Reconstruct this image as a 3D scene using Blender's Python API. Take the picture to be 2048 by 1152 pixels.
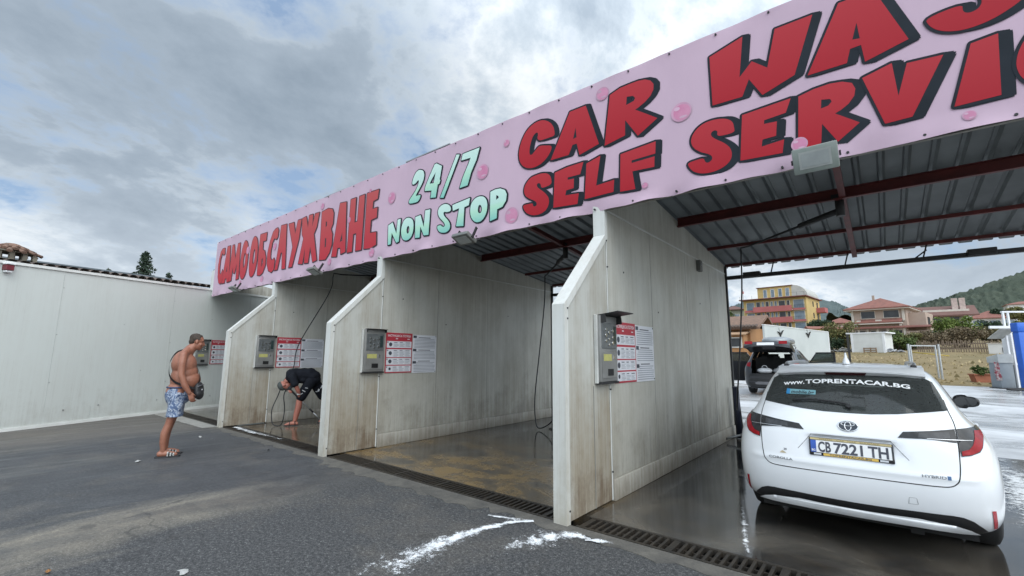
import bpy, bmesh, math, random
from mathutils import Vector, Matrix, Euler
from mathutils.bvhtree import BVHTree
# A self-service car wash: pink banner over open bays, a white estate car, two people.
CAMROT = [[0.775354, 0.631503, 0.005393], [0.090675, -0.119773, 0.988652], [0.624983, -0.766067, -0.150128]]
CAMLENS = 15.74716
CLOUD_LOC = (-2.48, -0.17, 2.1)
CLOUD_ROT = 0.72
R = math.radians
for o in list(bpy.data.objects):
    bpy.data.objects.remove(o)
SC = bpy.context.scene
COL = SC.collection

# ------------------------------------------------------------------ camera
cd = bpy.data.cameras.new('camera')
cam = bpy.data.objects.new('camera', cd)
COL.objects.link(cam)
CR, CU, CB = CAMROT
cam.matrix_world = Matrix(((CR[0], CU[0], CB[0], 0), (CR[1], CU[1], CB[1], 0), (CR[2], CU[2], CB[2], 1.5), (0, 0, 0, 1)))
cd.sensor_width = 36.0
cd.lens = CAMLENS
cd.clip_start = 0.05
cd.clip_end = 6000
SC.camera = cam

# ------------------------------------------------------------------ light
SUN_EL, SUN_AZ = R(50), R(118)          # azimuth clockwise from +Y
sl = bpy.data.lights.new('sun', 'SUN')
sl.energy = 1.5
sl.angle = R(50)
sl.color = (1.0, 0.96, 0.9)
sun = bpy.data.objects.new('sun', sl)
COL.objects.link(sun)
sd = Vector((math.sin(SUN_AZ) * math.cos(SUN_EL), math.cos(SUN_AZ) * math.cos(SUN_EL), math.sin(SUN_EL)))
sun.rotation_euler = sd.to_track_quat('Z', 'Y').to_euler()
sun.location = sd * 60

W = bpy.data.worlds.new('World')
SC.world = W
W.use_nodes = True
nt = W.node_tree
nt.nodes.clear()
def N(t, typ, loc=(0, 0), **kw):
    n = t.nodes.new(typ)
    for k, v in kw.items():
        setattr(n, k, v)
    return n
out = N(nt, 'ShaderNodeOutputWorld')
bg = N(nt, 'ShaderNodeBackground')
bg.inputs['Strength'].default_value = 0.1
sky = N(nt, 'ShaderNodeTexSky')
sky.sky_type = 'NISHITA'
sky.sun_disc = False
sky.sun_elevation = SUN_EL
sky.sun_rotation = SUN_AZ
sky.dust_density = 1.5
tc = N(nt, 'ShaderNodeTexCoord')
sep = N(nt, 'ShaderNodeSeparateXYZ')
L = nt.links.new
L(tc.outputs['Generated'], sep.inputs[0])
def math_node(t, op, a, b=None, c=None, clamp=False):
    n = N(t, 'ShaderNodeMath', operation=op, use_clamp=clamp)
    for i, v in enumerate((a, b, c)):
        if v is None:
            continue
        if isinstance(v, (int, float)):
            n.inputs[i].default_value = v
        else:
            t.links.new(v, n.inputs[i])
    return n.outputs[0]
def ramp_node(t, fac, stops, interp='LINEAR'):
    n = N(t, 'ShaderNodeValToRGB')
    cr = n.color_ramp
    cr.interpolation = interp
    while len(cr.elements) < len(stops):
        cr.elements.new(0.5)
    for e, (p_, c_) in zip(cr.elements, stops):
        e.position = p_
        e.color = c_ if len(c_) == 4 else (*c_, 1)
    t.links.new(fac, n.inputs[0])
    return n.outputs[0]
def noise_node(t, vec, scale, detail=6, rough=0.55, dist=0.0):
    n = N(t, 'ShaderNodeTexNoise')
    n.inputs['Scale'].default_value = scale
    n.inputs['Detail'].default_value = detail
    n.inputs['Roughness'].default_value = rough
    n.inputs['Distortion'].default_value = dist
    if vec is not None:
        t.links.new(vec, n.inputs['Vector'])
    return n.outputs['Fac']
def mix_node(t, fac, a, b, mode='MIX'):
    n = N(t, 'ShaderNodeMix', data_type='RGBA', blend_type=mode)
    for s, v in ((n.inputs[0], fac), (n.inputs[6], a), (n.inputs[7], b)):
        if isinstance(v, (int, float)):
            s.default_value = v
        elif isinstance(v, tuple):
            s.default_value = v if len(v) == 4 else (*v, 1)
        else:
            t.links.new(v, s)
    return n.outputs[2]
zz = math_node(nt, 'ADD', math_node(nt, 'MAXIMUM', sep.outputs[2], 0.0), 0.30)
cv = N(nt, 'ShaderNodeCombineXYZ')
L(math_node(nt, 'DIVIDE', sep.outputs[0], zz), cv.inputs[0])
L(math_node(nt, 'DIVIDE', sep.outputs[1], zz), cv.inputs[1])
mp = N(nt, 'ShaderNodeMapping')
L(cv.outputs[0], mp.inputs[0])
mp.inputs['Location'].default_value = CLOUD_LOC
mp.inputs['Rotation'].default_value = (0, 0, CLOUD_ROT)
mp.inputs['Scale'].default_value = (1.0, 0.8, 1)
n_big = noise_node(nt, mp.outputs[0], 0.62, 9, 0.52, 0.35)      # dark undersides
n_det = noise_node(nt, mp.outputs[0], 2.3, 12, 0.62, 0.15)       # gaps and puffs
n_mix = math_node(nt, 'ADD', math_node(nt, 'MULTIPLY', n_big, 0.6), math_node(nt, 'MULTIPLY', n_det, 0.4))
cloud = ramp_node(nt, n_mix, [(0.445, (9.9, 10.2, 10.3)), (0.48, (7.9, 8.45, 8.9)), (0.508, (5.5, 6.3, 7.1)), (0.545, (3.75, 4.5, 5.35)), (0.64, (2.35, 3.0, 3.75))])
gap = ramp_node(nt, n_det, [(0.38, (1, 1, 1)), (0.445, (0.45, 0.45, 0.45)), (0.485, (0, 0, 0))])
hz = ramp_node(nt, sep.outputs[2], [(0.0, (1, 1, 1)), (0.30, (0, 0, 0))])
cloud2 = mix_node(nt, math_node(nt, 'MULTIPLY', hz, 0.5), cloud, (8.2, 9.0, 9.8))
skyb = mix_node(nt, 0.45, sky.outputs[0], (4.6, 6.4, 9.0))
fin = mix_node(nt, gap, cloud2, skyb)
# the sun stands behind thin cloud: that part of the sky glows
dp = N(nt, 'ShaderNodeVectorMath', operation='DOT_PRODUCT')
nrmz = N(nt, 'ShaderNodeVectorMath', operation='NORMALIZE')
L(tc.outputs['Generated'], nrmz.inputs[0]); L(nrmz.outputs[0], dp.inputs[0]); dp.inputs[1].default_value = sd
glow = ramp_node(nt, math_node(nt, 'MULTIPLY_ADD', dp.outputs['Value'], .5, .5), [(.45, (1, 1, 1)), (.72, (1.9, 1.9, 1.9)), (1.0, (4.0, 3.9, 3.75))])
fin = mix_node(nt, 1.0, fin, glow, 'MULTIPLY')
L(fin, bg.inputs[0])
L(bg.outputs[0], out.inputs[0])

SC.view_settings.view_transform = 'Standard'
SC.view_settings.look = 'None'
SC.view_settings.exposure = 0.1
SC.view_settings.gamma = 1.0
SC.view_settings.use_curve_mapping = False
SC.cycles.use_denoising = True
SC.cycles.max_bounces = 8
SC.cycles.transparent_max_bounces = 12

# ------------------------------------------------------------------ helpers
WM = {}                                  # world matrix of each Empty we make
def tag(o, label=None, cat=None, group=None, kind=None):
    if label: o['label'] = label
    if cat: o['category'] = cat
    if group: o['group'] = group
    if kind: o['kind'] = kind
    return o
def thing(name, label, cat, loc=(0, 0, 0), rz=0.0, group=None):
    o = bpy.data.objects.new(name, None)
    o.empty_display_size = 0.2
    COL.objects.link(o)
    o.location = loc
    o.rotation_euler = (0, 0, rz)
    WM[o] = Matrix.Translation(loc) @ Matrix.Rotation(rz, 4, 'Z')
    return tag(o, label, cat, group)
def root_matrix(o):
    while o.parent:
        o = o.parent
    return WM.get(o, Matrix.Identity(4))
def obj(name, bm, m, parent=None, local=False, smooth=None, origin=None):
    """bm (in world coordinates, or in the thing's own when local) becomes ONE mesh object"""
    me = bpy.data.meshes.new(name)
    if parent is not None and not local:
        bm.transform(root_matrix(parent).inverted())
    if origin is not None:
        bm.transform(Matrix.Translation(origin).inverted())
    if smooth is not None:
        lim = R(smooth)
        for f in bm.faces:
            f.smooth = True
        for e in bm.edges:
            if len(e.link_faces) == 2 and e.calc_face_angle(0) > lim:
                e.smooth = False
    bm.to_mesh(me)
    bm.free()
    for x in (m if isinstance(m, (list, tuple)) else [m]):
        me.materials.append(x)
    o = bpy.data.objects.new(name, me)
    COL.objects.link(o)
    if parent is not None:
        o.parent = parent
    if origin is not None:
        o.location = origin
        WM[o] = Matrix.Translation(origin)
    return o
def copy_thing(root, label, dloc=(0, 0, 0), loc=None, rz=None, group=None):
    r = root.copy()
    COL.objects.link(r)
    if loc is not None: r.location = loc
    else: r.location = Vector(root.location) + Vector(dloc)
    if rz is not None: r.rotation_euler = (0, 0, rz)
    r['label'] = label
    if group: r['group'] = group
    WM[r] = Matrix.Translation(r.location) @ Matrix.Rotation(r.rotation_euler[2], 4, 'Z')
    for ch in [c for c in COL.objects if c.parent == root]:
        c = ch.copy(); COL.objects.link(c); c.parent = r
        for g in [x for x in COL.objects if x.parent == ch]:
            d = g.copy(); COL.objects.link(d); d.parent = c
    return r
def BM(): return bmesh.new()
def box(bm, lo, hi, M=None, bev=0.0, mi=0):
    c = [(lo[i] + hi[i]) / 2 for i in range(3)]
    s = [abs(hi[i] - lo[i]) for i in range(3)]
    r = bmesh.ops.create_cube(bm, size=1.0, matrix=Matrix.Translation(c) @ Matrix.Diagonal((*s, 1)))
    vs = r['verts']
    if bev > 0:
        es = list({e for v in vs for e in v.link_edges})
        g = bmesh.ops.bevel(bm, geom=es, offset=min(bev, min(s) * 0.45), segments=2, affect='EDGES', profile=0.5)
        vs = [v for v in set(g['verts']) | {v for f in g['faces'] for v in f.verts}]
        # bevel keeps the island: collect it whole
        seen, st = set(vs), list(vs)
        while st:
            v = st.pop()
            for e in v.link_edges:
                w = e.other_vert(v)
                if w not in seen:
                    seen.add(w); st.append(w)
        vs = list(seen)
    if M is not None:
        bmesh.ops.transform(bm, matrix=M, verts=vs)
    if mi:
        for f in {f for v in vs for f in v.link_faces}: f.material_index = mi
    return vs
def rbox(bm, c, s, rot=(0, 0, 0), bev=0.0, mi=0):
    M = Matrix.Translation(c) @ Euler(rot).to_matrix().to_4x4()
    return box(bm, (-s[0] / 2, -s[1] / 2, -s[2] / 2), (s[0] / 2, s[1] / 2, s[2] / 2), M, bev, mi)
def tube(bm, pts, r, n=8, cap=True, mi=0):
    pts = [Vector(p) for p in pts]
    rs = r if isinstance(r, (list, tuple)) else [r] * len(pts)
    rings = []
    prev = None
    for i, p in enumerate(pts):
        t = (pts[min(i + 1, len(pts) - 1)] - pts[max(i - 1, 0)])
        t = t.normalized() if t.length > 1e-9 else Vector((0, 0, 1))
        if prev is None:
            a = Vector((0, 0, 1)) if abs(t.z) < 0.9 else Vector((1, 0, 0))
            u = t.cross(a).normalized()
        else:
            u = (prev - t * prev.dot(t))
            u = u.normalized() if u.length > 1e-6 else t.orthogonal().normalized()
        prev = u
        v = t.cross(u)
        rings.append([bm.verts.new(p + (u * math.cos(2 * math.pi * k / n) + v * math.sin(2 * math.pi * k / n)) * rs[i]) for k in range(n)])
    for a, b in zip(rings, rings[1:]):
        for k in range(n):
            f = bm.faces.new((a[k], a[(k + 1) % n], b[(k + 1) % n], b[k]))
            f.material_index = mi
            f.smooth = True
    if cap:
        bm.faces.new(rings[0][::-1]).material_index = mi
        bm.faces.new(rings[-1]).material_index = mi
def cyl(bm, a, b, r, n=16, mi=0, r2=None):
    tube(bm, [a, b], [r, r if r2 is None else r2], n, True, mi)
def spline(pts, k=8):
    """Catmull-Rom through the points"""
    P = [Vector(p) for p in pts]
    P = [P[0] * 2 - P[1]] + P + [P[-1] * 2 - P[-2]]
    o = []
    for i in range(1, len(P) - 2):
        for s in range(k):
            t = s / k
            a, b, c, d = P[i - 1], P[i], P[i + 1], P[i + 2]
            o.append(0.5 * ((2 * b) + (c - a) * t + (2 * a - 5 * b + 4 * c - d) * t * t + (3 * b - a - 3 * c + d) * t ** 3))
    o.append(P[-2])
    return o
def prism(bm, poly, d, M=None, mi=0):
    """2-D polygon (x, y) pushed d along +z, then moved by M"""
    a = [bm.verts.new((x, y, 0)) for x, y in poly]
    b = [bm.verts.new((x, y, d)) for x, y in poly]
    n = len(poly)
    ar = sum(poly[i][0] * poly[(i + 1) % n][1] - poly[(i + 1) % n][0] * poly[i][1] for i in range(n))
    fs = []
    if ar * d < 0:
        a, b = a[::-1], b[::-1]
    fs.append(bm.faces.new(a[::-1])); fs.append(bm.faces.new(b))
    for i in range(n):
        fs.append(bm.faces.new((a[i], a[(i + 1) % n], b[(i + 1) % n], b[i])))
    for f in fs: f.material_index = mi
    if M is not None:
        bmesh.ops.transform(bm, matrix=M, verts=a + b)
    bmesh.ops.recalc_face_normals(bm, faces=fs)
    return a + b
# plane helpers: polygon in (Y,Z) -> pushed along X ; polygon in (X,Z) -> pushed along Y
M_YZ = Matrix(((0, 0, 1, 0), (1, 0, 0, 0), (0, 1, 0, 0), (0, 0, 0, 1)))
M_XZ = Matrix(((1, 0, 0, 0), (0, 0, -1, 0), (0, 1, 0, 0), (0, 0, 0, 1)))
def text_bm(s, size=1.0, bold=0.0, shear=0.0, sx=1.0):
    """flat lettering in the x-y plane, left-bottom at the origin; returns bmesh and width"""
    c = bpy.data.curves.new('lettering', 'FONT')
    c.body = s; c.size = size; c.offset = bold; c.shear = shear
    c.resolution_u = 3
    t = bpy.data.objects.new('lettering', c)
    COL.objects.link(t)
    me = bpy.data.meshes.new_from_object(t.evaluated_get(bpy.context.evaluated_depsgraph_get()))
    bm = BM(); bm.from_mesh(me)
    bpy.data.objects.remove(t); bpy.data.curves.remove(c); bpy.data.meshes.remove(me)
    for v in bm.verts: v.co.x *= sx
    w = max((v.co.x for v in bm.verts), default=0)
    return bm, w
def join(dst, src, M=None, mi=None):
    vm = {}
    for v in src.verts:
        vm[v] = dst.verts.new(M @ v.co if M is not None else v.co)
    for f in src.faces:
        try:
            g = dst.faces.new([vm[v] for v in f.verts])
            g.material_index = f.material_index if mi is None else mi
            g.smooth = f.smooth
        except ValueError:
            pass
    src.free()

# ------------------------------------------------------------------ materials
def base_mat(name):
    m = bpy.data.materials.new(name)
    m.use_nodes = True
    t = m.node_tree
    b = t.nodes['Principled BSDF']
    return m, t, b
def coords(t, stretch=(1, 1, 1), kind='Object', loc=(0, 0, 0)):
    c = N(t, 'ShaderNodeTexCoord')
    p_ = N(t, 'ShaderNodeMapping')
    p_.inputs['Scale'].default_value = stretch
    p_.inputs['Location'].default_value = loc
    t.links.new(c.outputs[kind], p_.inputs[0])
    return p_.outputs[0]
def setbump(t, b, h, strength, dist=0.02):
    n = N(t, 'ShaderNodeBump')
    n.inputs['Strength'].default_value = strength
    n.inputs['Distance'].default_value = dist
    t.links.new(h, n.inputs['Height'])
    t.links.new(n.outputs[0], b.inputs['Normal'])
def mat(name, col, rough=0.6, metal=0.0, col2=None, scale=3.0, lo=0.35, hi=0.65, bump=0.0, bscale=30.0, stretch=(1, 1, 1), rvar=0.0, spec=0.5, coat=0.0, bdist=0.01, detail=6):
    m, t, b = base_mat(name)
    col2 = col2 or tuple(x * 0.72 for x in col)
    v = coords(t, stretch)
    n = noise_node(t, v, scale, detail, 0.6)
    t.links.new(ramp_node(t, n, [(lo, col), (hi, col2)]), b.inputs['Base Color'])
    b.inputs['Metallic'].default_value = metal
    b.inputs['Specular IOR Level'].default_value = spec
    b.inputs['Coat Weight'].default_value = coat
    b.inputs['Coat Roughness'].default_value = 0.04
    if rvar:
        t.links.new(math_node(t, 'MULTIPLY_ADD', n, rvar * 2, rough - rvar, clamp=True), b.inputs['Roughness'])
    else:
        b.inputs['Roughness'].default_value = rough
    if bump:
        setbump(t, b, noise_node(t, v, bscale, 4, 0.6), bump, bdist)
    return m
# ================================================================== ground
GK = [(11, -0.3), (26.2, 0.05), (27.2, 0.37), (60, 2.4), (116, 5.0), (150, 8.0), (200, 12), (400, 24), (900, 40), (3000, 60)]
def interp(x, K):
    if x <= K[0][0]: return K[0][1]
    for (a, b), (c, d) in zip(K, K[1:]):
        if x <= c: return b + (d - b) * (x - a) / (c - a)
    return K[-1][1]
def ground_z(x, y): return interp(y, GK)
def apron_z(y): return 0.0 if y < 11 else 0.0219 * (y - 11)

def make_field_mat():
    m, t, b = base_mat('dry_grass')
    v = coords(t)
    n1 = noise_node(t, v, 0.12, 8, 0.65)
    n2 = noise_node(t, coords(t, (0.5, 1.6, 1)), 1.2, 8, 0.7)
    c = mix_node(t, 0.55, ramp_node(t, n1, [(0.35, (0.20, 0.155, 0.085)), (0.5, (0.25, 0.195, 0.11)), (0.64, (0.12, 0.115, 0.06))]),
                 ramp_node(t, n2, [(0.3, (0.11, 0.085, 0.045)), (0.55, (0.235, 0.18, 0.10)), (0.75, (0.31, 0.25, 0.15))]))
    t.links.new(c, b.inputs['Base Color'])
    b.inputs['Roughness'].default_value = 0.95
    b.inputs['Specular IOR Level'].default_value = 0.1
    setbump(t, b, n2, 0.8, 0.15)
    return m
bm = BM()
xs = [-900, -400, -200, -120, -80, -50, -30, -15, -8, -4, 0, 4, 8, 15, 25, 40, 70, 120, 250, 500, 1000, 2000]
ys = [-600, -200, -60, -20, 0, 6, 11, 16, 21, 26.2, 27.2, 29, 31, 34, 37, 40, 44, 48, 54, 60, 70, 80, 95, 115, 150, 200, 300, 400, 900, 3000]
rnd = random.Random(5)
G = []
for y in ys:
    row = []
    for x in xs:
        z = ground_z(x, y)
        if y > 28: z += rnd.uniform(-.05, .05) * min(1, (y - 28) / 10)
        row.append(bm.verts.new((x, y, z)))
    G.append(row)
for i in range(len(ys) - 1):
    for j in range(len(xs) - 1):
        bm.faces.new((G[i][j], G[i][j + 1], G[i + 1][j + 1], G[i + 1][j]))
tag(obj('ground', bm, make_field_mat(), smooth=60), kind='structure')

def asphalt_mat():
    m, t, b = base_mat('asphalt')
    v = coords(t)
    agg = math_node(t, 'ADD', math_node(t, 'MULTIPLY', noise_node(t, v, 95, 3, 0.7), .5), math_node(t, 'MULTIPLY', noise_node(t, v, 34, 4, 0.78), .5))
    mid = noise_node(t, v, 2.2, 9, 0.68)
    streak = noise_node(t, coords(t, (2.2, 0.5, 1)), 1.0, 9, 0.62, 0.6)
    c = ramp_node(t, agg, [(0.38, (0.018, 0.019, 0.020)), (0.50, (0.056, 0.057, 0.058)), (0.60, (0.13, 0.13, 0.128)), (0.68, (0.36, 0.36, 0.35))])
    smooth = ramp_node(t, mid, [(0.3, (0.036, 0.038, 0.042)), (0.7, (0.078, 0.082, 0.088))])
    s = N(t, 'ShaderNodeSeparateXYZ'); t.links.new(v, s.inputs[0])
    xn = math_node(t, 'ADD', s.outputs[0], math_node(t, 'MULTIPLY_ADD', streak, 1.6, -0.8))
    # worn, sludge-smoothed surface away from the coarse patch by the near bay
    worn = ramp_node(t, math_node(t, 'MULTIPLY_ADD', xn, 0.1, 1.0), [(0.46, (1, 1, 1)), (0.53, (0.12, 0.12, 0.12))])
    c = mix_node(t, worn, c, mix_node(t, 0.35, smooth, c))
    # tan silt carried out of the bays
    yy = math_node(t, 'MULTIPLY_ADD', s.outputs[1], 0.1, 0.5)
    band = ramp_node(t, math_node(t, 'MULTIPLY_ADD', xn, 0.1, 1.0), [(0.40, (0, 0, 0)), (0.445, (1, 1, 1)), (0.495, (0.85, 0.85, 0.85)), (0.53, (0, 0, 0))])
    endf = ramp_node(t, yy, [(0.66, (1, 1, 1)), (0.78, (0.1, 0.1, 0.1))])
    brk = ramp_node(t, mid, [(0.30, (0.15, 0.15, 0.15)), (0.56, (0.9, 0.9, 0.9))])
    f = math_node(t, 'MULTIPLY', math_node(t, 'MULTIPLY', band, endf), brk)
    c = mix_node(t, math_node(t, 'MULTIPLY', f, 0.95), c, ramp_node(t, streak, [(0.3, (0.17, 0.15, 0.12)), (0.7, (0.30, 0.27, 0.215))]))
    far = ramp_node(t, math_node(t, 'MULTIPLY_ADD', xn, 0.1, 1.5), [(0.36, (1, 1, 1)), (0.47, (0, 0, 0))])
    c = mix_node(t, math_node(t, 'MULTIPLY', far, 0.5), c, (0.17, 0.15, 0.125))
    fl = ramp_node(t, noise_node(t, coords(t, (1, 1, 1), loc=(7, 3, 0)), 0.8, 8, 0.7), [(0.5, (0, 0, 0)), (0.62, (1, 1, 1))])
    c = mix_node(t, math_node(t, 'MULTIPLY', fl, 0.22), c, (0.19, 0.165, 0.13))
    vor = N(t, 'ShaderNodeTexVoronoi'); vor.inputs['Scale'].default_value = 3.4
    t.links.new(v, vor.inputs['Vector'])
    wn = N(t, 'ShaderNodeTexWhiteNoise'); t.links.new(vor.outputs['Color'], wn.inputs['Vector'])
    chip = math_node(t, 'MULTIPLY', math_node(t, 'LESS_THAN', vor.outputs['Distance'], 0.022), math_node(t, 'GREATER_THAN', wn.outputs['Value'], 0.72))
    c = mix_node(t, chip, c, (0.5, 0.5, 0.48))
    c = mix_node(t, 1.0, c, ramp_node(t, agg, [(0.36, (0.52, 0.52, 0.52)), (0.5, (0.86, 0.86, 0.86)), (0.64, (1.3, 1.29, 1.27))]), 'MULTIPLY')
    oil = ramp_node(t, noise_node(t, coords(t, (1, 1, 1), loc=(11, 4, 0)), 2.1, 4, 0.55), [(0.66, (0, 0, 0)), (0.72, (1, 1, 1))])
    c = mix_node(t, math_node(t, 'MULTIPLY', oil, 0.45), c, (0.025, 0.025, 0.026))
    crk = N(t, 'ShaderNodeTexVoronoi', feature='DISTANCE_TO_EDGE'); crk.inputs['Scale'].default_value = 0.55
    dv = N(t, 'ShaderNodeVectorMath', operation='ADD'); t.links.new(v, dv.inputs[0])
    ncol = N(t, 'ShaderNodeTexNoise'); ncol.inputs['Scale'].default_value = 1.6; ncol.inputs['Detail'].default_value = 8; t.links.new(v, ncol.inputs['Vector']); t.links.new(ncol.outputs['Color'], dv.inputs[1]); t.links.new(dv.outputs[0], crk.inputs['Vector'])
    cr = math_node(t, 'MULTIPLY', math_node(t, 'LESS_THAN', crk.outputs['Distance'], 0.006), ramp_node(t, noise_node(t, coords(t, (1, 1, 1), loc=(2, 5, 0)), 0.5, 3, 0.5), [(0.5, (0, 0, 0)), (0.56, (1, 1, 1))]))
    c = mix_node(t, math_node(t, 'MULTIPLY', cr, 0.4), c, (0.02, 0.02, 0.02))
    t.links.new(c, b.inputs['Base Color'])
    wet = ramp_node(t, math_node(t, 'ADD', streak, math_node(t, 'MULTIPLY', mid, 0.25)), [(0.44, (0.36, 0.36, 0.36)), (0.66, (0.74, 0.74, 0.74))])
    t.links.new(mix_node(t, worn, (0.8, 0.8, 0.8), wet), b.inputs['Roughness'])
    b.inputs['Specular IOR Level'].default_value = 0.45
    setbump(t, b, agg, 0.55, 0.006)
    return m
LW_A, LW_D = Vector((-13.25, 0.71, 0)), Vector((-0.403, 0.9152, 0))     # the left boundary wall's line
def LWx(y): return LW_A.x + LW_D.x * (y - LW_A.y) / LW_D.y
DR0, DR1 = 3.66, 3.98                                                   # drain slot
def slab(name, poly, z0, z1, m, smooth=None):
    bm = BM(); prism(bm, poly, z1 - z0, Matrix.Translation((0, 0, z0)))
    return tag(obj(name, bm, m, smooth=smooth), kind='structure')
slab('asphalt_lot', [(LWx(-40), -40), (45, -40), (45, 3.56), (LWx(3.56), 3.56)], -0.25, 0.0, asphalt_mat())

# rough concrete edging in front of the drain
rnd = random.Random(3)
def rough_conc_mat(name='old_concrete', a=(0.145, 0.135, 0.115), c2=(0.062, 0.06, 0.056)):
    m, t, b = base_mat(name)
    v = coords(t)
    n = noise_node(t, v, 5, 10, 0.72)
    f = noise_node(t, v, 60, 4, 0.7)
    c = mix_node(t, 0.35, ramp_node(t, n, [(0.35, a), (0.62, c2)]), ramp_node(t, f, [(0.35, c2), (0.65, a)]))
    t.links.new(c, b.inputs['Base Color'])
    b.inputs['Roughness'].default_value = 0.72
    setbump(t, b, math_node(t, 'ADD', n, math_node(t, 'MULTIPLY', f, 0.3)), 0.6, 0.02)
    return m
CONC = rough_conc_mat()
bm = BM()
front = []
x = 45.0
while x > LWx(3.4):
    front.append((x, 3.50 + rnd.uniform(-0.07, 0.06) - (0.10 if -6.2 < x < -3.2 else 0)))
    x -= 0.11
poly = [(LWx(3.4), 3.4)] + [(LWx(DR0), DR0), (45, DR0)] + front
prism(bm, poly, 0.02, Matrix.Translation((0, 0, -0.014)))
tag(obj('concrete_edging', bm, CONC), kind='structure')
slab('concrete_strip', [(LWx(3.3) + .1, 3.3), (-10.9, 3.36), (-10.9, 3.64), (LWx(3.64) + .1, 3.64)], 0.004, 0.012, rough_conc_mat('pale_concrete', (0.33, 0.32, 0.29), (0.20, 0.195, 0.18)))
slab('drain_bed', [(LWx(3.4) - .2, 3.4), (45, 3.4), (45, 4.0), (LWx(4.0) - .2, 4.0)], -0.28, -0.16, CONC)

def wet_floor_mat():
    m, t, b = base_mat('wet_concrete')
    v = coords(t)
    n = noise_node(t, v, 0.9, 9, 0.62, 0.7)
    n2 = noise_node(t, coords(t, (1, 1, 1), loc=(3, 9, 0)), 3.5, 9, 0.68)
    f = noise_node(t, v, 45, 4, 0.7)
    s = N(t, 'ShaderNodeSeparateXYZ'); t.links.new(v, s.inputs[0])
    c = ramp_node(t, n, [(0.36, (0.020, 0.020, 0.020)), (0.48, (0.040, 0.039, 0.037)), (0.58, (0.075, 0.07, 0.062)), (0.68, (0.11, 0.10, 0.085))])
    # ochre mud washed towards the drain; strongest in the second bay from the near wall
    g = ramp_node(t, math_node(t, 'MULTIPLY_ADD', math_node(t, 'MULTIPLY_ADD', n2, 2.2, s.outputs[1]), 0.1, 0.0), [(0.58, (1, 1, 1)), (0.84, (0, 0, 0))])
    bx = ramp_node(t, math_node(t, 'MULTIPLY_ADD', s.outputs[0], 0.05, 0.8), [(0.44, (0.35, 0.35, 0.35)), (0.47, (1, 1, 1)), (0.675, (1, 1, 1)), (0.69, (0.10, 0.10, 0.10))])
    mud = math_node(t, 'MULTIPLY', math_node(t, 'MULTIPLY', g, bx), math_node(t, 'MULTIPLY', ramp_node(t, n2, [(0.36, (0.2, 0.2, 0.2)), (0.55, (1, 1, 1))]), ramp_node(t, noise_node(t, coords(t, (.6, 1.1, 1), loc=(5, 2, 0)), 1.0, 9, .66, .8), [(0.40, (0.22, 0.22, 0.22)), (0.52, (1, 1, 1))])))
    c = mix_node(t, math_node(t, 'MULTIPLY', mud, 0.95), c, ramp_node(t, f, [(0.3, (0.13, 0.085, 0.035)), (0.7, (0.30, 0.205, 0.095))]))
    c = mix_node(t, math_node(t, 'MULTIPLY', ramp_node(t, f, [(0.62, (0, 0, 0)), (0.75, (1, 1, 1))]), 0.3), c, (0.03, 0.03, 0.03))
    t.links.new(c, b.inputs['Base Color'])
    pud = ramp_node(t, n, [(0.42, (0.02, 0.02, 0.02)), (0.54, (0.06, 0.06, 0.06)), (0.70, (0.30, 0.30, 0.30))])
    t.links.new(mix_node(t, math_node(t, 'MULTIPLY', mud, 0.6), pud, (0.6, 0.6, 0.6)), b.inputs['Roughness'])
    b.inputs['IOR'].default_value = 1.45
    b.inputs['Specular IOR Level'].default_value = 0.55
    setbump(t, b, math_node(t, 'ADD', n2, math_node(t, 'MULTIPLY', f, math_node(t, 'MULTIPLY', mud, 0.5))), 0.05, 0.02)
    return m
slab('wash_bay_floor', [(LWx(DR1), DR1), (45, DR1), (45, 10.3), (LWx(10.3), 10.3)], -0.25, 0.0, wet_floor_mat())

def apron_mat():
    m, t, b = base_mat('pale_wet_concrete')
    v = coords(t, (0.55, 0.9, 1))
    n = noise_node(t, v, 0.7, 10, 0.62, 0.8)
    n2 = noise_node(t, v, 7, 8, 0.7, 0.5)
    c = ramp_node(t, math_node(t, 'ADD', math_node(t, 'MULTIPLY', n, 0.7), math_node(t, 'MULTIPLY', n2, 0.3)),
                  [(0.34, (0.15, 0.15, 0.148)), (0.44, (0.33, 0.33, 0.325)), (0.55, (0.48, 0.485, 0.49)), (0.68, (0.64, 0.65, 0.66))])
    t.links.new(c, b.inputs['Base Color'])
    t.links.new(ramp_node(t, n, [(0.36, (0.12, 0.12, 0.12)), (0.6, (0.5, 0.5, 0.5))]), b.inputs['Roughness'])
    setbump(t, b, n2, 0.15, 0.01)
    return m
bm = BM()
pr = [(10.3, 0.0), (11, 0.0), (14, apron_z(14)), (18, apron_z(18)), (22, apron_z(22)), (27.0, apron_z(27.0))]
loop = [(y, z) for y, z in pr] + [(27.0, 0.0), (10.3, -0.25)]
prism(bm, loop, 100, Matrix.Translation((-55, 0, 0)) @ M_YZ)
tag(obj('concrete_apron', bm, apron_mat()), kind='structure')

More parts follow.
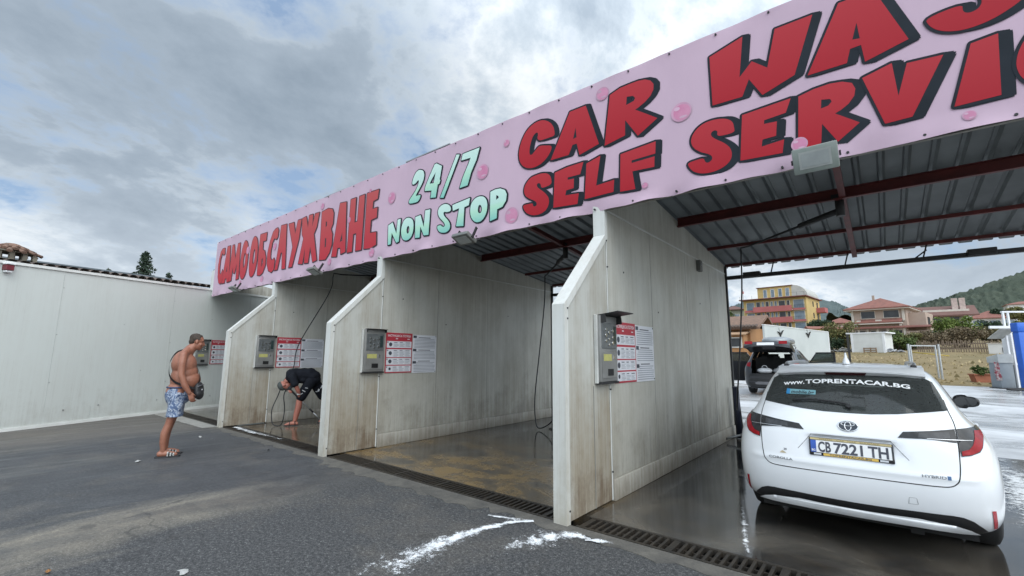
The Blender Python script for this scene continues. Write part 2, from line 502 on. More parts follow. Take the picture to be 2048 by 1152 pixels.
# soap foam lying on the wet ground, and one strip standing for a sky reflection
def foam_mat(name, cover):
    m, t, b = base_mat(name)
    uv = N(t, 'ShaderNodeTexCoord')
    s = N(t, 'ShaderNodeSeparateXYZ'); t.links.new(uv.outputs['UV'], s.inputs[0])
    v = coords(t)
    n = noise_node(t, v, 9, 10, 0.75, 0.4)
    n2 = math_node(t, 'ADD', math_node(t, 'MULTIPLY', noise_node(t, v, 150, 4, 0.75), .6), math_node(t, 'MULTIPLY', noise_node(t, v, 38, 5, 0.7), .4))
    edge = math_node(t, 'SUBTRACT', 1.0, math_node(t, 'ABSOLUTE', math_node(t, 'MULTIPLY_ADD', s.outputs[1], 2.0, -1.0)))
    fade = ramp_node(t, s.outputs[0], [(0.0, (1, 1, 1)), (0.45, (0.9, 0.9, 0.9)), (1.0, (0.25, 0.25, 0.25))])
    a = math_node(t, 'ADD', math_node(t, 'MULTIPLY', math_node(t, 'MULTIPLY', edge, fade), cover), math_node(t, 'MULTIPLY_ADD', n, 2.0, -1.25))
    a = math_node(t, 'ADD', a, math_node(t, 'MULTIPLY_ADD', n2, 2.4, -1.2))
    t.links.new(ramp_node(t, a, [(0.30, (0, 0, 0)), (0.56, (1, 1, 1))]), b.inputs['Alpha'])
    t.links.new(ramp_node(t, n, [(0.35, (0.62, 0.64, 0.66)), (0.6, (0.84, 0.86, 0.87))]), b.inputs['Base Color'])
    b.inputs['Roughness'].default_value = 0.5
    setbump(t, b, n2, 0.4, 0.01)
    return m
def foam_strip(name, pts, ws, m, z=0.01):
    """pts along, widths per point"""
    P = spline([(x, y, z) for x, y in pts], 6)
    wi = [ws[min(int(i / 6), len(ws) - 1)] + (ws[min(int(i / 6) + 1, len(ws) - 1)] - ws[min(int(i / 6), len(ws) - 1)]) * ((i % 6) / 6) for i in range(len(P))]
    bm = BM(); uvl = bm.loops.layers.uv.new('UVMap')
    rows = []
    for i, p in enumerate(P):
        d = (P[min(i + 1, len(P) - 1)] - P[max(i - 1, 0)]).normalized()
        nrm = Vector((-d.y, d.x, 0))
        rows.append([(bm.verts.new(p + nrm * wi[i] * k), (i / (len(P) - 1), (k + 1) / 2)) for k in (-1, -0.5, 0, 0.5, 1)])
    for a, b_ in zip(rows, rows[1:]):
        for k in range(4):
            q = (a[k], a[k + 1], b_[k + 1], b_[k])
            f = bm.faces.new([x[0] for x in q])
            for lp, x in zip(f.loops, q): lp[uvl].uv = x[1]
    bmesh.ops.recalc_face_normals(bm, faces=bm.faces[:])
    return tag(obj(name, bm, m), kind='stuff', label='white streak of soap foam or painted sky reflection on the wet ground in front of the near drain')
FM = foam_mat('soap_foam', 1.12)
FM2 = foam_mat('soap_foam_scattered', 1.0)
foam_strip('foam', [(-2.60, 3.52), (-2.74, 3.36), (-2.82, 3.12), (-2.87, 2.85), (-2.87, 2.54), (-2.84, 2.25), (-2.80, 1.95), (-2.76, 1.6)], [.04, .06, .10, .15, .23, .34, .44, .5], FM)
foam_strip('foam', [(-2.0, 3.5), (-2.15, 3.46), (-2.27, 3.34), (-2.33, 3.13), (-2.41, 2.95), (-2.46, 2.75)], [.04, .12, .22, .29, .26, .14], FM2)
foam_strip('foam', [(-3.02, 3.36), (-2.85, 3.41), (-2.7, 3.47), (-2.55, 3.5)], [.03, .06, .09, .07], FM2, 0.013)
foam_strip('foam', [(-2.02, 3.44), (-1.92, 3.5), (-1.82, 3.53), (-1.72, 3.53)], [.03, .07, .05, .02], FM, 0.012)
foam_strip('foam', [(-10.5, 3.83), (-10.0, 3.8), (-9.5, 3.8), (-8.9, 3.82), (-8.3, 3.82), (-7.6, 3.8)], [.12, .16, .15, .15, .12, .05], foam_mat('soap_foam_thin', 0.86), 0.02)
foam_strip('foam', [(-8.9, 3.45), (-9.2, 3.3), (-9.35, 3.1), (-9.2, 2.6), (-8.9, 2.1)], [.1, .14, .18, .15, .1], foam_mat('soap_foam_film', 0.35), 0.012)

FP = foam_mat('soapy_water', 1.35)
foam_strip('foam', [(1.32, 4.6), (1.28, 5.6), (1.25, 6.8), (1.2, 8.0), (1.15, 9.2), (1.1, 10.2)], [.5, .55, .58, .6, .6, .5], FP, 0.006)
foam_strip('foam', [(-.93, 4.05), (-.99, 4.25), (-1.1, 4.69), (-1.22, 5.2), (-1.3, 5.7)], [.03, .05, .055, .05, .04], foam_mat('sky_reflection_line', 0.85), 0.006)  # white strip painted in place of the sky's reflection in the wet floor
foam_strip('foam', [(-1.35, 9.9), (-.4, 10.0), (.6, 10.05), (1.6, 10.0)], [.3, .4, .4, .3], FP, 0.007)

# litter on the asphalt
LIT = mat('paper_white', (0.72, 0.72, 0.70), 0.8)
def litter(name, lab, x, y, m, s=0.05, seed=0):
    r = random.Random(seed)
    bm = BM()
    pts = [(x + s * math.cos(a) * r.uniform(.5, 1.2), y + s * .6 * math.sin(a) * r.uniform(.4, 1.2)) for a in [k * .785 for k in range(8)]]
    c = bm.verts.new((x, y, 0.03))
    vs = [bm.verts.new((a, b, 0.004 + r.uniform(0, .018))) for a, b in pts]
    for i in range(8): bm.faces.new((c, vs[i], vs[(i + 1) % 8]))
    bmesh.ops.solidify(bm, geom=bm.faces[:], thickness=0.002)
    return tag(obj(name, bm, m, origin=(x, y, 0)), lab, 'litter')

LETTERS = [
 ('red',1,[(-3.097,4.52),(-3.022,4.47),(-2.969,4.399),(-2.948,4.326),(-2.945,4.259),(-3.013,4.258),(-3.099,4.259),(-3.191,4.266),(-3.218,4.309),(-3.204,4.353),(-3.209,4.387),(-3.242,4.394),(-3.288,4.36),(-3.322,4.283),(-3.345,4.193),(-3.345,4.125),(-3.311,4.102),(-3.254,4.146),(-3.187,4.199),(-3.078,4.166),(-2.988,4.138),(-3.004,4.072),(-3.058,4.003),(-3.134,3.95),(-3.233,3.921),(-3.345,3.926),(-3.437,3.971),(-3.503,4.053),(-3.527,4.159),(-3.513,4.263),(-3.473,4.36),(-3.414,4.451),(-3.333,4.513),(-3.23,4.542),(-3.152,4.539)],[]),
 ('red',0,[(-2.719,4.499),(-2.493,4.499),(-2.33,3.956),(-2.593,3.896),(-2.628,4.052),(-2.687,4.053),(-2.744,3.94),(-3.011,3.947)],[[(-2.64,4.26),(-2.629,4.135),(-2.678,4.128)]]),
 ('red',0,[(-2.174,4.511),(-2.047,4.549),(-1.928,4.552),(-1.829,4.549),(-1.748,4.533),(-1.686,4.495),(-1.654,4.441),(-1.657,4.376),(-1.694,4.317),(-1.759,4.267),(-1.833,4.232),(-1.874,4.219),(-1.765,4.138),(-1.629,4.033),(-1.854,3.903),(-1.996,4.137),(-2.003,3.955),(-2.259,3.909)],[[(-1.967,4.41),(-1.892,4.393),(-1.869,4.359),(-1.886,4.329),(-1.978,4.313)]]),
 ('red',1,[(-3.266,3.806),(-3.167,3.813),(-3.081,3.795),(-3.028,3.759),(-3.001,3.697),(-2.998,3.623),(-3.136,3.609),(-3.164,3.631),(-3.164,3.672),(-3.201,3.696),(-3.229,3.68),(-3.221,3.641),(-3.164,3.594),(-3.094,3.531),(-3.045,3.465),(-3.037,3.4),(-3.063,3.333),(-3.116,3.29),(-3.203,3.271),(-3.301,3.281),(-3.391,3.327),(-3.441,3.394),(-3.452,3.449),(-3.368,3.448),(-3.29,3.444),(-3.29,3.409),(-3.268,3.391),(-3.23,3.402),(-3.23,3.439),(-3.267,3.473),(-3.345,3.514),(-3.413,3.568),(-3.437,3.63),(-3.425,3.704),(-3.379,3.759),(-3.323,3.798)],[]),
 ('red',0,[(-2.95,3.765),(-2.771,3.789),(-2.541,3.793),(-2.588,3.651),(-2.763,3.654),(-2.763,3.626),(-2.675,3.618),(-2.681,3.5),(-2.785,3.495),(-2.8,3.436),(-2.612,3.419),(-2.633,3.291),(-2.976,3.315)],[]),
 ('red',0,[(-2.501,3.76),(-2.316,3.806),(-2.379,3.458),(-2.151,3.471),(-2.164,3.331),(-2.533,3.327)],[]),
 ('red',0,[(-2.065,3.75),(-1.659,3.777),(-1.669,3.641),(-1.937,3.639),(-1.938,3.61),(-1.678,3.613),(-1.686,3.497),(-1.933,3.512),(-1.906,3.302),(-2.085,3.313)],[]),
 ('red',0,[(-1.071,4.496),(-0.762,4.576),(-0.814,4.167),(-0.7,4.286),(-0.577,4.166),(-0.492,4.522),(-0.198,4.518),(-0.372,4.006),(-0.635,3.913),(-0.736,4.115),(-0.802,3.961),(-1.071,3.97)],[]),
 ('red',0,[(-0.01,4.529),(0.227,4.521),(0.396,3.99),(0.118,3.917),(0.106,4.076),(0.032,4.073),(0.001,3.956),(-0.278,3.96)],[[(0.094,4.288),(0.103,4.138),(0.054,4.149)]]),
 ('red',1,[(0.504,4.112),(0.713,4.129),(0.707,4.072),(0.724,4.044),(0.757,4.037),(0.792,4.051),(0.813,4.091),(0.804,4.161),(0.767,4.258),(0.749,4.357),(0.767,4.458),(0.823,4.534),(0.921,4.569),(1.005,4.557),(1.067,4.493),(1.077,4.412),(1.062,4.337),(0.89,4.338),(0.885,4.384),(0.863,4.398),(0.85,4.373),(0.862,4.322),(0.947,4.207),(1.023,4.099),(1.035,4.041),(0.987,3.996),(0.92,3.959),(0.853,3.932),(0.785,3.919),(0.703,3.917),(0.622,3.941),(0.554,3.988),(0.516,4.05)],[]),
 ('red',1,[(-0.901,3.74),(-0.892,3.671),(-0.892,3.625),(-1.032,3.63),(-1.049,3.656),(-1.039,3.686),(-1.067,3.709),(-1.102,3.694),(-1.105,3.657),(-1.062,3.61),(-0.992,3.554),(-0.939,3.488),(-0.925,3.419),(-0.942,3.359),(-1.0,3.31),(-1.089,3.285),(-1.194,3.288),(-1.284,3.328),(-1.331,3.392),(-1.342,3.441),(-1.262,3.45),(-1.185,3.453),(-1.175,3.408),(-1.15,3.388),(-1.112,3.407),(-1.102,3.438),(-1.13,3.476),(-1.212,3.52),(-1.278,3.583),(-1.301,3.659),(-1.278,3.73),(-1.212,3.795),(-1.125,3.821),(-1.028,3.814),(-0.949,3.787)],[]),
 ('red',0,[(-0.817,3.777),(-0.418,3.798),(-0.465,3.675),(-0.639,3.662),(-0.642,3.627),(-0.539,3.618),(-0.555,3.483),(-0.665,3.481),(-0.676,3.416),(-0.496,3.43),(-0.517,3.307),(-0.86,3.331)],[]),
 ('red',0,[(-0.36,3.791),(-0.248,3.816),(-0.132,3.822),(-0.044,3.805),(0.018,3.768),(0.036,3.71),(0.024,3.65),(-0.019,3.594),(-0.076,3.557),(-0.116,3.542),(0.039,3.408),(-0.116,3.288),(-0.211,3.48),(-0.231,3.31),(-0.398,3.301)],[[(-0.199,3.699),(-0.138,3.683),(-0.129,3.657),(-0.154,3.629),(-0.208,3.62)]]),
 ('red',0,[(0.087,3.783),(0.279,3.834),(0.293,3.546),(0.366,3.795),(0.573,3.774),(0.357,3.346),(0.193,3.343)],[]),
 ('red',0,[(0.722,3.796),(0.862,3.81),(0.828,3.344),(0.589,3.342)],[]),
 ('mint',1,[(-5.604,4.521),(-5.51,4.483),(-5.476,4.415),(-5.489,4.32),(-5.549,4.229),(-5.636,4.143),(-5.686,4.083),(-5.606,4.082),(-5.54,4.076),(-5.6,3.975),(-5.719,3.974),(-5.848,3.99),(-5.851,4.039),(-5.794,4.089),(-5.704,4.159),(-5.629,4.248),(-5.607,4.332),(-5.634,4.348),(-5.698,4.301),(-5.788,4.301),(-5.771,4.392),(-5.722,4.47),(-5.665,4.513)],[]),
 ('mint',0,[(-5.232,4.508),(-5.187,4.513),(-5.057,4.434),(-5.101,4.222),(-5.084,4.209),(-5.106,4.155),(-5.142,4.155),(-5.181,3.951),(-5.306,3.97),(-5.286,4.087),(-5.452,4.117),(-5.443,4.185),(-5.349,4.337)],[[(-5.201,4.368),(-5.242,4.197),(-5.338,4.212),(-5.295,4.271)]]),
 ('mint',0,[(-4.734,4.529),(-4.665,4.509),(-4.999,3.901),(-5.078,3.919)],[]),
 ('mint',0,[(-4.598,4.497),(-4.251,4.497),(-4.313,4.325),(-4.415,4.16),(-4.484,3.977),(-4.648,3.973),(-4.586,4.124),(-4.483,4.292),(-4.431,4.391),(-4.628,4.402)],[]),
 ('mint',0,[(-6.395,3.718),(-6.27,3.75),(-6.155,3.528),(-6.135,3.771),(-6.05,3.772),(-6.08,3.381),(-6.15,3.374),(-6.286,3.569),(-6.3,3.37),(-6.382,3.368)],[]),
 ('mint',1,[(-5.813,3.744),(-5.735,3.702),(-5.704,3.626),(-5.705,3.504),(-5.744,3.414),(-5.83,3.367),(-5.926,3.374),(-5.999,3.43),(-6.029,3.543),(-6.014,3.648),(-5.963,3.729),(-5.89,3.756)],[[(-5.832,3.615),(-5.801,3.556),(-5.824,3.481),(-5.864,3.479),(-5.888,3.545),(-5.864,3.603)]]),
 ('mint',0,[(-5.665,3.724),(-5.534,3.733),(-5.446,3.518),(-5.422,3.788),(-5.301,3.781),(-5.325,3.37),(-5.439,3.38),(-5.529,3.542),(-5.54,3.363),(-5.652,3.373)],[]),
 ('mint',1,[(-4.842,3.742),(-4.816,3.655),(-4.931,3.654),(-4.967,3.678),(-4.996,3.651),(-4.963,3.595),(-4.879,3.521),(-4.831,3.447),(-4.84,3.376),(-4.907,3.339),(-5.011,3.346),(-5.096,3.388),(-5.136,3.478),(-5.04,3.477),(-5.016,3.448),(-4.968,3.431),(-4.942,3.459),(-4.983,3.516),(-5.069,3.59),(-5.12,3.667),(-5.112,3.749),(-5.042,3.793),(-4.936,3.796)],[]),
 ('mint',0,[(-4.797,3.741),(-4.426,3.772),(-4.448,3.666),(-4.54,3.654),(-4.553,3.372),(-4.706,3.395),(-4.649,3.661),(-4.782,3.648)],[]),
 ('mint',1,[(-4.228,3.754),(-4.137,3.722),(-4.086,3.642),(-4.083,3.52),(-4.131,3.423),(-4.21,3.37),(-4.311,3.378),(-4.396,3.46),(-4.424,3.575),(-4.402,3.68),(-4.331,3.742)],[[(-4.215,3.624),(-4.184,3.571),(-4.193,3.512),(-4.222,3.495),(-4.264,3.518),(-4.265,3.588),(-4.246,3.623)]]),
 ('mint',0,[(-4.029,3.769),(-3.942,3.783),(-3.847,3.776),(-3.762,3.733),(-3.73,3.666),(-3.742,3.581),(-3.806,3.506),(-3.9,3.489),(-3.907,3.364),(-4.031,3.344)],[[(-3.918,3.695),(-3.883,3.679),(-3.873,3.647),(-3.92,3.628)]]),
 ('cyr',0,[(-14.286,4.478),(-14.11,4.473),(-14.078,4.297),(-14.203,4.29),(-14.278,4.361),(-14.367,4.191),(-14.38,3.95),(-14.328,3.763),(-14.241,3.739),(-14.165,3.864),(-14.099,3.797),(-14.081,3.558),(-14.225,3.454),(-14.362,3.512),(-14.469,3.689),(-14.516,4.028),(-14.469,4.266),(-14.412,4.411)],[]),
 ('cyr',0,[(-13.921,4.49),(-13.705,4.481),(-13.594,3.456),(-13.737,3.456),(-13.783,3.571),(-13.867,3.571),(-13.898,3.457),(-14.131,3.457)],[[(-13.797,3.938),(-13.796,3.762),(-13.871,3.756)]]),
 ('cyr',0,[(-13.56,4.47),(-13.426,4.467),(-13.276,4.046),(-13.171,4.457),(-13.006,4.451),(-12.916,3.479),(-13.1,3.457),(-13.128,3.912),(-13.221,3.653),(-13.302,3.662),(-13.381,3.829),(-13.429,3.476),(-13.623,3.453)],[]),
 ('cyr',1,[(-12.653,4.471),(-12.513,4.387),(-12.419,4.151),(-12.409,3.82),(-12.472,3.555),(-12.621,3.421),(-12.788,3.466),(-12.883,3.657),(-12.896,3.995),(-12.83,4.296),(-12.747,4.438)],[[(-12.612,4.151),(-12.565,4.006),(-12.587,3.76),(-12.657,3.713),(-12.705,3.886),(-12.682,4.078)]]),
 ('cyr',1,[(-12.032,4.474),(-11.904,4.371),(-11.837,4.146),(-11.823,3.798),(-11.905,3.518),(-12.071,3.417),(-12.211,3.472),(-12.289,3.669),(-12.305,4.025),(-12.247,4.345),(-12.158,4.468)],[[(-12.011,4.172),(-11.962,3.977),(-11.998,3.768),(-12.073,3.737),(-12.107,3.889),(-12.091,4.076)]]),
 ('cyr',0,[(-11.751,4.467),(-11.37,4.455),(-11.378,4.26),(-11.556,4.262),(-11.53,4.047),(-11.414,4.004),(-11.321,3.836),(-11.308,3.628),(-11.421,3.462),(-11.588,3.409),(-11.745,3.434),(-11.775,4.004)],[[(-11.498,3.834),(-11.463,3.725),(-11.496,3.626),(-11.533,3.63),(-11.553,3.815)]]),
 ('cyr',0,[(-10.794,4.47),(-10.728,4.407),(-10.75,4.234),(-10.825,4.196),(-10.916,4.236),(-11.011,4.149),(-11.057,3.952),(-11.056,3.799),(-11.003,3.729),(-10.925,3.706),(-10.861,3.748),(-10.812,3.691),(-10.824,3.469),(-10.952,3.414),(-11.123,3.479),(-11.23,3.67),(-11.241,3.927),(-11.151,4.197),(-11.022,4.407),(-10.903,4.464)],[]),
 ('cyr',0,[(-10.607,4.486),(-10.33,4.473),(-10.233,3.423),(-10.405,3.431),(-10.448,3.814),(-10.515,3.836),(-10.63,3.446),(-10.78,3.439),(-10.663,3.969)],[]),
 ('cyr',0,[(-10.223,4.453),(-9.97,4.447),(-9.873,4.16),(-9.785,4.46),(-9.621,4.457),(-9.668,4.03),(-9.906,3.419),(-10.071,3.422),(-9.945,3.885)],[]),
 ('cyr',0,[(-9.583,4.46),(-9.407,4.472),(-9.293,4.199),(-9.283,4.471),(-9.111,4.465),(-9.107,4.188),(-9.021,4.458),(-8.842,4.451),(-8.913,4.153),(-9.015,4.013),(-8.82,3.428),(-8.989,3.41),(-9.133,3.761),(-9.18,3.419),(-9.349,3.43),(-9.361,3.773),(-9.431,3.422),(-9.623,3.453),(-9.465,3.997),(-9.547,4.104)],[]),
 ('cyr',0,[(-8.737,4.435),(-8.49,4.462),(-8.322,4.416),(-8.258,4.315),(-8.263,4.1),(-8.331,4.004),(-8.256,3.884),(-8.257,3.671),(-8.328,3.511),(-8.474,3.393),(-8.716,3.414),(-8.724,3.964)],[[(-8.547,4.197),(-8.496,4.187),(-8.493,4.099),(-8.543,4.075)],[(-8.533,3.844),(-8.483,3.835),(-8.477,3.661),(-8.528,3.648)]]),
 ('cyr',0,[(-8.035,4.474),(-7.805,4.451),(-7.737,3.447),(-7.901,3.425),(-7.924,3.557),(-8.03,3.562),(-8.056,3.397),(-8.237,3.418)],[[(-7.888,3.862),(-7.868,3.693),(-7.959,3.666)]]),
 ('cyr',0,[(-7.648,4.463),(-7.467,4.46),(-7.474,3.973),(-7.376,3.975),(-7.355,4.459),(-7.175,4.459),(-7.195,3.408),(-7.387,3.412),(-7.388,3.755),(-7.493,3.753),(-7.507,3.418),(-7.672,3.417)],[]),
 ('cyr',0,[(-7.098,4.461),(-6.728,4.45),(-6.755,4.284),(-6.892,4.265),(-6.901,4.119),(-6.75,4.117),(-6.757,3.934),(-6.932,3.92),(-6.943,3.679),(-6.749,3.664),(-6.736,3.434),(-6.901,3.393),(-7.115,3.411)],[]),
 ('red',1,[(1.346,3.84),(1.421,3.794),(1.474,3.729),(1.495,3.662),(1.498,3.6),(1.43,3.599),(1.344,3.6),(1.252,3.607),(1.225,3.646),(1.239,3.687),(1.234,3.718),(1.201,3.724),(1.155,3.693),(1.121,3.622),(1.098,3.54),(1.098,3.477),(1.132,3.456),(1.189,3.497),(1.256,3.545),(1.365,3.515),(1.455,3.489),(1.439,3.429),(1.385,3.365),(1.309,3.317),(1.21,3.29),(1.098,3.295),(1.006,3.336),(0.94,3.411),(0.916,3.508),(0.93,3.604),(0.97,3.693),(1.029,3.776),(1.11,3.833),(1.213,3.86),(1.291,3.857)],[]),
 ('red',0,[(1.568,3.28),(2.018,3.3),(1.998,3.44),(1.738,3.43),(1.738,3.49),(1.948,3.5),(1.938,3.64),(1.738,3.62),(1.738,3.69),(2.028,3.7),(2.068,3.86),(1.588,3.85)],[]),
 ('red',0,[(1.197,3.94),(1.397,3.96),(1.397,4.18),(1.557,4.19),(1.567,3.97),(1.767,3.99),(1.797,4.6),(1.577,4.58),(1.567,4.36),(1.397,4.35),(1.397,4.57),(1.197,4.55)],[]),
]
BUBBLES = [(-2.268,4.566,0.084),(-3.646,3.35,0.115),(-1.798,3.316,0.035),(-3.74,4.404,0.053),(-3.75,4.401,0.064),(-4.185,4.107,0.115),(-6.333,4.202,0.107),(-1.377,4.012,0.105),(-0.386,3.35,0.063),(0.658,3.25,0.038),(-8.732,4.558,0.071),(-7.67,4.061,0.058),(-8.305,3.328,0.07),(-6.861,3.311,0.084),(-7.0,4.489,0.037),(-12.449,4.169,0.1),(-11.448,3.312,0.081),(-12.796,3.356,0.067),(-10.876,4.027,0.091)]
litter('paper_scrap', 'crumpled white paper scrap lying nearest the camera on the asphalt', -3.88, 1.17, LIT, 0.07, 1)
litter('paper_scrap', 'thin white strip of paper on the asphalt beside the shirtless man', -8.23, 1.79, LIT, 0.07, 2)
litter('dry_leaf', 'orange brown dry leaf lying on the silt-covered asphalt', -4.59, 0.58, mat('leaf_orange', (0.45, 0.22, 0.08), 0.8), 0.035, 3)
litter('stone', 'small dark stone on the asphalt near the middle drain', -7.62, 3.29, mat('dark_stone', (0.02, 0.02, 0.02), 0.8), 0.04, 4)
litter('paper_scrap', 'small white scrap on the asphalt in front of the boundary wall', -9.77, 2.99, LIT, 0.05, 5)

# ================================================================== bays
WX = [-10.85, -6.68, -2.43, 1.85]         # left faces of the partition walls
TH = 0.12
WY0, WYP, WYE = 3.61, 4.53, 9.66          # nose, post seam, far end
ROOF_Y0, ROOF_Z0, ROOF_Y1, ROOF_Z1 = 4.5, 3.93, 10.05, 3.345
def roof_z(y): return ROOF_Z0 + (ROOF_Z1 - ROOF_Z0) * (y - ROOF_Y0) / (ROOF_Y1 - ROOF_Y0)

def panel_mat(name, clean, dirty, amount, zmax=2.2, dark=(0.10, 0.09, 0.075), splash=1.0):
    """painted sandwich panel; dirt, water runs in vertical streaks and splash marks that climb from the foot"""
    m, t, b = base_mat(name)
    v = coords(t)
    s = N(t, 'ShaderNodeSeparateXYZ'); t.links.new(v, s.inputs[0])
    st = noise_node(t, coords(t, (13, 13, 0.33)), 1.0, 9, 0.74)
    st2 = noise_node(t, coords(t, (55, 55, 0.6)), 1.0, 6, 0.7)
    bl = noise_node(t, coords(t, (1.5, 1.5, 0.9)), 1.0, 10, 0.68)
    sp_ = noise_node(t, coords(t, (3.2, 3.2, 2.6), loc=(4, 1, 2)), 1.0, 11, 0.72)
    h = math_node(t, 'SUBTRACT', 1.0, math_node(t, 'DIVIDE', s.outputs[2], zmax), clamp=True)
    f = math_node(t, 'ADD', math_node(t, 'MULTIPLY', st, 0.45), math_node(t, 'MULTIPLY', bl, 0.55))
    f = math_node(t, 'ADD', f, math_node(t, 'MULTIPLY', h, 0.16))
    f = ramp_node(t, f, [(0.44, (0, 0, 0)), (0.54, (0.45, 0.45, 0.45)), (0.68, (1, 1, 1))])
    c = mix_node(t, math_node(t, 'MULTIPLY', f, amount * 0.9), clean, dirty)
    g = math_node(t, 'ADD', math_node(t, 'MULTIPLY', sp_, 0.6), math_node(t, 'MULTIPLY', st, 0.4))
    g = math_node(t, 'ADD', g, math_node(t, 'MULTIPLY', math_node(t, 'SUBTRACT', 0.75 * zmax / 2.2, s.outputs[2]), 0.16))
    g = ramp_node(t, g, [(0.50, (0, 0, 0)), (0.66, (1, 1, 1))])
    c = mix_node(t, math_node(t, 'MULTIPLY', g, 0.62 * splash), c, dark)
    runs = math_node(t, 'MULTIPLY', ramp_node(t, st2, [(0.54, (0, 0, 0)), (0.64, (1, 1, 1))]), ramp_node(t, bl, [(0.40, (0, 0, 0)), (0.55, (1, 1, 1))]))
    c = mix_node(t, math_node(t, 'MULTIPLY', runs, amount * 0.35), c, dark)
    t.links.new(c, b.inputs['Base Color'])
    t.links.new(ramp_node(t, f, [(0, (0.34, 0.34, 0.34)), (1, (0.62, 0.62, 0.62))]), b.inputs['Roughness'])
    setbump(t, b, math_node(t, 'ADD', math_node(t, 'MULTIPLY', bl, 2.0), math_node(t, 'MULTIPLY', st2, .15)), 0.12, 0.02)
    return m
PAN_IN = panel_mat('bay_panel_grey', (0.515, 0.51, 0.46), (0.325, 0.305, 0.25), 0.85, 2.2, (0.155, 0.14, 0.115), .8)
PAN_FR = panel_mat('bay_panel_muddy', (0.46, 0.465, 0.43), (0.275, 0.235, 0.17), 1.0, 2.0, (0.125, 0.085, 0.052), 1.3)
PAN_BASE = panel_mat('bay_plinth', (0.44, 0.43, 0.385), (0.27, 0.245, 0.20), 1.0, 0.5, (0.16, 0.14, 0.11))
TRIM = mat('white_trim', (0.70, 0.715, 0.69), 0.38, col2=(0.58, 0.59, 0.56), scale=2.2)
NOSE = panel_mat('nose_white', (0.60, 0.61, 0.58), (0.46, 0.45, 0.40), .9, 1.6, (0.30, 0.26, 0.19), .9)
SEAM = mat('panel_seam', (0.31, 0.31, 0.285), 0.7)  # plain grey of the joints between wall panels
DARKST = mat('dark_steel', (0.035, 0.035, 0.036), 0.55, 0.3)
STEEL = mat('steel', (0.45, 0.46, 0.47), 0.38, 0.85)
BLACK = mat('black_rubber', (0.012, 0.012, 0.013), 0.55)

def partition(label):
    X = WX[0]
    t = thing('partition_wall', label, 'wall', (X, WY0, 0), 0, 'partition walls between the wash bays')
    x0, x1 = X, X + TH
    bm = BM()
    prism(bm, [(WY0 + .03, .02), (WYP, .02), (WYP, 3.05), (4.5, 3.05), (4.5, 2.88), (WY0 + .03, 2.0)], TH - .01, Matrix.Translation((x0 + .005, 0, 0)) @ M_YZ)
    obj('front_panel', bm, PAN_FR, t)
    bm = BM()
    prism(bm, [(WYP, .22), (WYE, .22), (WYE, 3.165), (WYP, 3.165)], TH, Matrix.Translation((x0, 0, 0)) @ M_YZ)
    obj('bay_panel', bm, PAN_IN, t)
    bm = BM()
    prism(bm, [(WYP + .02, 3.165), (WYE, 3.165), (WYE, roof_z(WYE) - .035), (7.0, roof_z(7) - .035), (WYP + .02, roof_z(WYP) - .035)], TH - .012, Matrix.Translation((x0 + .006, 0, 0)) @ M_YZ)
    obj('gable_panel', bm, PAN_IN, t)
    bm = BM()
    box(bm, (x0 - .025, WYP + .01, 0), (x1 + .025, WYE - .04, .215), bev=.012)
    for y in (5.9, 7.4): box(bm, (x1 + .0245, y, .01), (x1 + .0275, y + .006, .2))
    obj('plinth', bm, PAN_BASE, t, smooth=40)
    # nose capping: white folded trim that follows the slanted front
    bm = BM()
    w0, w1 = x0 - .012, x1 + .012
    d = .062
    pl = [(WY0, -.005), (WY0, 2.0), (4.47, 2.86), (4.47, 3.9), (4.47 + d, 3.9), (4.47 + d, 2.86 - .03), (WY0 + d, 2.0 - .035), (WY0 + d, -.005)]
    prism(bm, pl, w1 - w0, Matrix.Translation((w0, 0, 0)) @ M_YZ)
    obj('nose_trim', bm, NOSE, t)
    bm = BM()
    for y in (5.78, 7.2, 8.5): box(bm, (x1 - .002, y, .22), (x1 + .0022, y + .007, 3.16))
    box(bm, (x1 - .002, WYP - .006, .02), (x1 + .004, WYP + .006, 3.1))
    box(bm, (x1 - .002, 4.16, .02), (x1 + .0018, 4.166, 1.2))
    obj('panel_joint', bm, SEAM, t)
    bm = BM()
    box(bm, (x1 - .001, WYP + .02, 3.155), (x1 + .008, WYE, 3.175))
    box(bm, (x1 - .001, WYP - .02, .02), (x1 + .006, WYP - .007, 3.6))
    obj('cover_strip', bm, TRIM, t)
    bm = BM()
    box(bm, (x0 - .02, WYE, 0), (x1 + .03, WYE + .06, roof_z(WYE) - .06))
    obj('end_post', bm, DARKST, t)
    bm = BM()
    for y, z in ((3.66, 1.96), (3.66, 1.86), (4.5, 2.8), (WYP - .013, 2.5), (WYP - .013, 1.15), (WYP - .013, .3), (3.66, .12)):
        cyl(bm, (x1 + .004, y, z), (x1 + .018, y, z), .009, 8)
    for y, z in ((4.95, 2.5), (6.0, 2.1), (7.9, 2.4)): cyl(bm, (x1 - .001, y, z), (x1 + .004, y, z), .012, 8)
    obj('bolt', bm, DARKST, t)
    return t
pw = partition('partition wall between the left boundary wall and the bay where the bending man washes')
copy_thing(pw, 'middle partition wall right of the bending man', loc=(WX[1], WY0, 0))
copy_thing(pw, 'large nearest partition wall beside the white estate car', loc=(WX[2], WY0, 0))

# small junction box on the near partition
t = thing('junction_box', 'small grey junction box high on the nearest partition wall', 'box', (WX[2] + TH, 7.85, 3.02))
bm = BM(); box(bm, (WX[2] + TH, 7.8, 2.95), (WX[2] + TH + .07, 7.93, 3.14), bev=.008); obj('casing', bm, mat('box_grey', (0.16, 0.16, 0.15), .6), t)
bm = BM(); cyl(bm, (WX[2] + TH + .07, 7.865, 3.07), (WX[2] + TH + .085, 7.865, 3.07), .022, 12); obj('knob', bm, STEEL, t)

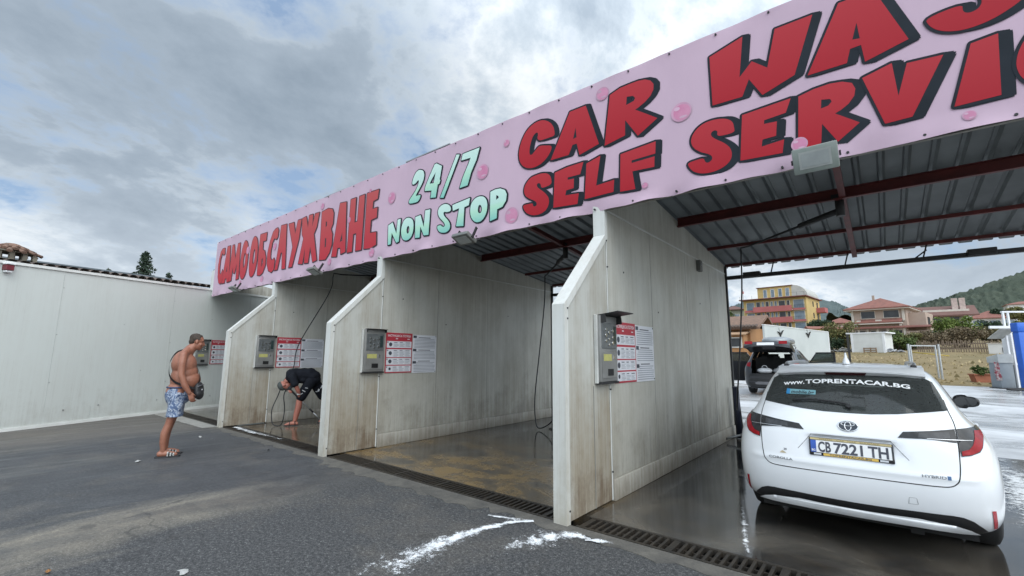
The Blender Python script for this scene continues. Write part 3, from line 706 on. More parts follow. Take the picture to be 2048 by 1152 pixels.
# ------------------------------------------------------------------ drains
GRATE = mat('grate_iron', (0.045, 0.042, 0.038), .5, .6, col2=(0.075, 0.062, 0.048), scale=9, bump=.4, bscale=60)
spans = [(LWx(3.8) + .15, WX[0] - .03), (WX[0] + TH + .03, WX[1] - .03), (WX[1] + TH + .03, WX[2] - .03), (WX[2] + TH + .06, WX[3] - .03)]
for (a, b_), lab in zip(spans, ['drain grate in front of the bay by the left boundary wall', 'foam-covered drain grate in front of the bending man', 'drain grate in front of the middle bay with ochre mud', 'drain grate behind the white estate car nearest the camera']):
    t = thing('drain_grate', lab, 'drain', (a, 3.82, 0), 0, 'drain grates along the bays')
    bm = BM()
    for y in (DR0 + .012, DR1 - .042): box(bm, (a, y, -.035), (b_, y + .03, .006))
    box(bm, (a, 3.812, -.05), (b_, 3.826, -.012))
    obj('frame', bm, GRATE, t)
    bm = BM()
    x = a + .02
    k = 0
    while x < b_ - .03:
        wdt = .022 if k % 12 else .05
        box(bm, (x, DR0 + .043, -.03), (x + wdt, DR1 - .043, .0035))
        x += .062 + (wdt - .022); k += 1
    obj('grate_bar', bm, GRATE, t)
    bm = BM(); box(bm, (a, DR0 + .0, -.155), (b_, DR1, -.15)); box(bm, (a, DR0, -.15), (b_, DR0 + .01, -.02)); box(bm, (a, DR1 - .01, -.15), (b_, DR1, -.02))
    obj('channel', bm, mat('drain_dark', (0.012, 0.012, 0.011), .6), t)

# ------------------------------------------------------------------ coin / control boxes and instruction boards
BOXG = mat('coin_box_grey', (0.215, 0.215, 0.205), .42, .35, col2=(0.27, 0.27, 0.26), scale=5)
BOXD = mat('coin_box_panel', (0.10, 0.11, 0.115), .35, .2, col2=(0.15, 0.16, 0.16), scale=12)
BOXW = mat('coin_box_side', (0.55, 0.56, 0.53), .45)
CHROME = mat('chrome', (0.75, 0.76, 0.77), .18, 1.0)
YEL = mat('sticker_yellow', (0.46, 0.44, 0.14), .6, col2=(0.36, 0.35, 0.13), scale=30)
WHT = mat('white_plastic', (0.72, 0.73, 0.74), .5, col2=(0.66, 0.67, 0.68))
REDP = mat('poster_red', (0.42, 0.03, 0.05), .5, col2=(0.37, 0.025, 0.04))
INK = mat('printing_ink', (0.06, 0.065, 0.085), .6)
INKG = mat('printing_ink_grey', (0.30, 0.32, 0.36), .6)
POSTW = mat('poster_white', (0.66, 0.67, 0.70), .4, col2=(0.60, 0.61, 0.64), scale=2)
def face(M, c, s, d0, d1): pass
def control_box(label, M, hood, grp='coin control boxes beside the instruction boards'):
    """M maps (along wall, up, out of wall) from the wall face"""
    o, rz = M
    t = thing('control_box', label, 'control box', o, rz, grp)
    # local: y = along the wall away from the street, x = out of the wall, z up
    bm = BM(); box(bm, (0, -.19, -.345), (.060, .19, .345), bev=.006); obj('casing', bm, BOXG, t, True, 40)
    bm = BM(); box(bm, (0, -.222, -.36), (.035, -.193, .35), bev=.004); obj('mounting_plate', bm, BOXW, t, True)
    bm = BM(); box(bm, (.061, -.165, .0), (.069, .165, .27), bev=.003); obj('button_panel', bm, BOXD, t, True)
    bm = BM()
    for i, (y, z) in enumerate([(-.09, .2), (-.09, .14), (-.09, .08), (-.02, .17), (-.02, .1), (.06, .19), (.06, .12), (.06, .06), (-.02, .04)]):
        bm = BM(); cyl(bm, (.069, y, z), (.079, y, z), .019 if i % 2 else .014, 12); obj('button', bm, CHROME, t, True)
    bm = BM(); box(bm, (.069, .09, .05), (.073, .145, .24)); obj('display', bm, mat('display_glass', (0.03, 0.05, 0.05), .12), t, True)
    bm = BM(); box(bm, (.061, -.165, -.31), (.067, .165, -.045), bev=.003); obj('coin_door', bm, BOXG, t, True)
    bm = BM(); box(bm, (.0675, -.14, -.13), (.069, .04, -.06)); obj('yellow_sticker', bm, YEL, t, True)
    bm = BM(); box(bm, (.0675, .075, -.115), (.075, .1, -.075), bev=.002); obj('coin_slot', bm, CHROME, t, True)
    bm = BM(); box(bm, (.0675, -.05, -.285), (.072, .07, -.215)); obj('return_tray', bm, mat('tray_black', (0.01, 0.01, 0.01), .5), t, True)
    bm = BM()
    H = Matrix.Translation((.02, 0, .350)) @ Matrix.Rotation(R(hood), 4, 'Y')
    box(bm, (0, -.17, -.004), (.24 if hood else .10, .20, .004), H)
    for y in (-.17, .20):
        box(bm, (0, y, -.09 if hood else -.05), (.09 if hood else .07, y + .006, -.004), H)
    obj('hood', bm, DARKST, t, True)
    bm = BM(); box(bm, (0, -.20, -.37), (.068, .20, -.347)); obj('bottom_ledge', bm, DARKST, t, True)
    return t
def board_red(label, M, grp='red and white washing instruction boards'):
    o, rz = M
    t = thing('instruction_board', label, 'sign', o, rz, grp)
    w, h = .56, .69                       # along y 0..w, z -h/2..h/2
    bm = BM(); box(bm, (.002, 0, -h / 2), (.010, w, h / 2), bev=.002); obj('backing', bm, REDP, t, True)
    bm = BM(); bk = BM(); gk = BM(); dots = BM()
    rows = [(.20, .085), (.06, -.075), (-.09, -.205), (-.222, -.325)]
    for i, (z1, z0) in enumerate(rows):
        box(bm, (.0102, .018, z0), (.0112, w - .018, z1))
        for c in range(3):
            y0 = .165 + c * .125
            box(gk, (.0113, y0 - .012, z0 + .008), (.0116, y0 - .010, z1 - .008))
            box(bk, (.0113, y0, z1 - .028), (.0118, y0 + (.07, .06, .09)[c], z1 - .018))
            z = z1 - .042
            k = 0
            while z > z0 + .012:
                box(gk, (.0113, y0, z - .006), (.0117, y0 + (.10 if (k + c + i) % 3 else .075), z))
                z -= .0155; k += 1
        dots = BM(); cyl(dots, (.0112, .095, (z0 + z1) / 2), (.0122, .095, (z0 + z1) / 2), .034 if i < 3 else .024, 16); obj('car_picture', dots, INK, t, True)
        box(bk, (.0113, .026, z1 - .034), (.012, .05, z1 - .006))
    obj('text_field', bm, POSTW, t, True)
    obj('heading', bk, INK, t, True)
    obj('fine_print', gk, INKG, t, True)
    for i in range(4):
        tb, tw = text_bm(str(i + 1), .042)
        bm2 = BM(); join(bm2, tb, Matrix.Translation((.0125, .031, rows[i][0] - .034)) @ Matrix(((0, 0, 1, 0), (1, 0, 0, 0), (0, 1, 0, 0), (0, 0, 0, 1))))
        obj('row_number', bm2, WHT, t, True)
    tb, tw = text_bm('ИНСТРУКЦИИ ЗА УПОТРЕБА', .05, .0006)
    bm2 = BM(); join(bm2, tb, Matrix.Translation((.0106, .035, .275)) @ Matrix(((0, 0, 1, 0), (.49 / tw, 0, 0, 0), (0, 1.05, 0, 0), (0, 0, 0, 1))))
    obj('title', bm2, WHT, t, True)
    bm = BM(); box(bm, (.0102, .2, .238), (.0108, .245, .25)); box(bm, (.0102, .45, .235), (.0108, .5, .247)); obj('subtitle', bm, WHT, t, True)
    return t
def board_white(label, M, grp='white rules boards'):
    o, rz = M
    t = thing('rules_board', label, 'sign', o, rz, grp)
    w, h = .56, .685
    bm = BM(); box(bm, (.002, 0, -h / 2), (.008, w, h / 2), bev=.002); obj('backing', bm, POSTW, t, True)
    gk, bk = BM(), BM()
    rnd = random.Random(8)
    for z1, n in ((.30, 7), (.075, 6), (-.125, 7)):
        z = z1
        box(bk, (.0082, .13, z - .012), (.0086, .13 + .28, z))
        for k in range(n):
            z -= .026
            a = rnd.uniform(.03, .09) if k < 2 else .035
            box(gk, (.0082, a, z - .011), (.0086, w - a * rnd.uniform(.7, 1.2), z - .002))
    for z in (.33, .09, -.13): box(bk, (.0082, .008, z - .045), (.0088, .085, z))
    obj('heading', bk, INK, t, True); obj('fine_print', gk, INKG, t, True)
    bm = BM()
    for y, z in ((.02, .32), (w - .02, .325), (w - .02, -.32)): cyl(bm, (.008, y, z), (.012, y, z), .009, 8)
    obj('screw', bm, DARKST, t, True)
    return t
names = ['the partition by the left boundary wall', 'the middle partition wall', 'the nearest partition wall']
cb = control_box('grey coin control box on the middle partition wall', ((WX[1] + TH, 4.375, 1.58), 0), 0)
copy_thing(cb, 'grey coin control box on the partition behind the bending man', loc=(WX[0] + TH, 4.375, 1.575))
lrz = math.atan2(LW_D.y, LW_D.x) - math.pi / 2
def lwp(s, off=.0): return (LW_A.x + LW_D.x * s + LW_D.y * off, LW_A.y + LW_D.y * s - LW_D.x * off)
LS = (4.37 - LW_A.y) / LW_D.y
cbl = copy_thing(cb, 'grey coin control box on the left boundary wall beyond the shirtless man', loc=(*lwp(LS - .02, .006), 1.565), rz=lrz)
control_box('grey coin control box with a wide projecting hood on the nearest partition wall', ((WX[2] + TH, 4.41, 1.585), 0), -7)
br = board_red('red washing instruction board on the middle partition wall', ((WX[1] + TH, 4.625, 1.545), 0))
copy_thing(br, 'red washing instruction board on the partition behind the bending man', loc=(WX[0] + TH, 4.625, 1.555))
copy_thing(br, 'red washing instruction board on the nearest partition wall', loc=(WX[2] + TH, 4.64, 1.55))
copy_thing(br, 'red washing instruction board on the left boundary wall', loc=(*lwp(LS + .27, .006), 1.565), rz=lrz)
bw = board_white('white rules board on the middle partition wall', ((WX[1] + TH, 5.20, 1.53), 0))
copy_thing(bw, 'white rules board on the partition behind the bending man, crossed by his hose', loc=(WX[0] + TH, 5.19, 1.54))
copy_thing(bw, 'white rules board on the nearest partition wall', loc=(WX[2] + TH, 5.21, 1.54))
copy_thing(bw, 'white rules board on the left boundary wall, hidden by a partition', loc=(*lwp(LS + .85, .006), 1.55), rz=lrz)

# ------------------------------------------------------------------ left boundary wall, coping
LWALL = panel_mat('boundary_panel', (0.53, 0.565, 0.54), (0.46, 0.475, 0.445), 0.5, 1.6, (0.27, 0.255, 0.22), .55)
t = thing('boundary_wall', 'long pale grey panel wall on the left behind the shirtless man', 'wall', (LW_A.x, LW_A.y, 0), lrz)
S0, S1 = -14.0, 10.4
bm = BM()
def ltop(s): return 3.155 + .036 * max(min(s, 6), -6)
prism(bm, [(S0, .05), (S1, .05), (S1, ltop(S1)), (6, ltop(6)), (S0, ltop(S0))], -.12, M_YZ); obj('panel', bm, LWALL, t, True)
bm = BM()
for s in (-11, -8.6, -6.2, -3.8, -1.4, .62, 3.05, 5.5, 7.9): box(bm, (-.002, s, .3), (.0025, s + .006, ltop(s)))
for s in (-7, -2.2, 1.45, 3.9): box(bm, (-.002, s, .05), (.0025, s + .006, .34))
obj('panel_joint', bm, mat('joint_grey', (0.47, 0.50, 0.48), .7), t, True)
bm = BM(); prism(bm, [(S0, .0), (S1, .0), (S1, .06), (S0, .06)], .03, Matrix.Translation((-.005, 0, 0)) @ M_YZ); obj('base_rail', bm, TRIM, t, True)
bm = BM()
for (a, b_) in ((S0, 6), (6, S1)):
    prism(bm, [(a, ltop(a)), (b_, ltop(b_)), (b_, ltop(b_) + .055), (a, ltop(a) + .055)], .18, Matrix.Translation((-.15, 0, 0)) @ M_YZ)
obj('coping', bm, TRIM, t, True)
bm = BM()
for s in (-9, -7, -5, -3, -1, .95, 1.6, 2.9, 3.6, 4.4): cyl(bm, (0, s, .33 + .02 * math.sin(s * 5)), (.012, s, .33 + .02 * math.sin(s * 5)), .013, 8)
for s, z in ((.62, 2.9), (.62, 1.9), (.62, .9), (3.05, 2.9), (3.05, 1.8), (3.05, .8), (1.9, 2.2), (2.4, 1.1), (4.2, 2.5)): cyl(bm, (0, s + .02, z), (.006, s + .02, z), .010, 8)
obj('bolt', bm, STEEL, t, True)

# lamp and pink sign at the top of the boundary wall, on the edge of the view
t = thing('wall_lamp', 'small dark red lamp head on the left boundary wall below the pink sign', 'lamp', (*lwp(-.32, .01), 3.12), lrz)
bm = BM(); box(bm, (-.02, -.06, -.02), (.12, .06, .09), bev=.01); obj('housing', bm, mat('lamp_red', (0.16, 0.02, 0.03), .4), t, True)
bm = BM(); box(bm, (-.02, -.07, .092), (.14, .07, .13), bev=.008); obj('cap', bm, WHT, t, True)
bm = BM(); box(bm, (.0, -.045, -.06), (.10, .05, -.022), bev=.008); obj('lens', bm, WHT, t, True)
t = thing('pink_sign', 'pink sign board with white border on top of the boundary wall', 'sign', (*lwp(-1.2, -.06), 3.16), lrz)
bm = BM(); box(bm, (-.03, -1.4, .06), (.03, .72, .30), bev=.006); obj('board', bm, WHT, t, True)
bm = BM(); box(bm, (.0305, -1.36, .10), (.034, .68, .25)); obj('pink_field', bm, mat('sign_pink', (0.62, 0.12, 0.33), .5), t, True)
bm = BM()
for s in (-1.2, .5): box(bm, (-.02, s, -.1), (.02, s + .04, .06))
obj('bracket', bm, DARKST, t, True)

# ------------------------------------------------------------------ canopy
CORR = mat('corrugated_underside', (0.15, 0.16, 0.16), .5, .15, col2=(0.105, 0.112, 0.113), scale=1.4, detail=8)
REDOX = mat('red_oxide_steel', (0.13, 0.022, 0.02), .6, .1, col2=(0.08, 0.018, 0.016), scale=5)
RX0, RX1 = -15.2, 2.45
t = thing('canopy', 'corrugated metal canopy roof on red steel beams over the wash bays', 'canopy', (-6.4, 7.2, 3.4))
bm = BM()
prof = []
x = RX0; k = 0
while x < RX1:
    prof += [(x, 0), (x + .15, 0), (x + .172, .042), (x + .205, .042)]
    x += .227
prof.append((x, 0))
rows = []
for y in (ROOF_Y0, 6.2, 8.0, ROOF_Y1):
    rows.append([bm.verts.new((px, y, roof_z(y) + pz)) for px, pz in prof])
for a, b_ in zip(rows, rows[1:]):
    for i in range(len(prof) - 1): bm.faces.new((a[i], a[i + 1], b_[i + 1], b_[i]))
bmesh.ops.solidify(bm, geom=bm.faces[:], thickness=0.004)
obj('roof_sheet', bm, CORR, t)
bm = BM()
def beam(bm, y, zt, w, h, x0=RX0 + .1, x1=RX1 - .3): box(bm, (x0, y - w / 2, zt - h), (x1, y + w / 2, zt))
# main channel beam: web with two flanges
for (x0, x1) in ((RX0 + .3, WX[0] + .02), (WX[0] + TH, WX[1]), (WX[1] + TH, WX[2]), (WX[2] + TH, WX[3]), ):
    bm = BM()
    zt = roof_z(7.0) - .006
    box(bm, (x0, 6.985, zt - .12), (x1, 7.0, zt)); box(bm, (x0, 6.94, zt - .135), (x1, 7.0, zt - .12)); box(bm, (x0, 6.93, zt), (x1, 7.0, zt + .004))
    box(bm, (x0, 7.012, zt - .10), (x1, 7.06, zt - .05))
    obj('main_beam', bm, REDOX, t)
    for y, h in ((8.56, .055), (9.74, .055), (4.75, .07)):
        bm = BM(); zt = roof_z(y) - .004; box(bm, (x0, y - .025, zt - h), (x1, y + .025, zt)); obj('purlin', bm, REDOX, t)
for xc in (-0.2, -4.45, -8.7, -12.9):
    bm = BM()
    vs = box(bm, (xc - .035, ROOF_Y0 + .05, -.07), (xc + .035, 9.76, 0))
    for v in vs: v.co.z += roof_z(v.co.y) - .062
    obj('rafter', bm, REDOX, t)
for yy in (9.68, 4.6):
    bm = BM(); box(bm, (2.25, yy, 0), (2.35, yy + .1, roof_z(yy))); obj('canopy_post', bm, REDOX, t)
# eaves rail at the far end with its hangers
for x0, x1 in ((WX[2] + TH + .03, WX[3] - .02), (WX[1] + TH + .03, WX[2] - .02), (WX[0] + TH + .03, WX[1] - .02), (LWx(9.7) + .2, WX[0] - .02)):
    bm = BM(); box(bm, (x0, 9.70, 3.055), (x1, 9.78, 3.125)); obj('eaves_rail', bm, DARKST, t)
    bm = BM()
    for f in (.19, .47, .72): 
        xx = x0 + (x1 - x0) * f
        tube(bm, [(xx, 9.74, 3.12), (xx + .06, 9.74, roof_z(9.74) - .04)], .012, 6)
        if f == .72: tube(bm, [(xx - .1, 9.74, 3.12), (xx + .05, 9.74, 3.24)], .012, 6)
    obj('hanger', bm, DARKST, t)
for xa, xb in ((-1.98, -1.68), (1.18, 1.50)):
    bm = BM(); box(bm, (xa, 9.66, 3.065), (xb, 9.80, 3.165), bev=.01); obj('cable_box', bm, DARKST, t)

# ------------------------------------------------------------------ banner
BY = 4.46
BX0, BX1, BZ0, BZ1 = -14.78, 2.4, 3.149, 4.745
PINK = mat('banner_pink', (0.545, 0.395, 0.48), .55, col2=(0.50, 0.365, 0.445), scale=.8, spec=.3, bump=.22, bscale=2.2, bdist=.03, stretch=(1.6, 1, .5))
t = thing('banner', 'long pink banner with red and mint lettering across the canopy front', 'banner', (BX0, BY, BZ0))
bm = BM()
nx, nz = 260, 24
rnd = random.Random(2)
rows = []
for j in range(nz + 1):
    row = []
    for i in range(nx + 1):
        u = i / nx; v = j / nz
        x = BX0 + (BX1 - BX0) * u; z = BZ0 + (BZ1 - BZ0) * v
        e = (max(0, 1 - v * 11.5) ** 1.3 + .3 * max(0, (v - .94) * 16) ** 1.5)
        y = BY - .003 - .002 * (1 + math.sin(x * 1.7 + z * 2.6)) * .5 - e * .016 * (math.sin(x * 7.3 + z * 9) + .7 * math.sin(x * 12.1 - z * 17 + 1) + .4 * math.sin(x * 3.1))
        zz_ = z + (.004 * math.sin(x * 2 * math.pi / .47) if j == 0 else 0)
        row.append(bm.verts.new((x, y, zz_)))
    rows.append(row)
for a, b_ in zip(rows, rows[1:]):
    for i in range(nx): bm.faces.new((a[i], a[i + 1], b_[i + 1], b_[i]))
obj('sheet', bm, PINK, t, smooth=80)
bm = BM(); box(bm, (BX0 + .01, BY + .03, BZ0 + .02), (BX1 - .01, BY + .036, BZ1 - .02)); obj('backing_sheet', bm, mat('galvanised', (0.40, 0.41, 0.42), .5, .4), t)
bm = BM()
box(bm, (BX0, BY + .04, BZ1 - .045), (BX1, BY + .08, BZ1 - .005)); box(bm, (BX0, BY + .04, BZ0 + .01), (BX1, BY + .08, BZ0 + .05))
x = BX0
while x < BX1:
    box(bm, (x, BY + .04, BZ0 + .05), (x + .04, BY + .08, BZ1 - .045)); x += 2.12
obj('frame', bm, mat('banner_frame', (0.30, 0.29, 0.25), .6, .3), t)
bm = BM(); box(bm, (BX0 - .03, BY - .004, BZ0), (BX0, BY + .09, BZ1)); obj('end_strip', bm, TRIM, t)
x = BX0 + .15
first = None
while x < BX1:
    for z in (BZ0 + .028, BZ1 - .028):
        if first is None:
            bm = BM(); cyl(bm, (0, -.016, 0), (0, .01, 0), .0105, 8); first = obj('fixing_bolt', bm, DARKST, t, True); q = first
        else:
            q = first.copy(); COL.objects.link(q); q.parent = t
        q.location = (x - BX0, 0, z - BZ0)
    x += .47
GALV_ = mat('flashing', (0.42, 0.43, 0.44), .4, .5)
for x0, x1, z in ((-9.6, -8.9, 0), (-8.7, -7.9, 0), (-6.0, -4.9, .02), (-13.2, -12.0, 0)):
    bm = BM(); box(bm, (x0, BY + .0, BZ1 + z - .006), (x1, BY + .2, BZ1 + z + .012)); obj('top_flashing', bm, GALV_, t)

def grad_mat(name, z0, z1, stops, rough=.5):
    """printed colour gradient over the height of a line of lettering"""
    m, tt, b = base_mat(name)
    s = N(tt, 'ShaderNodeSeparateXYZ')
    tt.links.new(coords(tt), s.inputs[0])
    f = math_node(tt, 'DIVIDE', math_node(tt, 'SUBTRACT', s.outputs[2], z0 - BZ0), z1 - z0)
    tt.links.new(ramp_node(tt, f, stops), b.inputs['Base Color'])
    b.inputs['Roughness'].default_value = .6
    b.inputs['Specular IOR Level'].default_value = .2
    return m
RG = [(0, (0.36, 0.012, 0.022)), (1, (0.42, 0.032, 0.042))]
MG = [(0, (0.20, 0.50, 0.44)), (.45, (0.42, 0.68, 0.52)), (.55, (0.46, 0.68, 0.60)), (1, (0.56, 0.74, 0.66))]
LM = {'red_hi': grad_mat('letter_red_top', 3.9, 4.58, RG), 'red_lo': grad_mat('letter_red_bottom', 3.28, 3.83, RG),
      'mint_hi': grad_mat('letter_mint_top', 3.9, 4.53, MG), 'mint_lo': grad_mat('letter_mint_bottom', 3.34, 3.8, MG),
      'cyr': grad_mat('letter_red_tall', 3.38, 4.48, [(0, (0.44, 0.03, 0.045)), (1, (0.45, 0.085, 0.085))])}
OUTL = mat('letter_outline', (0.020, 0.026, 0.034), .65, spec=.15)
OUTM = mat('letter_outline_soft', (0.085, 0.055, 0.065), .65, spec=.15)
def area2(p): return sum(p[i][0] * p[(i + 1) % len(p)][1] - p[(i + 1) % len(p)][0] * p[i][1] for i in range(len(p)))
def chaikin(p, n=1):
    for _ in range(n):
        q = []
        for i in range(len(p)):
            a, b_ = p[i], p[(i + 1) % len(p)]
            q += [(a[0] * .75 + b_[0] * .25, a[1] * .75 + b_[1] * .25), (a[0] * .25 + b_[0] * .75, a[1] * .25 + b_[1] * .75)]
        p = q
    return p
def offset(p, d):
    """grow (d > 0) a counter-clockwise polygon with mitred, limited corners"""
    n = len(p); o = []
    for i in range(n):
        a, b_, c = Vector(p[i - 1]), Vector(p[i]), Vector(p[(i + 1) % n])
        e1 = (b_ - a); e2 = (c - b_)
        if e1.length < 1e-6 or e2.length < 1e-6: o.append(tuple(b_)); continue
        e1.normalize(); e2.normalize()
        n1 = Vector((e1.y, -e1.x)); n2 = Vector((e2.y, -e2.x))
        m = n1 + n2
        if m.length < .3:
            o += [tuple(b_ + n1 * d), tuple(b_ + n2 * d)]; continue
        k = 2 / m.dot(m)
        if k > 2.2:
            o += [tuple(b_ + (n1 * .8 + e1 * .45) * d), tuple(b_ + (n2 * .8 - e2 * .45) * d)]
        else: o.append(tuple(b_ + m * (d * k)))
    return o
from mathutils.geometry import tessellate_polygon
def flat_poly(bm, outer, holes, y):
    loops = [[Vector((a, b_, 0)) for a, b_ in q] for q in [outer] + list(holes)]
    vs = [bm.verts.new((v.x, y, v.y)) for l in loops for v in l]
    for tri in tessellate_polygon(loops):
        try:
            f = bm.faces.new([vs[i] for i in tri])
            f.normal_update()
            if f.normal.y > 0: f.normal_flip()
        except ValueError: pass
groups = {}
LIFT = BY - .012
for kind, sm, outer, holes in LETTERS:
    if area2(outer) < 0: outer = outer[::-1]
    holes = [h if area2(h) < 0 else h[::-1] for h in holes]
    if sm: outer = chaikin(outer, 2); holes = [chaikin(h, 2) for h in holes]
    zc = sum(q[1] for q in outer) / len(outer)
    key = kind if kind == 'cyr' else kind + ('_hi' if zc > 3.87 else '_lo')
    xc_ = min(q[0] for q in outer)
    word = key + str(1 if (key == 'red_hi' and xc_ > -1.4) or (key == 'red_lo' and xc_ > -1.6) or (key == 'mint_lo' and xc_ > -5.2) else 0)
    g = groups.setdefault(word, (BM(), BM()))
    flat_poly(g[0], outer, holes, LIFT)
    ow, sx, sz, n = {'red': (.021, .052, -.012, 7), 'min': (.017, .014, -.008, 3), 'cyr': (.017, .022, -.008, 3)}[kind[:3]]
    shifts = [(ow * math.cos(2 * math.pi * k / 14), ow * math.sin(2 * math.pi * k / 14)) for k in range(14)]
    shifts += [(sx * k / n + ow * math.cos(a), sz * k / n + ow * math.sin(a)) for k in range(1, n + 1) for a in (-2.2, -1.2, -.4, .4, 1.2)]
    for k, (dx, dz) in enumerate(shifts):
        flat_poly(g[1], [(a + dx, b_ + dz) for a, b_ in outer], [[(a + dx, b_ + dz) for a, b_ in h] for h in holes], LIFT + .001 + .00006 * k)
for key, (a, b_) in groups.items():
    o = obj('lettering', a, LM[key[:-1]], t)
    obj('lettering_outline', b_, OUTM if key == 'cyr0' else OUTL, o)
BUB = mat('bubble_pink', (0.52, 0.17, 0.30), .35, col2=(0.56, 0.25, 0.37), scale=6)
BUBR = mat('bubble_rim', (0.56, 0.30, 0.42), .35)
BUBH = mat('bubble_highlight', (0.60, 0.38, 0.49), .35)
def disc(cx, cz, rx, rz_, y, n=24):
    bm = BM(); flat_poly(bm, [(cx + rx * math.cos(2 * math.pi * k / n), cz + rz_ * math.sin(2 * math.pi * k / n)) for k in range(n)], [], y); return bm
for x, z, r in BUBBLES + [(1.75, 3.9, .1), (2.1, 4.3, .07)]:
    if r > .12: r = .12
    if abs(x + 3.75) < .005 and r > .06: continue
    ob = obj('bubble', disc(x, z, r, r, LIFT - .001), BUBR, t)
    obj('bubble_core', disc(x + r * .05, z - r * .04, r * .82, r * .82, LIFT - .002), BUB, ob)
    h = disc(x - r * .4, z + r * .42, r * .3, r * .2, LIFT - .003, 12); join(h, disc(x + r * .2, z - r * .55, r * .4, r * .12, LIFT - .003, 12)); obj('highlight', h, BUBH, ob)

# ------------------------------------------------------------------ floodlights under the banner
def floodlight(label, x, z, tilt):
    t = thing('floodlight', label, 'floodlight', (x, 4.24, z), 0, 'floodlights under the banner')
    Mx = Matrix.Rotation(R(tilt), 4, 'X')
    bm = BM(); box(bm, (-.155, -.028, -.105), (.155, .028, .105), Mx, bev=.01); obj('housing', bm, FLH, t, True, 40)
    bm = BM(); box(bm, (-.11, -.0305, -.07), (.11, -.029, .07), Mx); obj('bezel', bm, mat('flood_bezel', (0.42, 0.44, 0.42), .5), t, True)
    bm = BM(); box(bm, (-.095, -.0325, -.055), (.095, -.031, .055), Mx); obj('glass', bm, mat('flood_glass', (0.40, 0.43, 0.42), .15), t, True)
    bm = BM()
    for sx in (-.168, .158): box(bm, (sx, -.01, -.02), (sx + .01, .17, .02), Mx)
    tube(bm, [(-.165, .16, 0), (.165, .16, 0)], .012, 6); tube(bm, [(0, .16, 0), (0, .32, .05)], .014, 6)
    obj('bracket', bm, DARKST, t, True)
    return t
FLH = mat('flood_housing', (0.29, 0.33, 0.30), .5, .1)
fl = floodlight('floodlight facing out under the banner nearest the camera, above the white car', -0.27, 3.11, 22)
FLD = mat('flood_housing_dark', (0.20, 0.205, 0.19), .5, .2)
FLH = FLD
f2 = floodlight('floodlight tilted down under NON STOP on the banner', -4.32, 3.10, 62)
copy_thing(f2, 'floodlight tilted down above the bending man under the tall red lettering', loc=(-8.45, 4.24, 3.12))
copy_thing(f2, 'floodlight tilted down at the far left end of the banner', loc=(-12.5, 4.24, 3.13))

# ------------------------------------------------------------------ booms and hoses
HOSE = mat('hose_black', (0.012, 0.012, 0.014), .4)
def boom(label, px, py, tip, g='hose booms under the canopy'):
    z = roof_z(py) - .2
    t = thing('hose_boom', label, 'boom', (px, py, z), 0, g)
    bm = BM(); cyl(bm, (px, py, z + .13), (px, py, z - .14), .05, 12); box(bm, (px - .08, py - .08, z + .09), (px + .08, py + .08, z + .14)); obj('swivel', bm, DARKST, t)
    bm = BM(); a = Vector((px, py, z - .06)); b_ = Vector(tip)
    tube(bm, [a, a.lerp(b_, .35)], .042, 8); tube(bm, [a.lerp(b_, .3), a.lerp(b_, .9), b_ + Vector((0, 0, .02)), b_ + Vector((0, 0, -.03))], [.018, .015, .013, .011], 8)
    obj('arm', bm, STEEL if False else DARKST, t)
    return t
boom('hose boom swung towards the nearest partition, above the white car', -0.24, 7.05, (-1.66, 8.1, 3.29))
boom('hose boom over the middle bay', -4.45, 7.05, (-5.45, 7.8, 3.19))
boom('hose boom over the bay of the bending man', -8.7, 7.05, (-9.3, 5.1, 3.28))
def hose(label, pts, r=.012, k=10):
    bm = BM(); tube(bm, spline(pts, k), r, 8)
    return tag(obj('hose', bm, HOSE), label, 'hose', 'pressure hoses')
hose('black hose hanging from the boom beside the white car', [(-1.66, 8.1, 3.27), (-1.69, 8.1, 2.6), (-1.78, 8.1, 1.65), (-1.87, 8.15, .95), (-1.98, 8.5, .62), (-2.12, 9.25, .95), (-2.14, 9.4, .62), (-2.06, 9.2, .22), (-1.9, 8.8, .02), (-1.7, 8.3, .016), (-1.55, 8.0, .016)])
hose('black hose hanging and coiling on the floor of the middle bay', [(-5.45, 7.8, 3.17), (-5.47, 7.8, 2.6), (-5.60, 7.8, 1.6), (-5.72, 7.8, .7), (-5.72, 7.8, .25), (-5.6, 7.75, .04), (-5.3, 7.7, .15), (-5.0, 7.6, .4), (-4.9, 7.7, .2), (-5.1, 7.9, .015), (-5.5, 8.0, .015)])
# lance holder at the end of the near partition
t = thing('lance_holder', 'dark lance holder tube leaning at the far end of the nearest partition', 'holder', (-2.2, 9.35, 0))
bm = BM(); tube(bm, [(-2.17, 9.45, .02), (-2.19, 9.35, .95)], [.07, .05], 10); obj('tube', bm, mat('holder_navy', (0.02, 0.025, 0.05), .5), t)
bm = BM(); tube(bm, [(-2.28, 8.9, .06), (-1.75, 9.3, .22)], .022, 8); obj('lance', bm, STEEL, t)

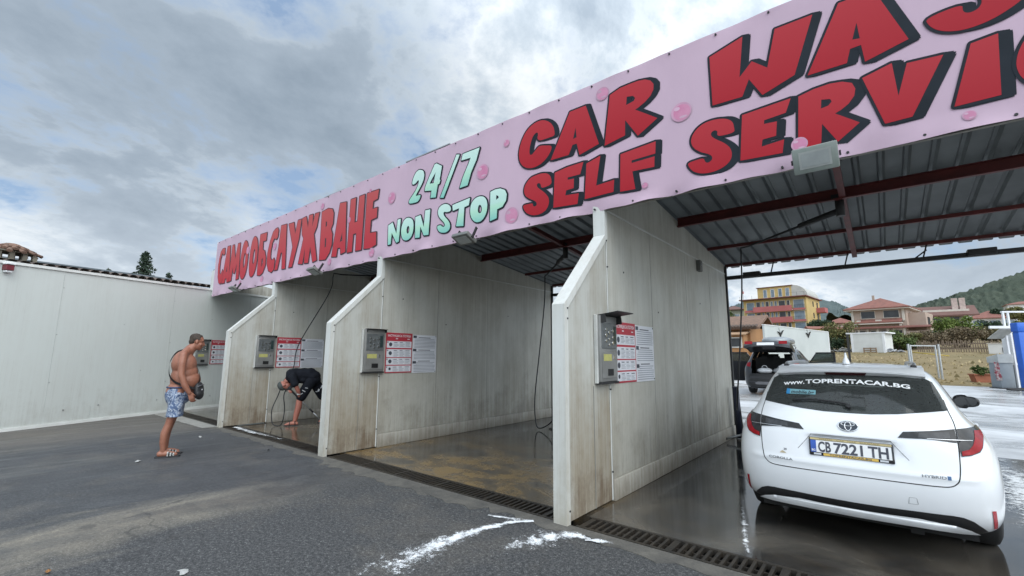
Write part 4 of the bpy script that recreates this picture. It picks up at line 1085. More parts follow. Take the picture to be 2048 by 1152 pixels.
# ================================================================== white estate car
CARX, CARY = -0.262, 4.55                 # centre line and rearmost point of the bumper
def car_loop(w, yr, yf, z, zr=None, zf=None, green=False, bow=1.0, cx=(.42, .76, .935, .995), sidew=None):
    zr = z if zr is None else zr
    zf = z if zf is None else zf
    if green:
        ys = [yr + .32, yr + .32 + (yf - yr - .5) * .28, yr + .32 + (yf - yr - .5) * .55, yr + .32 + (yf - yr - .5) * .8, yf - .16]
        sw = sidew or (1, 1.0, .995, .97, .90)
        P = [(0, yr, zr), (cx[0] * w, yr + .012 * bow, zr), (cx[1] * w, yr + .055 * bow, zr), (cx[2] * w, yr + .15 * bow, zr),
             (w * sw[0], ys[0], z), (w * sw[1], ys[1], z), (w * sw[2], ys[2], z), (w * sw[3], ys[3], z), (w * sw[4], ys[4], z),
             (w * .80, yf - .09, zf), (w * .62, yf - .05, zf), (w * .36, yf - .015, zf), (0, yf, zf)]
    else:
        sw = sidew or (1.0, 1.0, .975, .97, .975)
        P = [(0, yr, zr), (cx[0] * w, yr + .012 * bow, zr), (cx[1] * w, yr + .06 * bow, zr), (cx[2] * w, yr + .19 * bow, zr),
             (w * cx[3], yr + .44, z), (w * sw[0], 1.05, z), (w * sw[1], 1.55, z), (w * sw[2], 2.3, z), (w * sw[3], 3.1, z),
             (w * sw[4], 3.75, (z + zf) / 2), (w * .93, yf - .28, zf), (w * .60, yf - .06, zf), (0, yf, zf)]
    return P
CAR_LEVELS = [
    car_loop(.68, .42, 4.40, .205),
    car_loop(.825, .17, 4.50, .222),
    car_loop(.876, .045, 4.58, .32),
    car_loop(.892, .005, 4.64, .46, bow=1.05),
    car_loop(.898, .000, 4.64, .60, zf=.58),
    car_loop(.895, .030, 4.60, .74, zr=.73, zf=.68, sidew=(1.0, .995, .965, .96, .985)),
    car_loop(.872, .062, 4.52, .86, zr=.86, zf=.77, sidew=(1.01, .99, .975, .97, .99)),
    car_loop(.818, .105, 4.15, .955, zr=.955, zf=.86, sidew=(1.025, 1.015, 1.01, 1.01, 1.0)),
    car_loop(.752, .150, 3.62, 1.015, zr=1.025, zf=.99, green=True, sidew=(1.0, 1.04, 1.065, 1.06, 1.01)),
    car_loop(.718, .215, 3.44, 1.085, zr=1.10, zf=1.05, green=True, sidew=(1, 1.03, 1.045, 1.04, .98)),
    car_loop(.664, .330, 3.10, 1.22, zr=1.235, zf=1.20, green=True, sidew=(1, 1.02, 1.03, 1.02, .96)),
    car_loop(.604, .440, 2.76, 1.345, zr=1.355, zf=1.33, green=True, bow=.9, sidew=(1, 1.015, 1.02, 1.0, .95)),
    car_loop(.545, .530, 2.55, 1.402, zr=1.408, zf=1.395, green=True, bow=.8, sidew=(1, 1.01, 1.01, .99, .94)),
    car_loop(.44, .64, 2.40, 1.432, zr=1.428, zf=1.42, green=True, bow=.6),
    car_loop(.25, .80, 2.20, 1.448, zr=1.444, zf=1.437, green=True, bow=.4),
]
def cage_mesh(levels, sub=3, cap_top=True, cap_bottom=True):
    bm = BM()
    rings = []
    for P in levels:
        half = [bm.verts.new(p) for p in P]
        oth = [bm.verts.new((-p[0], p[1], p[2])) for p in P[1:-1]]
        rings.append(half + oth[::-1])
    n = len(rings[0])
    for a, b_ in zip(rings, rings[1:]):
        for k in range(n):
            bm.faces.new((a[k], a[(k + 1) % n], b_[(k + 1) % n], b_[k]))
    m = len(levels[0])
    def cap(r, flip):
        for i in range(m - 1):
            a, b_ = r[i], r[i + 1]
            c = r[(n - i) % n]; d = r[(n - i - 1) % n]
            vs = [v for v in (a, b_, d, c)]
            vs = [v for i_, v in enumerate(vs) if v not in vs[:i_]]
            if len(vs) >= 3: bm.faces.new(vs if flip else vs[::-1])
    if cap_bottom: cap(rings[0], False)
    if cap_top: cap(rings[-1], True)
    bmesh.ops.recalc_face_normals(bm, faces=bm.faces[:])
    me = bpy.data.meshes.new('cage'); bm.to_mesh(me); bm.free()
    o = bpy.data.objects.new('cage', me); COL.objects.link(o)
    s = o.modifiers.new('s', 'SUBSURF'); s.levels = sub; s.render_levels = sub
    me2 = bpy.data.meshes.new_from_object(o.evaluated_get(bpy.context.evaluated_depsgraph_get()))
    bm = BM(); bm.from_mesh(me2)
    bpy.data.objects.remove(o); bpy.data.meshes.remove(me); bpy.data.meshes.remove(me2)
    for f in bm.faces: f.smooth = True
    return bm
# CARDETAIL
def paint_mat():
    m, t, b = base_mat('white_paint')
    g = N(t, 'ShaderNodeNewGeometry')
    v = coords(t)
    n = noise_node(t, v, 2.5, 6, .6)
    c = ramp_node(t, n, [(.3, (0.74, 0.755, 0.765)), (.7, (0.70, 0.715, 0.725))])
    t.links.new(mix_node(t, g.outputs['Backfacing'], c, (0.02, 0.02, 0.02)), b.inputs['Base Color'])
    b.inputs['Roughness'].default_value = .28
    b.inputs['Coat Weight'].default_value = .8
    b.inputs['Coat Roughness'].default_value = .05
    return m
PAINT = paint_mat()
def glass_mat(name, tint, drops=False, gloss=.04):
    """tinted car glass: you look through it darkly and it mirrors the sky"""
    m = bpy.data.materials.new(name); m.use_nodes = True
    t = m.node_tree; t.nodes.clear()
    o = N(t, 'ShaderNodeOutputMaterial')
    tr = N(t, 'ShaderNodeBsdfTransparent'); tr.inputs[0].default_value = (*tint, 1)
    gl = N(t, 'ShaderNodeBsdfGlossy'); gl.inputs['Roughness'].default_value = gloss
    fr = N(t, 'ShaderNodeFresnel'); fr.inputs[0].default_value = 1.45
    mx = N(t, 'ShaderNodeMixShader')
    t.links.new(fr.outputs[0], mx.inputs[0]); t.links.new(tr.outputs[0], mx.inputs[1]); t.links.new(gl.outputs[0], mx.inputs[2])
    last = mx.outputs[0]
    if drops:
        v = coords(t)
        vor = N(t, 'ShaderNodeTexVoronoi'); vor.inputs['Scale'].default_value = 55; t.links.new(v, vor.inputs['Vector'])
        wn = N(t, 'ShaderNodeTexWhiteNoise'); t.links.new(vor.outputs['Color'], wn.inputs['Vector'])
        d = math_node(t, 'MULTIPLY', math_node(t, 'LESS_THAN', vor.outputs['Distance'], .28), math_node(t, 'GREATER_THAN', wn.outputs['Value'], .72))
        fl = noise_node(t, v, 6, 8, .7)
        df = N(t, 'ShaderNodeBsdfDiffuse'); df.inputs[0].default_value = (0.15, 0.165, 0.16, 1)
        m2 = N(t, 'ShaderNodeMixShader'); t.links.new(math_node(t, 'MULTIPLY_ADD', fl, .25, .10, clamp=True), m2.inputs[0])
        t.links.new(last, m2.inputs[1]); t.links.new(df.outputs[0], m2.inputs[2])
        dd = N(t, 'ShaderNodeBsdfGlossy'); dd.inputs[0].default_value = (.05, .05, .05, 1); dd.inputs['Roughness'].default_value = .2
        m3 = N(t, 'ShaderNodeMixShader'); t.links.new(d, m3.inputs[0]); t.links.new(m2.outputs[0], m3.inputs[1]); t.links.new(dd.outputs[0], m3.inputs[2])
        last = m3.outputs[0]
    t.links.new(last, o.inputs[0])
    return m
PRIV = glass_mat('privacy_glass', (0.30, 0.35, 0.33), True)
CLEARG = glass_mat('car_glass', (0.55, 0.62, 0.60))
GLOSSB = mat('gloss_black', (0.012, 0.012, 0.013), .12, col2=(0.016, 0.016, 0.017))
SATB = mat('bumper_plastic', (0.014, 0.014, 0.015), .45, col2=(0.02, 0.02, 0.021), scale=8)
SILV = mat('silver_trim', (0.62, 0.63, 0.64), .3, .7)
LENSD = mat('lamp_smoked', (0.018, 0.019, 0.02), .2, col2=(0.035, 0.036, 0.038), scale=14, spec=.3)
LENSG = mat('lamp_grey', (0.07, 0.072, 0.075), .25, col2=(0.04, 0.042, 0.045), scale=20, spec=.3)
LENSR = mat('lamp_red_lens', (0.30, 0.010, 0.016), .25, col2=(0.22, 0.006, 0.010), scale=20, spec=.18)
REFR = mat('reflector_red', (0.40, 0.008, 0.02), .2, col2=(0.30, 0.006, 0.016), scale=60)
GAPM = mat('shut_line', (0.02, 0.02, 0.02), .7)
TYRE = mat('tyre_rubber', (0.018, 0.018, 0.018), .7, bump=.2, bscale=50)
RIM = mat('alloy_rim', (0.42, 0.43, 0.44), .3, .9)
ARCH = mat('arch_liner', (0.012, 0.012, 0.012), .8)
SEATM = mat('seat_cloth', (0.035, 0.035, 0.037), .85)
PLATEW = mat('plate_white', (0.74, 0.74, 0.73), .4, col2=(0.70, 0.70, 0.69))
PLATEB = mat('plate_blue', (0.02, 0.09, 0.42), .4)
PLATEY = mat('plate_yellow', (0.62, 0.40, 0.07), .45, col2=(0.55, 0.36, 0.06))
PLATEO = mat('plate_tan', (0.52, 0.42, 0.20), .5)

class Skin:
    """drapes flat outlines onto a body's surface (local coordinates)"""
    def __init__(s, bm): s.t = BVHTree.FromBMesh(bm)
    def hit(s, a, b_, d):
        o, v = {'r': ((a, -2, b_), (0, 1, 0)), 'f': ((a, 7, b_), (0, -1, 0)), 'R': ((3, a, b_), (-1, 0, 0)), 'L': ((-3, a, b_), (1, 0, 0)), 't': ((a, b_, 4), (0, 0, -1))}[d]
        h = s.t.ray_cast(Vector(o), Vector(v))
        if h[0] is None:
            h = s.t.find_nearest(Vector({'r': (a, 0, b_), 'f': (a, 4.6, b_), 'R': (1, a, b_), 'L': (-1, a, b_), 't': (a, b_, 1.5)}[d]))
        n = h[1]
        if n.dot(Vector(v)) > 0: n = -n
        return h[0], n
    def patch(s, bm, loops, d, off=.004, grid=.03, mi=0):
        L3 = [[Vector((a, b_, 0)) for a, b_ in l] for l in loops]
        p = BM()
        vs = [p.verts.new(v) for l in L3 for v in l]
        for tri in tessellate_polygon(L3):
            try: p.faces.new([vs[i] for i in tri])
            except ValueError: pass
        xs = [v.co.x for v in vs]; ys_ = [v.co.y for v in vs]
        for ax, lo, hi in ((0, min(xs), max(xs)), (1, min(ys_), max(ys_))):
            k = math.floor(lo / grid) + 1
            while k * grid < hi:
                co = [0, 0, 0]; co[ax] = k * grid; no = [0, 0, 0]; no[ax] = 1
                bmesh.ops.bisect_plane(p, geom=p.verts[:] + p.edges[:] + p.faces[:], plane_co=co, plane_no=no)
                k += 1
        for v in p.verts:
            q, n = s.hit(v.co.x, v.co.y, d)
            v.co = q + n * off
        bmesh.ops.recalc_face_normals(p, faces=p.faces[:])
        ref = {'r': (0, -1, 0), 'f': (0, 1, 0), 'R': (1, 0, 0), 'L': (-1, 0, 0), 't': (0, 0, 1)}[d]
        if sum(f.normal.dot(Vector(ref)) * f.calc_area() for f in p.faces) < 0:
            bmesh.ops.reverse_faces(p, faces=p.faces[:])
        for f in p.faces: f.smooth = True
        join(bm, p, mi=mi)
    def line(s, bm, pts, d, r=.003, off=0.0, k=6, n=6):
        P = spline([(a, b_, 0) for a, b_ in pts], k)
        o = []
        for p in P:
            q, nn = s.hit(p.x, p.y, d); o.append(q + nn * off)
        tube(bm, o, r, n)
    def text(s, bm, txt, x0, z0, w, h, d='r', off=.003, arc=0.0, bold=0.0, shear=0.0, thick=0.0):
        tb, tw = text_bm(txt, 1.0, bold, shear)
        hh = max(v.co.y for v in tb.verts)
        bmesh.ops.triangulate(tb, faces=tb.faces[:])
        for v in tb.verts:
            a = x0 + v.co.x / tw * w
            b_ = z0 + v.co.y / hh * h - arc * a * a
            q, n = s.hit(a, b_, d); v.co = q + n * off
        bmesh.ops.recalc_face_normals(tb, faces=tb.faces[:])
        if sum(f.normal.y * f.calc_area() for f in tb.faces) > 0: bmesh.ops.reverse_faces(tb, faces=tb.faces[:])
        join(bm, tb)
def inside(x, y, poly):
    c = False
    for i in range(len(poly)):
        (x1, y1), (x2, y2) = poly[i - 1], poly[i]
        if (y1 > y) != (y2 > y) and x < (x2 - x1) * (y - y1) / (y2 - y1) + x1: c = not c
    return c
def mir(p): return [(-a, b_) for a, b_ in p][::-1]
def sym(half): return half + [(-a, b_) for a, b_ in half[::-1] if abs(a) > 1e-6]
def ccw(p): return p if area2(p) > 0 else p[::-1]
def inset(p, d): return offset(ccw(p), -d)

car = thing('parked_car', 'white estate car seen from behind in the nearest wash bay', 'car', (CARX, CARY, 0))
body = cage_mesh(CAR_LEVELS, 3)
for v in body.verts:                      # number-plate recess pressed into the tailgate
    x, y, z = v.co
    if y < .2 and .66 < z < .875:
        e = .268 + (.862 - z) * .75 - abs(x)
        if e > 0:
            k = min(1, e / .03) * max(0, min(1, (.868 - z) / .012)) * min(1, max(0, (z - .69) / .15))
            v.co.y += .028 * k
    if abs(z - .645) < .03 and y < .12:   # lower tailgate crease
        v.co.y -= .008 * (1 - abs(z - .645) / .03)
SK = Skin(body)
GLASS_R = sym([(0, 1.352), (.30, 1.347), (.52, 1.332), (.565, 1.305), (.597, 1.214), (.625, 1.106), (.615, 1.100), (.483, 1.083), (.324, 1.062), (.161, 1.049), (0, 1.047)])
GLASS_F = sym([(0, 1.372), (.30, 1.366), (.46, 1.35), (.60, 1.12), (.62, 1.055), (.36, 1.05), (0, 1.05)])
SIDE = [[(.74, 1.115), (1.18, 1.09), (1.18, 1.305), (.98, 1.295)], [(1.23, 1.087), (2.03, 1.075), (2.03, 1.345), (1.6, 1.345), (1.23, 1.31)], [(2.09, 1.074), (3.04, 1.07), (2.86, 1.18), (2.6, 1.33), (2.09, 1.346)]]
kill = []
hr, hf = inset(GLASS_R, .03), inset(GLASS_F, .03)
hs = [inset(p, .025) for p in SIDE]
for f in body.faces:
    c = f.calc_center_median()
    if c.y < 1.0 and inside(c.x, c.z, hr) and f.normal.y < -.2: kill.append(f); continue
    if c.y > 2.2 and f.normal.y > .2 and inside(c.x, c.z, hf): kill.append(f); continue
    if abs(c.x) > .4 and abs(f.normal.x) > .6 and any(inside(c.y, c.z, p) for p in hs): kill.append(f); continue
    if abs(c.x) > .55 and c.z < .72 and any((c.y - wy) ** 2 + (c.z - .325) ** 2 < .372 ** 2 for wy in (1.01, 3.70)): kill.append(f)
bmesh.ops.delete(body, geom=kill, context='FACES')
obj('body', body, PAINT, car, True)
bm = BM(); SK.patch(bm, [ccw(GLASS_R)], 'r', .004, .03)
rw = obj('rear_window', bm, PRIV, car, True)
bm = BM(); SK.patch(bm, [ccw(GLASS_R), inset(GLASS_R, .05)[::-1]], 'r', .0015, .025); obj('window_border', bm, GLOSSB, rw, True)
bm = BM(); SK.text(bm, 'www.', -.467, 1.275, .165, .024, 'r', .0075, .155, .02)
SK.text(bm, 'TOPRENTACAR', -.293, 1.276, .592, .034, 'r', .0075, .155, .03)
SK.text(bm, '.BG', .296, 1.276, .125, .031, 'r', .0075, .155, .03)
obj('window_lettering', bm, mat('sticker_white', (0.78, 0.79, 0.79), .5), rw, True)
bm = BM(); SK.patch(bm, [[(-.441, 1.170), (-.217, 1.174), (-.215, 1.210), (-.438, 1.212)]], 'r', .0065); st = obj('blue_sticker', bm, mat('sticker_teal', (0.16, 0.34, 0.38), .5), rw, True)
bm = BM(); SK.patch(bm, [[(-.443, 1.169), (-.415, 1.169), (-.413, 1.213), (-.44, 1.213)]], 'r', .0072); obj('sticker_end', bm, mat('sticker_blue', (0.02, 0.20, 0.42), .5), st, True)
bm = BM(); SK.text(bm, 'mobile.bg', -.407, 1.176, .18, .028, 'r', .0078, 0, .02, .25); obj('sticker_lettering', bm, mat('sticker_ink', (0.01, 0.012, 0.015), .5), st, True)
bm = BM(); SK.patch(bm, [ccw(GLASS_F)], 'f', .004, .04); obj('windscreen', bm, CLEARG, car, True)
bm = BM(); SK.patch(bm, [ccw(GLASS_F), inset(GLASS_F, .05)[::-1]], 'f', .0015, .03); obj('windscreen_border', bm, GLOSSB, car, True)
for s_, d in ((1, 'R'), (-1, 'L')):
    for i, p in enumerate(SIDE):
        bm = BM(); SK.patch(bm, [ccw(p)], d, .004, .04); w_ = obj('side_window', bm, PRIV if i < 2 else CLEARG, car, True)
        bm = BM(); SK.patch(bm, [ccw(p), inset(p, .04)[::-1]], d, .0015, .03); obj('window_border', bm, GLOSSB, w_, True)
    bm = BM()
    SK.line(bm, [(.70, 1.095), (1.2, 1.072), (2.0, 1.058), (3.1, 1.052)], d, .007, .002); obj('window_trim', bm, SILV, car, True)
    bm = BM()
    for yy in (1.205, 2.06):
        SK.line(bm, [(yy, 1.36), (yy, 1.05), (yy + .03 * 0, .8), (yy, .45), (yy, .33)] if yy > 1.5 else [(1.19, 1.33), (1.2, 1.06), (1.42, .9), (1.5, .6), (1.5, .33)], d, .003, .0)
    SK.line(bm, [(3.12, 1.03), (3.1, .8), (3.08, .33)], d, .003, .0); SK.line(bm, [(1.5, .33), (2.2, .32), (3.08, .33)], d, .003)
    obj('door_shut_line', bm, GAPM, car, True)
    for yy in (1.42, 2.22):
        q, n = SK.hit(yy, .90, d)
        bm = BM(); box(bm, (-.014, -.09, -.014), (.014, .09, .014), Matrix.Translation(q + n * .02), .006); obj('door_handle', bm, PAINT, car, True, 40)
# tail lamps
TO = [(.645, .978), (.731, .986), (.78, .984), (.805, .968), (.808, .94), (.79, .905), (.772, .857), (.750, .828), (.70, .807), (.646, .797), (.638, .863), (.645, .90)]
TI = [(.304, .895), (.339, .939), (.486, .956), (.635, .977), (.636, .886), (.572, .893), (.479, .902), (.39, .898)]
TR = [(.745, .966), (.80, .955), (.798, .93), (.782, .897), (.765, .857), (.745, .833), (.70, .812), (.650, .803), (.650, .832), (.693, .846), (.718, .874), (.735, .915)]
TG = [(.42, .905), (.43, .938), (.60, .955), (.60, .912)]
for s_ in (1, -1):
    f = (lambda p: ccw(p)) if s_ > 0 else (lambda p: ccw(mir(p)))
    bm = BM(); SK.patch(bm, [f(TO)], 'r', .006, .02); SK.patch(bm, [f(TI)], 'r', .0055, .025)
    tl = obj('tail_lamp', bm, LENSD, car, True)
    bm = BM(); SK.patch(bm, [f(TR)], 'r', .0085, .02); obj('red_lens', bm, LENSR, tl, True)
    bm = BM(); SK.patch(bm, [f(TG)], 'r', .008, .025); obj('grey_lens', bm, LENSG, tl, True)
    bm = BM(); SK.patch(bm, [f([(.47, .901), (.47, .9045), (.635, .906), (.72, .9045), (.72, .902), (.635, .902)])], 'r', .0105, .02); obj('chrome_strip', bm, SILV, tl, True)
    bm = BM(); SK.patch(bm, [f([(.766, .443), (.788, .443), (.795, .30), (.773, .30)])], 'r', .004, .02); obj('reflector', bm, REFR, car, True)
# shut line of the tailgate
GP = [(.612, 1.175), (.623, 1.103), (.633, 1.059), (.641, 1.016), (.643, .978), (.640, .884), (.638, .829), (.630, .72), (.618, .65), (.600, .615), (.565, .592), (.50, .585), (.30, .584)]
bm = BM(); SK.line(bm, sym([(0, .583)] + GP[::-1])[0:0] or [(-a, b_) for a, b_ in GP] + GP[::-1], 'r', .0042, -.001, 5); obj('tailgate_shut_line', bm, GAPM, car, True)
bm = BM()
SK.line(bm, [(-.355, .742), (-.30, .81), (-.262, .858), (-.235, .8665), (0, .868), (.235, .8665), (.262, .858), (.30, .81), (.355, .742)], 'r', .0022, -.0005, 6); obj('recess_edge', bm, mat('recess_shade', (0.16, 0.165, 0.165), .6), car, True)
# lower bumper: black valance and bright strip
bm = BM(); SK.patch(bm, [ccw(sym([(0, .382), (.20, .385), (.376, .390), (.557, .392), (.611, .387), (.663, .364), (.712, .318), (.742, .280), (.75, .24), (.72, .222), (0, .222)]))], 'r', .004, .03); obj('bumper_valance', bm, SATB, car, True)
bm = BM(); SK.patch(bm, [ccw(sym([(0, .338), (.15, .340), (.372, .345), (.56, .330), (.641, .308), (.69, .278), (.58, .276), (.368, .280), (0, .276)]))], 'r', .012, .03); [setattr(v.co, 'y', v.co.y - .012 - (.345 - v.co.z) * .45) for v in bm.verts]; obj('bumper_strip', bm, mat('bright_strip', (0.72, 0.73, 0.735), .3, .15), car, True)
bm = BM(); SK.patch(bm, [ccw([(.32, .437), (.327, .483), (.333, .486), (.368, .486), (.373, .48), (.378, .443), (.372, .437)]), [(.325, .440), (.374, .440), (.373, .445), (.369, .482), (.366, .4835), (.334, .4835), (.330, .480)][::-1]], 'r', .001, .02); obj('tow_cap', bm, mat('cap_line', (0.33, 0.335, 0.34), .5), car, True)
# badge
bm = BM()
q, n = SK.hit(0, .948, 'r')
fr_ = Matrix.Translation(q + n * .006) @ n.to_track_quat('Z', 'Y').to_matrix().to_4x4()
def ell(rx, rz_, cx=0, cz=0, k=28): return [fr_ @ Vector((cx + rx * math.cos(2 * math.pi * i / k), cz + rz_ * math.sin(2 * math.pi * i / k), 0)) for i in range(k + 1)]
disc_ = [bm.verts.new(p) for p in ell(.064, .041)[:-1]]; bm.faces.new(disc_)
bd = obj('badge', bm, mat('badge_dark', (0.02, 0.03, 0.045), .2), car, True)
bm = BM()
for e_ in (ell(.065, .042), ell(.021, .036), ell(.044, .0155, 0, .017)): tube(bm, e_, .0036, 8)
obj('badge_emblem', bm, CHROME, bd, True)
# number plate
PY = .052
bm = BM(); box(bm, (-.272, PY - .012, .703), (.272, PY + .01, .846), Matrix.Translation((0, 0, 0)), .006); 
T_PL = Matrix.Translation((0, PY, .775)) @ Matrix.Rotation(R(-13), 4, 'X') @ Matrix.Translation((0, -PY, -.775))
bm.transform(T_PL); plate = obj('number_plate', bm, GLOSSB, car, True, 40)
def flat(name, lo, hi, m, par=None):
    bm = BM(); box(bm, lo, hi); bm.transform(T_PL); return obj(name, bm, m, par or plate, True)
flat('plate_face', (-.258, PY - .0135, .728), (.258, PY - .011, .822), PLATEW)
flat('plate_band', (-.260, PY - .0142, .727), (-.222, PY - .0115, .822), PLATEB)
flat('dealer_strip', (-.175, PY - .0138, .7055), (.175, PY - .0112, .7245), PLATEY)
flat('top_strip', (-.262, PY - .0138, .8255), (.262, PY - .0112, .8415), PLATEO)
def ptext(name, s, x, z, w, h, m, bold=0, shear=0):
    tb, tw = text_bm(s, 1.0, bold, shear); hh = max(v.co.y for v in tb.verts)
    tb.transform(T_PL @ Matrix.Translation((x, PY - .0148, z)) @ Matrix(((w / tw, 0, 0, 0), (0, 0, -1, 0), (0, h / hh, 0, 0), (0, 0, 0, 1))))
    return obj(name, tb, m, plate, True)
ptext('plate_characters', 'CB', -.210, .735, .088, .080, INK, .03); ptext('plate_characters', '7221', -.106, .735, .190, .080, INK, .03); ptext('plate_characters', 'TH', .118, .735, .122, .080, INK, .03)
ptext('country_code', 'BG', -.254, .735, .026, .017, WHT, .02)
ptext('dealer_lettering', 'TOPRENTACAR.BG', -.135, .709, .27, .0125, INK, .03)
ptext('strip_lettering', 'RENTAL   CAR   HIRE   BULGARIA', -.20, .829, .39, .009, mat('tan_ink', (0.22, 0.17, 0.08), .6), .01)
for x in (-.24, .185): flat('strip_mark', (x, PY - .0138, .708), (x + .05, PY - .0112, .722), SILV)
LETM = mat('badge_letters', (0.20, 0.21, 0.215), .35, .5)
bm = BM(); SK.text(bm, 'COROLLA', -.578, .640, .182, .018, 'r', .004, 0, .02); obj('model_lettering', bm, LETM, car, True)
bm = BM(); SK.text(bm, 'HYBRID', .413, .640, .135, .018, 'r', .004, 0, .02); obj('hybrid_lettering', bm, LETM, car, True)
bm = BM(); SK.patch(bm, [[(.553, .636), (.573, .636), (.573, .662), (.553, .662)]], 'r', .004); obj('hybrid_mark', bm, mat('mark_blue', (0.05, 0.12, 0.25), .3), car, True)
bm = BM(); SK.text(bm, '20', -.462, .715, .024, .015, 'r', .003, 0, .02); obj('fleet_number', bm, INK, car, True)
bm = BM(); SK.patch(bm, [[(-.492, .690), (-.44, .690), (-.455, .702), (-.47, .710), (-.485, .700)]], 'r', .003); obj('fleet_sticker', bm, mat('sticker_gold', (0.50, 0.42, 0.27), .5), car, True)
# spoiler, brake lamp, wiper, aerial, rails
bm = BM(); rows = []
nS = 20
for i in range(nS + 1):
    x = -.53 + 1.06 * i / nS; u = abs(x) / .53
    dy = .10 * u ** 3; dz = -.030 * u ** 2.4
    sec = [(.86, 1.446 - .012 * u), (.62, 1.434 + dz * .6), (.46 + dy, 1.409 + dz), (.398 + dy, 1.391 + dz), (.402 + dy, 1.378 + dz), (.440 + dy, 1.352 + dz * .8), (.475 + dy, 1.336 + dz * .8), (.56 + dy, 1.342 + dz)]
    rows.append([bm.verts.new((x, a, b_)) for a, b_ in sec])
for a, b_ in zip(rows, rows[1:]):
    for k in range(7): bm.faces.new((a[k], a[k + 1], b_[k + 1], b_[k]))
for r_ in (rows[0], rows[-1]): bm.faces.new(r_)
bmesh.ops.recalc_face_normals(bm, faces=bm.faces[:])
sp = obj('spoiler', bm, PAINT, car, True, 28)
bm = BM(); 
for i in range(10):
    pass
vs = []
for x in (-.15, -.05, .05, .15): vs.append([(x * (1 if k else .93), (.4115 if k else .444), (1.3735 if k else 1.3525)) for k in (1, 0)])
q_ = [[bm.verts.new((p[0], p[1] - .004, p[2] - .003)) for p in r_] for r_ in vs]
for a, b_ in zip(q_, q_[1:]): bm.faces.new((a[0], a[1], b_[1], b_[0]))
bmesh.ops.recalc_face_normals(bm, faces=bm.faces[:]); obj('brake_lamp', bm, mat('brake_lens', (0.07, 0.006, 0.008), .15), sp, True)
bm = BM(); SK.line(bm, [(-.385, 1.112), (-.30, 1.124), (-.19, 1.124), (-.02, 1.109), (.02, 1.090)], 'r', .008, .022); q, n = SK.hit(.015, 1.085, 'r'); cyl(bm, q, q + n * .035, .016, 10); obj('rear_wiper', bm, GLOSSB, car, True)
bm = BM()
z0 = 1.4445
rws = []
for k, (w_, l0, l1) in enumerate([(.030, .72, .90), (.026, .725, .895), (.012, .735, .84), (.007, .745, .79), (.002, .752, .765)]):
    z = z0 + (0, .018, .06, .10, .11)[k]
    rws.append([bm.verts.new(p) for p in ((-w_, l0 + .02, z), (0, l0, z), (w_, l0 + .02, z), (w_, l1 - .02, z), (0, l1, z), (-w_, l1 - .02, z))])
for a, b_ in zip(rws, rws[1:]):
    for k in range(6): bm.faces.new((a[k], a[(k + 1) % 6], b_[(k + 1) % 6], b_[k]))
bm.faces.new(rws[-1]); obj('antenna', bm, PAINT, car, True, 50)
for s_ in (1, -1):
    P = []
    for y in (.64, .72, .9, 1.3, 1.8, 2.25, 2.36):
        q, n = SK.hit(s_ * (.475 if y > .7 else .47), y, 't')
        P.append(q + Vector((0, 0, (.032 if .7 < y < 2.3 else .004))))
    bm = BM(); tube(bm, spline(P, 5), .017, 8); rl = obj('roof_rail', bm, SILV, car, True)
    bm = BM(); q, n = SK.hit(s_ * .47, .66, 't'); box(bm, (-.02, -.035, -.01), (.02, .03, .035), Matrix.Translation(q), .008); obj('rail_foot', bm, SATB, rl, True)
    bm = BM(); SK.line(bm, [(s_ * .40, .86), (s_ * .405, 1.5), (s_ * .40, 2.3)], 't', .004, -.001); obj('roof_seam', bm, mat('seam_grey', (0.35, 0.36, 0.37), .5), car, True)
# door mirrors
for s_ in (1, -1):
    mm = Matrix.Translation((s_ * .985, 3.0, 1.0)) @ Matrix.Rotation(s_ * R(-8), 4, 'Z')
    bm = BM(); bmesh.ops.create_uvsphere(bm, u_segments=20, v_segments=12, radius=1)
    for v in bm.verts:
        v.co.x = math.copysign(abs(v.co.x) ** .7, v.co.x) * .115; v.co.z = math.copysign(abs(v.co.z) ** .75, v.co.z) * (.072 + (.008 if v.co.x * s_ < 0 else -.01)); v.co.y = (v.co.y if v.co.y > 0 else max(v.co.y, -.35)) * .09
    tube(bm, [(-s_ * .08, .01, -.03), (-s_ * .17, .03, -.045)], [.03, .035], 8)
    bm.transform(mm); mr = obj('door_mirror', bm, GLOSSB, car, True, 50)
    bm = BM()
    c = [bm.verts.new((.095 * math.cos(a) * (1), -.034, .055 * math.sin(a))) for a in [k * math.pi / 10 for k in range(20)]]
    bm.faces.new(c); bm.transform(mm); bmesh.ops.recalc_face_normals(bm, faces=bm.faces[:]); obj('mirror_glass', bm, mat('mirror_silver', (.06, .063, .066), .05, 1.0), mr, True)
